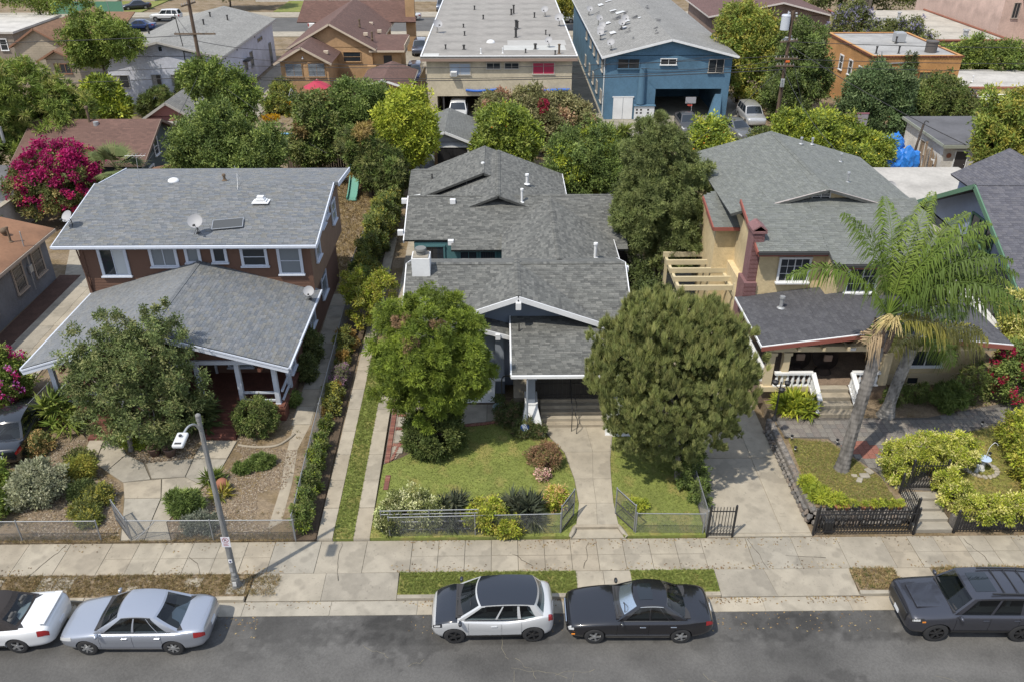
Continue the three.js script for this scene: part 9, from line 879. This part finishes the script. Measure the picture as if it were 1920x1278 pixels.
part(poleB, 'transformer', [cyl(0.36, 0.36, 1.1, -0.55, 9.9, 0.1, 16), cyl(0.38, 0.34, 0.1, -0.55, 11.0, 0.1, 16), cyl(0.05, 0.03, 0.3, -0.45, 11.1, 0.2, 6)], std([0.5, 0.53, 0.58], 0.5, { metalness: 0.2 })); part(poleB, 'hardware', Array.from({ length: 14 }, (_, i) => rbox(0.16, 0.14, 0.16, 0.04, Math.cos(i * 2.1) * (0.25 + (i % 3) * 0.25), (i < 7 ? 9.1 : 11.0) + (i % 2) * 0.2, Math.sin(i * 1.7) * 0.3)), M.galv); part(poleB, 'marker', rbox(0.35, 0.18, 0.3, 0.05, 0.15, 7.35, 0.1), std([0.55, 0.12, 0.02], 0.6)); part(poleB, 'meter_box', rbox(0.3, 0.7, 0.25, 0.04, -0.05, 5.6, 0.28), M.galv); part(poleA, 'hardware', Array.from({ length: 9 }, (_, i) => rbox(0.14, 0.12, 0.14, 0.04, -0.5 + i * 0.17, 6.85 + (i % 3) * 0.12, 0.15)), M.galv);
const wireBlack = std([0.03, 0.03, 0.032], 0.7); const wire = (label, a, b, sag, r = 0.016, group) => { const pts = []; for (let i = 0; i <= 10; i++) { const t = i / 10; pts.push([lerp(a[0], b[0], t), lerp(a[1], b[1], t) - sag * 4 * t * (1 - t), lerp(a[2], b[2], t)]); } const w = part(scene, 'overhead_wire', tube(pts, r, 4, 24), wireBlack); tag(w, label, 'wire', group); };
wire('slack cable crossing from the lavender house to the beige block', [-32, 5.6, -87.8], [-7.3, 5.5, -82], 0.5, 0.024); wire('slack cable from the beige block to the blue block', [6.8, 4.6, -82], [10.4, 5.6, -81.7], 0.3, 0.024); wire('cable draped along the blue block gable', [10.4, 5.7, -81.7], [20, 6.3, -81.5], 0.35, 0.02); wire('service cable down to the cream house eave', [24.0, 7.0, -72.7], [20.5, 6.9, -49.5], 0.5, 0.022); wire('service cable from the pole to the lavender house mast', [-25.4, 9.5, -73], [-32.2, 9, -88.2], 0.3, 0.022); wire('second service cable from the pole to the tan house', [-25.4, 9.3, -73], [-21.2, 5.0, -92.3], 0.4, 0.022); const W1 = 'parallel wires strung between the two utility poles'; for (const [y, z, s] of [[7.4, -72.85, 0.6], [6.5, -72.85, 0.6], [6.25, -72.8, 0.5]]) wire(W1, [-25.4, y, z], [24.2, y + 0.6, z], s, y < 6.4 ? 0.035 : 0.024, 'wires between the poles'); const W2 = 'wires running left from the lavender house pole'; for (const [y, s] of [[7.2, 0.5], [6.4, 0.6], [9.75, 0.5]]) wire(W2, [-25.4, y, -72.85], [-75, y - 0.6, -74], s, 0.026, 'wires left of the pole'); const W3 = 'wires running right from the transformer pole'; for (const [y, s] of [[7.7, 0.5], [7.1, 0.5], [9.1, 0.6]]) wire(W3, [24.2, y, -72.85], [80, y, -73], s, 0.026, 'wires right of the pole');
wire('service wire from the transformer pole to the white garage', [24.3, 8.8, -72.9], [36.6, 2.9, -64.1], 0.3, 0.03); wire('guy wire steeply down from the transformer pole', [24.3, 8.9, -72.8], [27.2, 0.3, -71.5], 0, 0.02); wire('service wire from the transformer pole to the blue block', [24.1, 7.7, -72.9], [13.4, 5.1, -81.7], 0.4, 0.02); wire('service wire sagging from the pole to the bungalow', [24.0, 7.2, -72.7], [6.2, 5.0, -47.5], 0.9, 0.022); wire('service wire from the lavender house pole to the brown house', [-25.3, 7.0, -72.6], [-20.6, 6.9, -45.5], 0.5, 0.022); wire('service wire from the lavender house pole to the tan shed', [-25.2, 7.0, -72.6], [-13, 3.4, -61], 0.3, 0.022);

// ---------- garden and porch things ----------
{ const o = thing('playground_slide', 'green plastic slide in the dry back garden', 'slide', [-11.2, gY, -59.3]), pm = std([0.12, 0.3, 0.24], 0.5, { side: THREE.DoubleSide }); const P = (s) => [0, s < 0.82 ? lerp(1.75, 0.28, s / 0.82) - 0.1 * Math.sin(s / 0.82 * 3.14) : 0.28 - (s - 0.82) * 0.5, lerp(-3.2, 0, s)]; const ch = []; for (let i = 0; i < 12; i++) { const a = P(i / 12), b = P((i + 1) / 12); ch.push(slab([V(-0.3, a[1], a[2]), V(-0.3, b[1], b[2]), V(0.3, b[1], b[2]), V(0.3, a[1], a[2])], 0.03)); for (const s of [-1, 1]) ch.push(bar([s * 0.34, a[1] + 0.1, a[2]], [s * 0.34, b[1] + 0.1, b[2]], 0.07, 0.26)); } part(o, 'chute', ch, pm); for (const [x, z] of [[-0.7, -3.4], [0.7, -3.4], [-0.7, -4.8], [0.7, -4.8]]) part(o, 'post', box(x - 0.05, x + 0.05, 0, 2.6, z - 0.05, z + 0.05), M.wood); part(o, 'platform', [box(-0.8, 0.8, 1.62, 1.72, -4.9, -3.15)], M.wood); part(o, 'swing_beam', [rod([-3.5, 2.5, -4.1], [0.7, 2.5, -4.1], 0.06), rod([-3.5, 2.5, -4.1], [-3.9, 0, -3.3], 0.05), rod([-3.5, 2.5, -4.1], [-3.9, 0, -4.9], 0.05)], M.wood); }
{ const o = thing('garden_umbrella', 'red garden umbrella on the terrace behind the trees', 'umbrella', [-18.5, gY, -86]), um = std([0.36, 0.03, 0.06], 0.8, { side: THREE.DoubleSide }), g = new THREE.ConeGeometry(1.45, 0.75, 8, 1, true).toNonIndexed(); g.translate(0, 2.7, 0); part(o, 'canopy', g, um); part(o, 'pole', cyl(0.03, 0.03, 3.1, 0, 0, 0, 8), M.white); for (let i = 0; i < 8; i++) { const a = (i + 0.5) * 0.785; part(o, 'rib', rod([0, 3.0, 0], [Math.cos(a) * 1.3, 2.36, Math.sin(a) * 1.3], 0.012, 4), M.dark); } const t = thing('garden_table', 'red cloth covered garden table under the red umbrella', 'table', [-18.3, gY, -85.6]); part(t, 'top', cyl(0.75, 0.75, 0.05, 0, 0.7, 0, 16), um); for (const [a, b] of [[-0.4, -0.4], [0.4, -0.4], [-0.4, 0.4], [0.4, 0.4]]) part(t, 'leg', rod([a, 0, b], [a, 0.7, b], 0.03), M.white); for (const [x, z, l] of [[-19.6, -85.2, 'red garden chair left of the terrace table'], [-17.0, -85.4, 'red garden chair right of the terrace table']]) { const c = thing('garden_chair', l, 'chair', [x, gY, z]); part(c, 'seat', rbox(0.5, 0.07, 0.5, 0.02, 0, 0.45, 0), um); part(c, 'backrest', rbox(0.5, 0.5, 0.06, 0.02, 0, 0.75, -0.24), um); for (const [a, b] of [[-0.2, -0.2], [0.2, -0.2], [-0.2, 0.2], [0.2, 0.2]]) part(c, 'leg', rod([a, 0, b], [a, 0.45, b], 0.02), M.white); } const hm = thing('swing_seat', 'grey hanging swing seat on the terrace of the tan house', 'swing seat', [-21.4, gY, -86.8], 0.3); part(hm, 'frame', [rod([-0.9, 0, 0.6], [0, 2.0, 0], 0.03), rod([0.9, 0, 0.6], [0, 2.0, 0], 0.03), rod([0, 0, -0.8], [0, 2.0, 0], 0.03)], M.galv); part(hm, 'seat_cloth', tube([[-0.8, 0.9, 0.2], [0, 0.5, 0.3], [0.8, 1.0, 0.2]], 0.28, 8, 12), std([0.42, 0.38, 0.34], 0.9)); const pl = thing('paddling_pool', 'light blue rimmed pool edge on the small back lawn', 'pool', [-18.9, gY + 0.03, -76.6]); part(pl, 'rim', [tube([[-2, 0.1, -0.3], [0, 0.1, -0.4], [2.4, 0.1, -0.3]], 0.1, 6, 10)], std([0.12, 0.3, 0.5], 0.5)); }
{ const o = thing('security_sign', 'blue security company sign on a stake beside the white pier', 'sign', [0.95, LB, -29.75]); part(o, 'stake', rod([0, 0, 0], [0, 0.6, 0], 0.012), M.galv); const m = signTexture(128, 128, (x) => { x.fillStyle = '#1d3f7a'; x.fillRect(0, 0, 128, 128); x.strokeStyle = '#e8edf5'; x.lineWidth = 6; x.strokeRect(16, 40, 96, 48); x.fillStyle = '#ffffff'; x.font = 'bold 40px sans-serif'; x.fillText('ADT', 24, 79); }); const g = new THREE.CylinderGeometry(0.2, 0.2, 0.015, 8); g.rotateY(Math.PI / 8); g.rotateX(PI2); part(o, 'panel', g.translate(0, 0.62, 0.02), m); }
function pot(label, p, s, mat, plantCols, leaf = 'broad', n = 30) { const o = thing('plant_pot', label, 'plant pot', p); part(o, 'pot', new THREE.LatheGeometry([[0, 0], [0.16, 0], [0.22, 0.3], [0.25, 0.32], [0.25, 0.36], [0.2, 0.36], [0.19, 0.3], [0, 0.3]].map((q) => new THREE.Vector2(q[0] * s, q[1] * s)), 16).toNonIndexed(), mat); if (plantCols) foliage(o, 'plant', [[0, 0.55 * s, 0, 0.25 * s, 0.3 * s, 0.25 * s]], { n, leaf, cols: plantCols, size: [0.4 * s, 0.6 * s], clusters: 6, minY: 0.3 * s, seed: n }); return o; }
pot('pale blue pot beside the dark downspout of the bungalow', [-0.15, LB, -31.6], 1.3, std([0.38, 0.5, 0.52], 0.5), GREEN.dark); { const o = pot('terracotta ball shaped pot in the gravel yard', [-11.4, GY, -26.55], 1.0, M.terracotta, null); part(o, 'ball', new THREE.SphereGeometry(0.26, 16, 12).translate(0, 0.3, 0), M.terracotta); } pot('dark planter under the sparse tree', [-15.0, GY, -28.9], 1.2, std([0.1, 0.06, 0.045], 0.8), GREEN.dark); pot('second dark planter under the sparse tree beside its twin', [-14.3, GY, -28.85], 1.2, std([0.11, 0.07, 0.055], 0.8), GREEN.dark, 'fine', 24); pot('clay pot beside the white stair balusters', [13.75, LC, -30.75], 1.1, M.terracotta, GREEN.fresh, 'long', 16); for (let i = 0; i < 9; i++) { const p = pot('small potted succulent in the row on the stone wall', [12.5 + i * 0.34, 0.72, -24.42], 0.55, i % 3 ? M.terracotta : M.dark, GREEN.lime, 'long', 10 + i); p.userData.group = 'pots along the stone wall'; }
{ const o = thing('garden_lantern', 'black three headed lantern post beside the porch of the cream house', 'lantern', [12.1, LC, -30.35]); part(o, 'post', [cyl(0.05, 0.03, 2.0, 0, 0, 0, 8), cyl(0.16, 0.06, 0.25, 0, 0, 0, 10)], M.black); for (const [x, y, z] of [[-0.25, 1.95, 0], [0.28, 1.9, 0], [0, 1.7, 0.22]]) part(o, 'lamp', [new THREE.SphereGeometry(0.12, 10, 8).scale(1, 0.9, 1).translate(x, y, z), rod([0, 1.6, 0], [x, y - 0.1, z], 0.015), cyl(0.15, 0.05, 0.07, x, y + 0.08, z, 10)], M.black); }
for (const [x, z, l] of [[13.75, -33.1, 'round wicker chair on the cream house porch beside the wall'], [15.0, -33.0, 'round wicker chair on the cream house porch nearer the steps']]) { const o = thing('wicker_chair', l, 'chair', [x, 1.58, z]), wm = std([0.06, 0.04, 0.03], 0.9, { map: T.grain, side: THREE.DoubleSide }); const g = new THREE.SphereGeometry(0.62, 18, 10, 0, 6.283, 0, 1.45).toNonIndexed(); g.rotateX(-2.1); g.translate(0, 0.85, 0.05); part(o, 'bowl', g, wm); part(o, 'base', [cyl(0.4, 0.25, 0.3, 0, 0, 0, 12)], wm); part(o, 'cushion', rbox(0.4, 0.35, 0.14, 0.06, 0.12, 0.75, 0.0), std([0.24, 0.17, 0.13], 0.9)); }
{ const o = thing('porch_lantern', 'white lantern hanging at the corner of the cream house porch', 'lantern', [12.95, 2.95, -32.6]); part(o, 'shade', cyl(0.13, 0.1, 0.25, 0, 0, 0, 8), M.white); part(o, 'cap', cyl(0.15, 0.03, 0.1, 0, 0.25, 0, 8), M.black); part(o, 'chain', rod([0, 0.35, 0], [0, 0.75, 0], 0.01), M.black); }
{ const o = thing('bird_bath', 'white bird bath with ornaments inside a ring of stones', 'bird bath', [19.55, LC, -26.7]); part(o, 'column', [cyl(0.12, 0.07, 0.5, 0, 0, 0, 10), cyl(0.14, 0.14, 0.06, 0, 0, 0, 10)], M.white); part(o, 'bowl', cyl(0.1, 0.26, 0.1, 0, 0.5, 0, 14), std([0.4, 0.5, 0.65], 0.5)); part(o, 'figurine', [cyl(0.09, 0.05, 0.3, -0.28, 0, 0.15, 8), new THREE.SphereGeometry(0.07, 8, 6).translate(-0.28, 0.34, 0.15)], M.white); part(o, 'shepherd_hook', [tube([[0.05, 0, 0], [0.05, 1.2, 0], [0.2, 1.4, 0], [0.35, 1.25, 0]], 0.012, 5, 14)], M.white); const st = new THREE.DodecahedronGeometry(0.13, 0); st.scale(1.1, 0.5, 0.8); for (let i = 0; i < 18; i++) { const a = i / 18 * 6.283, m = part(o, 'ring_stone', st, concs[i % 3]); m.position.set(Math.cos(a) * 0.62, 0.05, Math.sin(a) * 0.5); m.rotation.y = a; } }
for (const [i, [x, z]] of [[12.35, -28.7], [14.2, -28.4], [14.6, -28.1], [15.35, -26.9], [12.25, -27.9], [21.0, -29.6], [19.2, -27.5], [20.2, -27.4]].entries()) { const o = thing('solar_lamp', 'small black solar garden lamp on a stake', 'garden lamp', [x, LC, z], 0, 'solar lamps round the raised lawn'); part(o, 'stake', rod([0, -0.05, 0], [0, 0.3, 0], 0.01), M.dark); part(o, 'head', [cyl(0.05, 0.07, 0.07, 0, 0.28, 0, 8)], M.black); part(o, 'bulb', cyl(0.045, 0.045, 0.05, 0, 0.23, 0, 8), M.white); }
for (const [i, [x, z, s]] of [[14.6, -26.3, 0.2], [14.3, -26.05, 0.16], [14.9, -26.6, 0.18], [14.2, -26.35, 0.12]].entries()) { const o = part(scene, 'garden_stone', uvm(rbox(s * 2, s * 0.7, s * 1.4, s * 0.25, 0, s * 0.3, 0)), concs[[4, 2, 4, 0][i]]); o.position.set(x, LC + 0.01, z); o.rotation.y = i; tag(o, 'flat grey stone lying at the foot of the tall palm', 'stone', 'stones under the palm'); }
{ const o = thing('pergola', 'cream timber pergola beams beside the cream house wall', 'pergola'), cm = paint(0.58, 0.5, 0.33); for (let i = 0; i < 8; i++) part(o, 'rafter', box(9.0, 12.0, 3.15, 3.42, -38.5 - i * 1.05, -38.38 - i * 1.05), cm); part(o, 'side_beam', box(11.85, 12.0, 2.9, 3.14, -46.5, -38.2), cm); part(o, 'side_beam', box(9.1, 9.25, 2.9, 3.14, -46.5, -38.2), cm); for (const z of [-38.5, -42.5, -46.3]) part(o, 'post', box(9.1, 9.26, 0.1, 2.9, z - 0.08, z + 0.08), cm); part(o, 'diagonal_brace', bar([12.1, 0.8, -37.4], [11.9, 3.6, -38.3], 0.14, 0.14), cm); }
{ // blue tarpaulin heap and the things leaning on the garage
  const o = thing('tarpaulin_heap', 'heap covered with crumpled blue tarpaulin beside the white garage', 'tarpaulin', [31.2, gY, -65.6]), tm = std([0.02, 0.16, 0.52], 0.45, { side: THREE.DoubleSide }); [[0.2, 1.0, 0, 1.6, 1.2, 1.1], [-0.9, 0.8, 1.0, 1.4, 0.9, 0.9], [0.6, 2.0, -0.6, 0.9, 1.1, 0.7], [1.5, 1.0, 0.6, 0.9, 1.3, 0.6]].forEach(([x, y, z, a, b, c], i) => { const g = new THREE.IcosahedronGeometry(1, 4), p = g.attributes.position; for (let k = 0; k < p.count; k++) { const X = p.getX(k), Y = p.getY(k), Z = p.getZ(k), q = 1 + 0.5 * (vn(X * 2 + i * 9, Z * 2 + Y * 2.3, 0.5, i) - 0.5); p.setXYZ(k, X * q, Y * q, Z * q); } g.scale(a, b, c); g.translate(x, y, z); g.computeVertexNormals(); part(o, 'tarpaulin', uvm(g), tm); });
  const r = rng(91); for (let i = 0; i < 6; i++) { const b = part(scene, 'plank', uvm(bar([33.6 + i * 0.22, 0.15, -64.6 + (i % 2) * 0.2], [34.7 + i * 0.16, rr(1.6, 2.4, r), -67 + i * 0.2], 0.16, 0.04)), pick([M.wood, std([0.24, 0.2, 0.16], 0.9, { map: T.grain })], r)); tag(b, 'weathered plank leaning against the white garage', 'plank', 'planks leaning on the garage'); } const c = thing('folding_chairs', 'stack of white folding chairs leaning on the white garage', 'folding chair', [35.0, gY, -65.3], -0.5); part(c, 'seat', [box(-0.25, 0.25, 0.5, 0.54, -0.2, 0.2)], M.white); part(c, 'backrest', [box(-0.25, 0.25, 0.75, 1.15, -0.22, -0.18)], M.white); part(c, 'legs', [rod([-0.25, 0, 0.25], [-0.22, 1.2, -0.25], 0.02), rod([0.25, 0, 0.25], [0.22, 1.2, -0.25], 0.02), rod([-0.25, 0, -0.25], [-0.22, 0.6, 0.2], 0.02), rod([0.25, 0, -0.25], [0.22, 0.6, 0.2], 0.02)], M.white); const cr = thing('junk_crate', 'dark red crate with oddments beside the tarpaulin heap', 'crate', [33.0, gY, -66.2]); part(cr, 'box', rbox(0.9, 0.8, 0.7, 0.04, 0, 0.4, 0), std([0.2, 0.05, 0.04], 0.8)); part(cr, 'contents', [rbox(0.3, 0.3, 0.3, 0.05, -0.2, 0.95, 0), rbox(0.35, 0.2, 0.3, 0.05, 0.2, 0.9, 0.1)], std([0.3, 0.2, 0.4], 0.7)); const pz = thing('wooden_post', 'old dark timber post beside the white garage corner', 'post', [34.0, gY, -66.9]); part(pz, 'post', limb([[0, 0, 0], [0.1, 1.8, 0], [0.25, 3.6, 0]], 0.12, 0.09, 8), M.bark); part(pz, 'weatherhead', [tube([[0.25, 3.5, 0], [0.35, 3.9, 0], [0.6, 3.8, 0.1]], 0.04, 6, 8)], M.dark); dish('dish on the white patio roof beside the cream house', [25.6, 2.95, -52.5], 0.2, 1.3);
  const bb = thing('basketball_hoop', 'grey basketball backboard behind the lemon trees', 'basketball hoop', [29.8, gY, -69.2]); part(bb, 'backboard', box(-0.8, 0.8, 2.9, 3.85, -0.03, 0.03), std([0.3, 0.27, 0.28], 0.5)); part(bb, 'frame', [box(-0.85, 0.85, 3.85, 3.95, -0.05, 0.05), box(-0.3, 0.3, 3.1, 3.14, 0.03, 0.05), box(-0.3, 0.3, 3.5, 3.54, 0.03, 0.05)], std([0.3, 0.12, 0.14], 0.6)); part(bb, 'hoop', new THREE.TorusGeometry(0.23, 0.015, 6, 20).rotateX(PI2).translate(0, 3.0, 0.3), std([0.4, 0.1, 0.05], 0.6)); part(bb, 'pole', rod([0, 0, -0.4], [0, 3.2, -0.2], 0.06, 8), M.dark);
  const bh = thing('basketball_stand', 'small basketball stand inside the blue block carport', 'basketball hoop', [18.2, gY, -80.6]); part(bh, 'backboard', box(-0.5, 0.5, 1.9, 2.5, -0.02, 0.02), std([0.3, 0.3, 0.32], 0.5)); part(bh, 'hoop', new THREE.TorusGeometry(0.23, 0.03, 6, 18).rotateX(PI2).translate(-0.1, 1.8, 0.3), std([0.45, 0.06, 0.04], 0.6)); part(bh, 'pole', rod([0.3, 0, -0.1], [0.1, 2.2, -0.1], 0.04), M.metal); }
{ const o = thing('road_barrier_board', 'green mesh construction fence across the back street', 'fence', [-74, gY, -147]); for (let i = 0; i < 5; i++) part(o, 'panel', box(i * 2.4, i * 2.4 + 2.3, 0.1, 2.0, -0.03, 0.03), std([0.09, 0.22, 0.15], 0.8)); for (let i = 0; i <= 5; i++) part(o, 'post', cyl(0.04, 0.04, 2.1, i * 2.4 - 0.05, 0, 0, 6), M.galv); }
{ const o = thing('palm_bed_edging', 'pale winding stone edging below the round bush', 'edging'); part(o, 'edging', tube([[-11.6, GY + 0.03, -29.5], [-10.8, GY + 0.03, -29.35], [-9.9, GY + 0.03, -29.45], [-9.5, GY + 0.03, -29.9], [-9.3, GY + 0.03, -30.3]], 0.06, 6, 30), concs[3]); }
renderer.render(scene, camera);
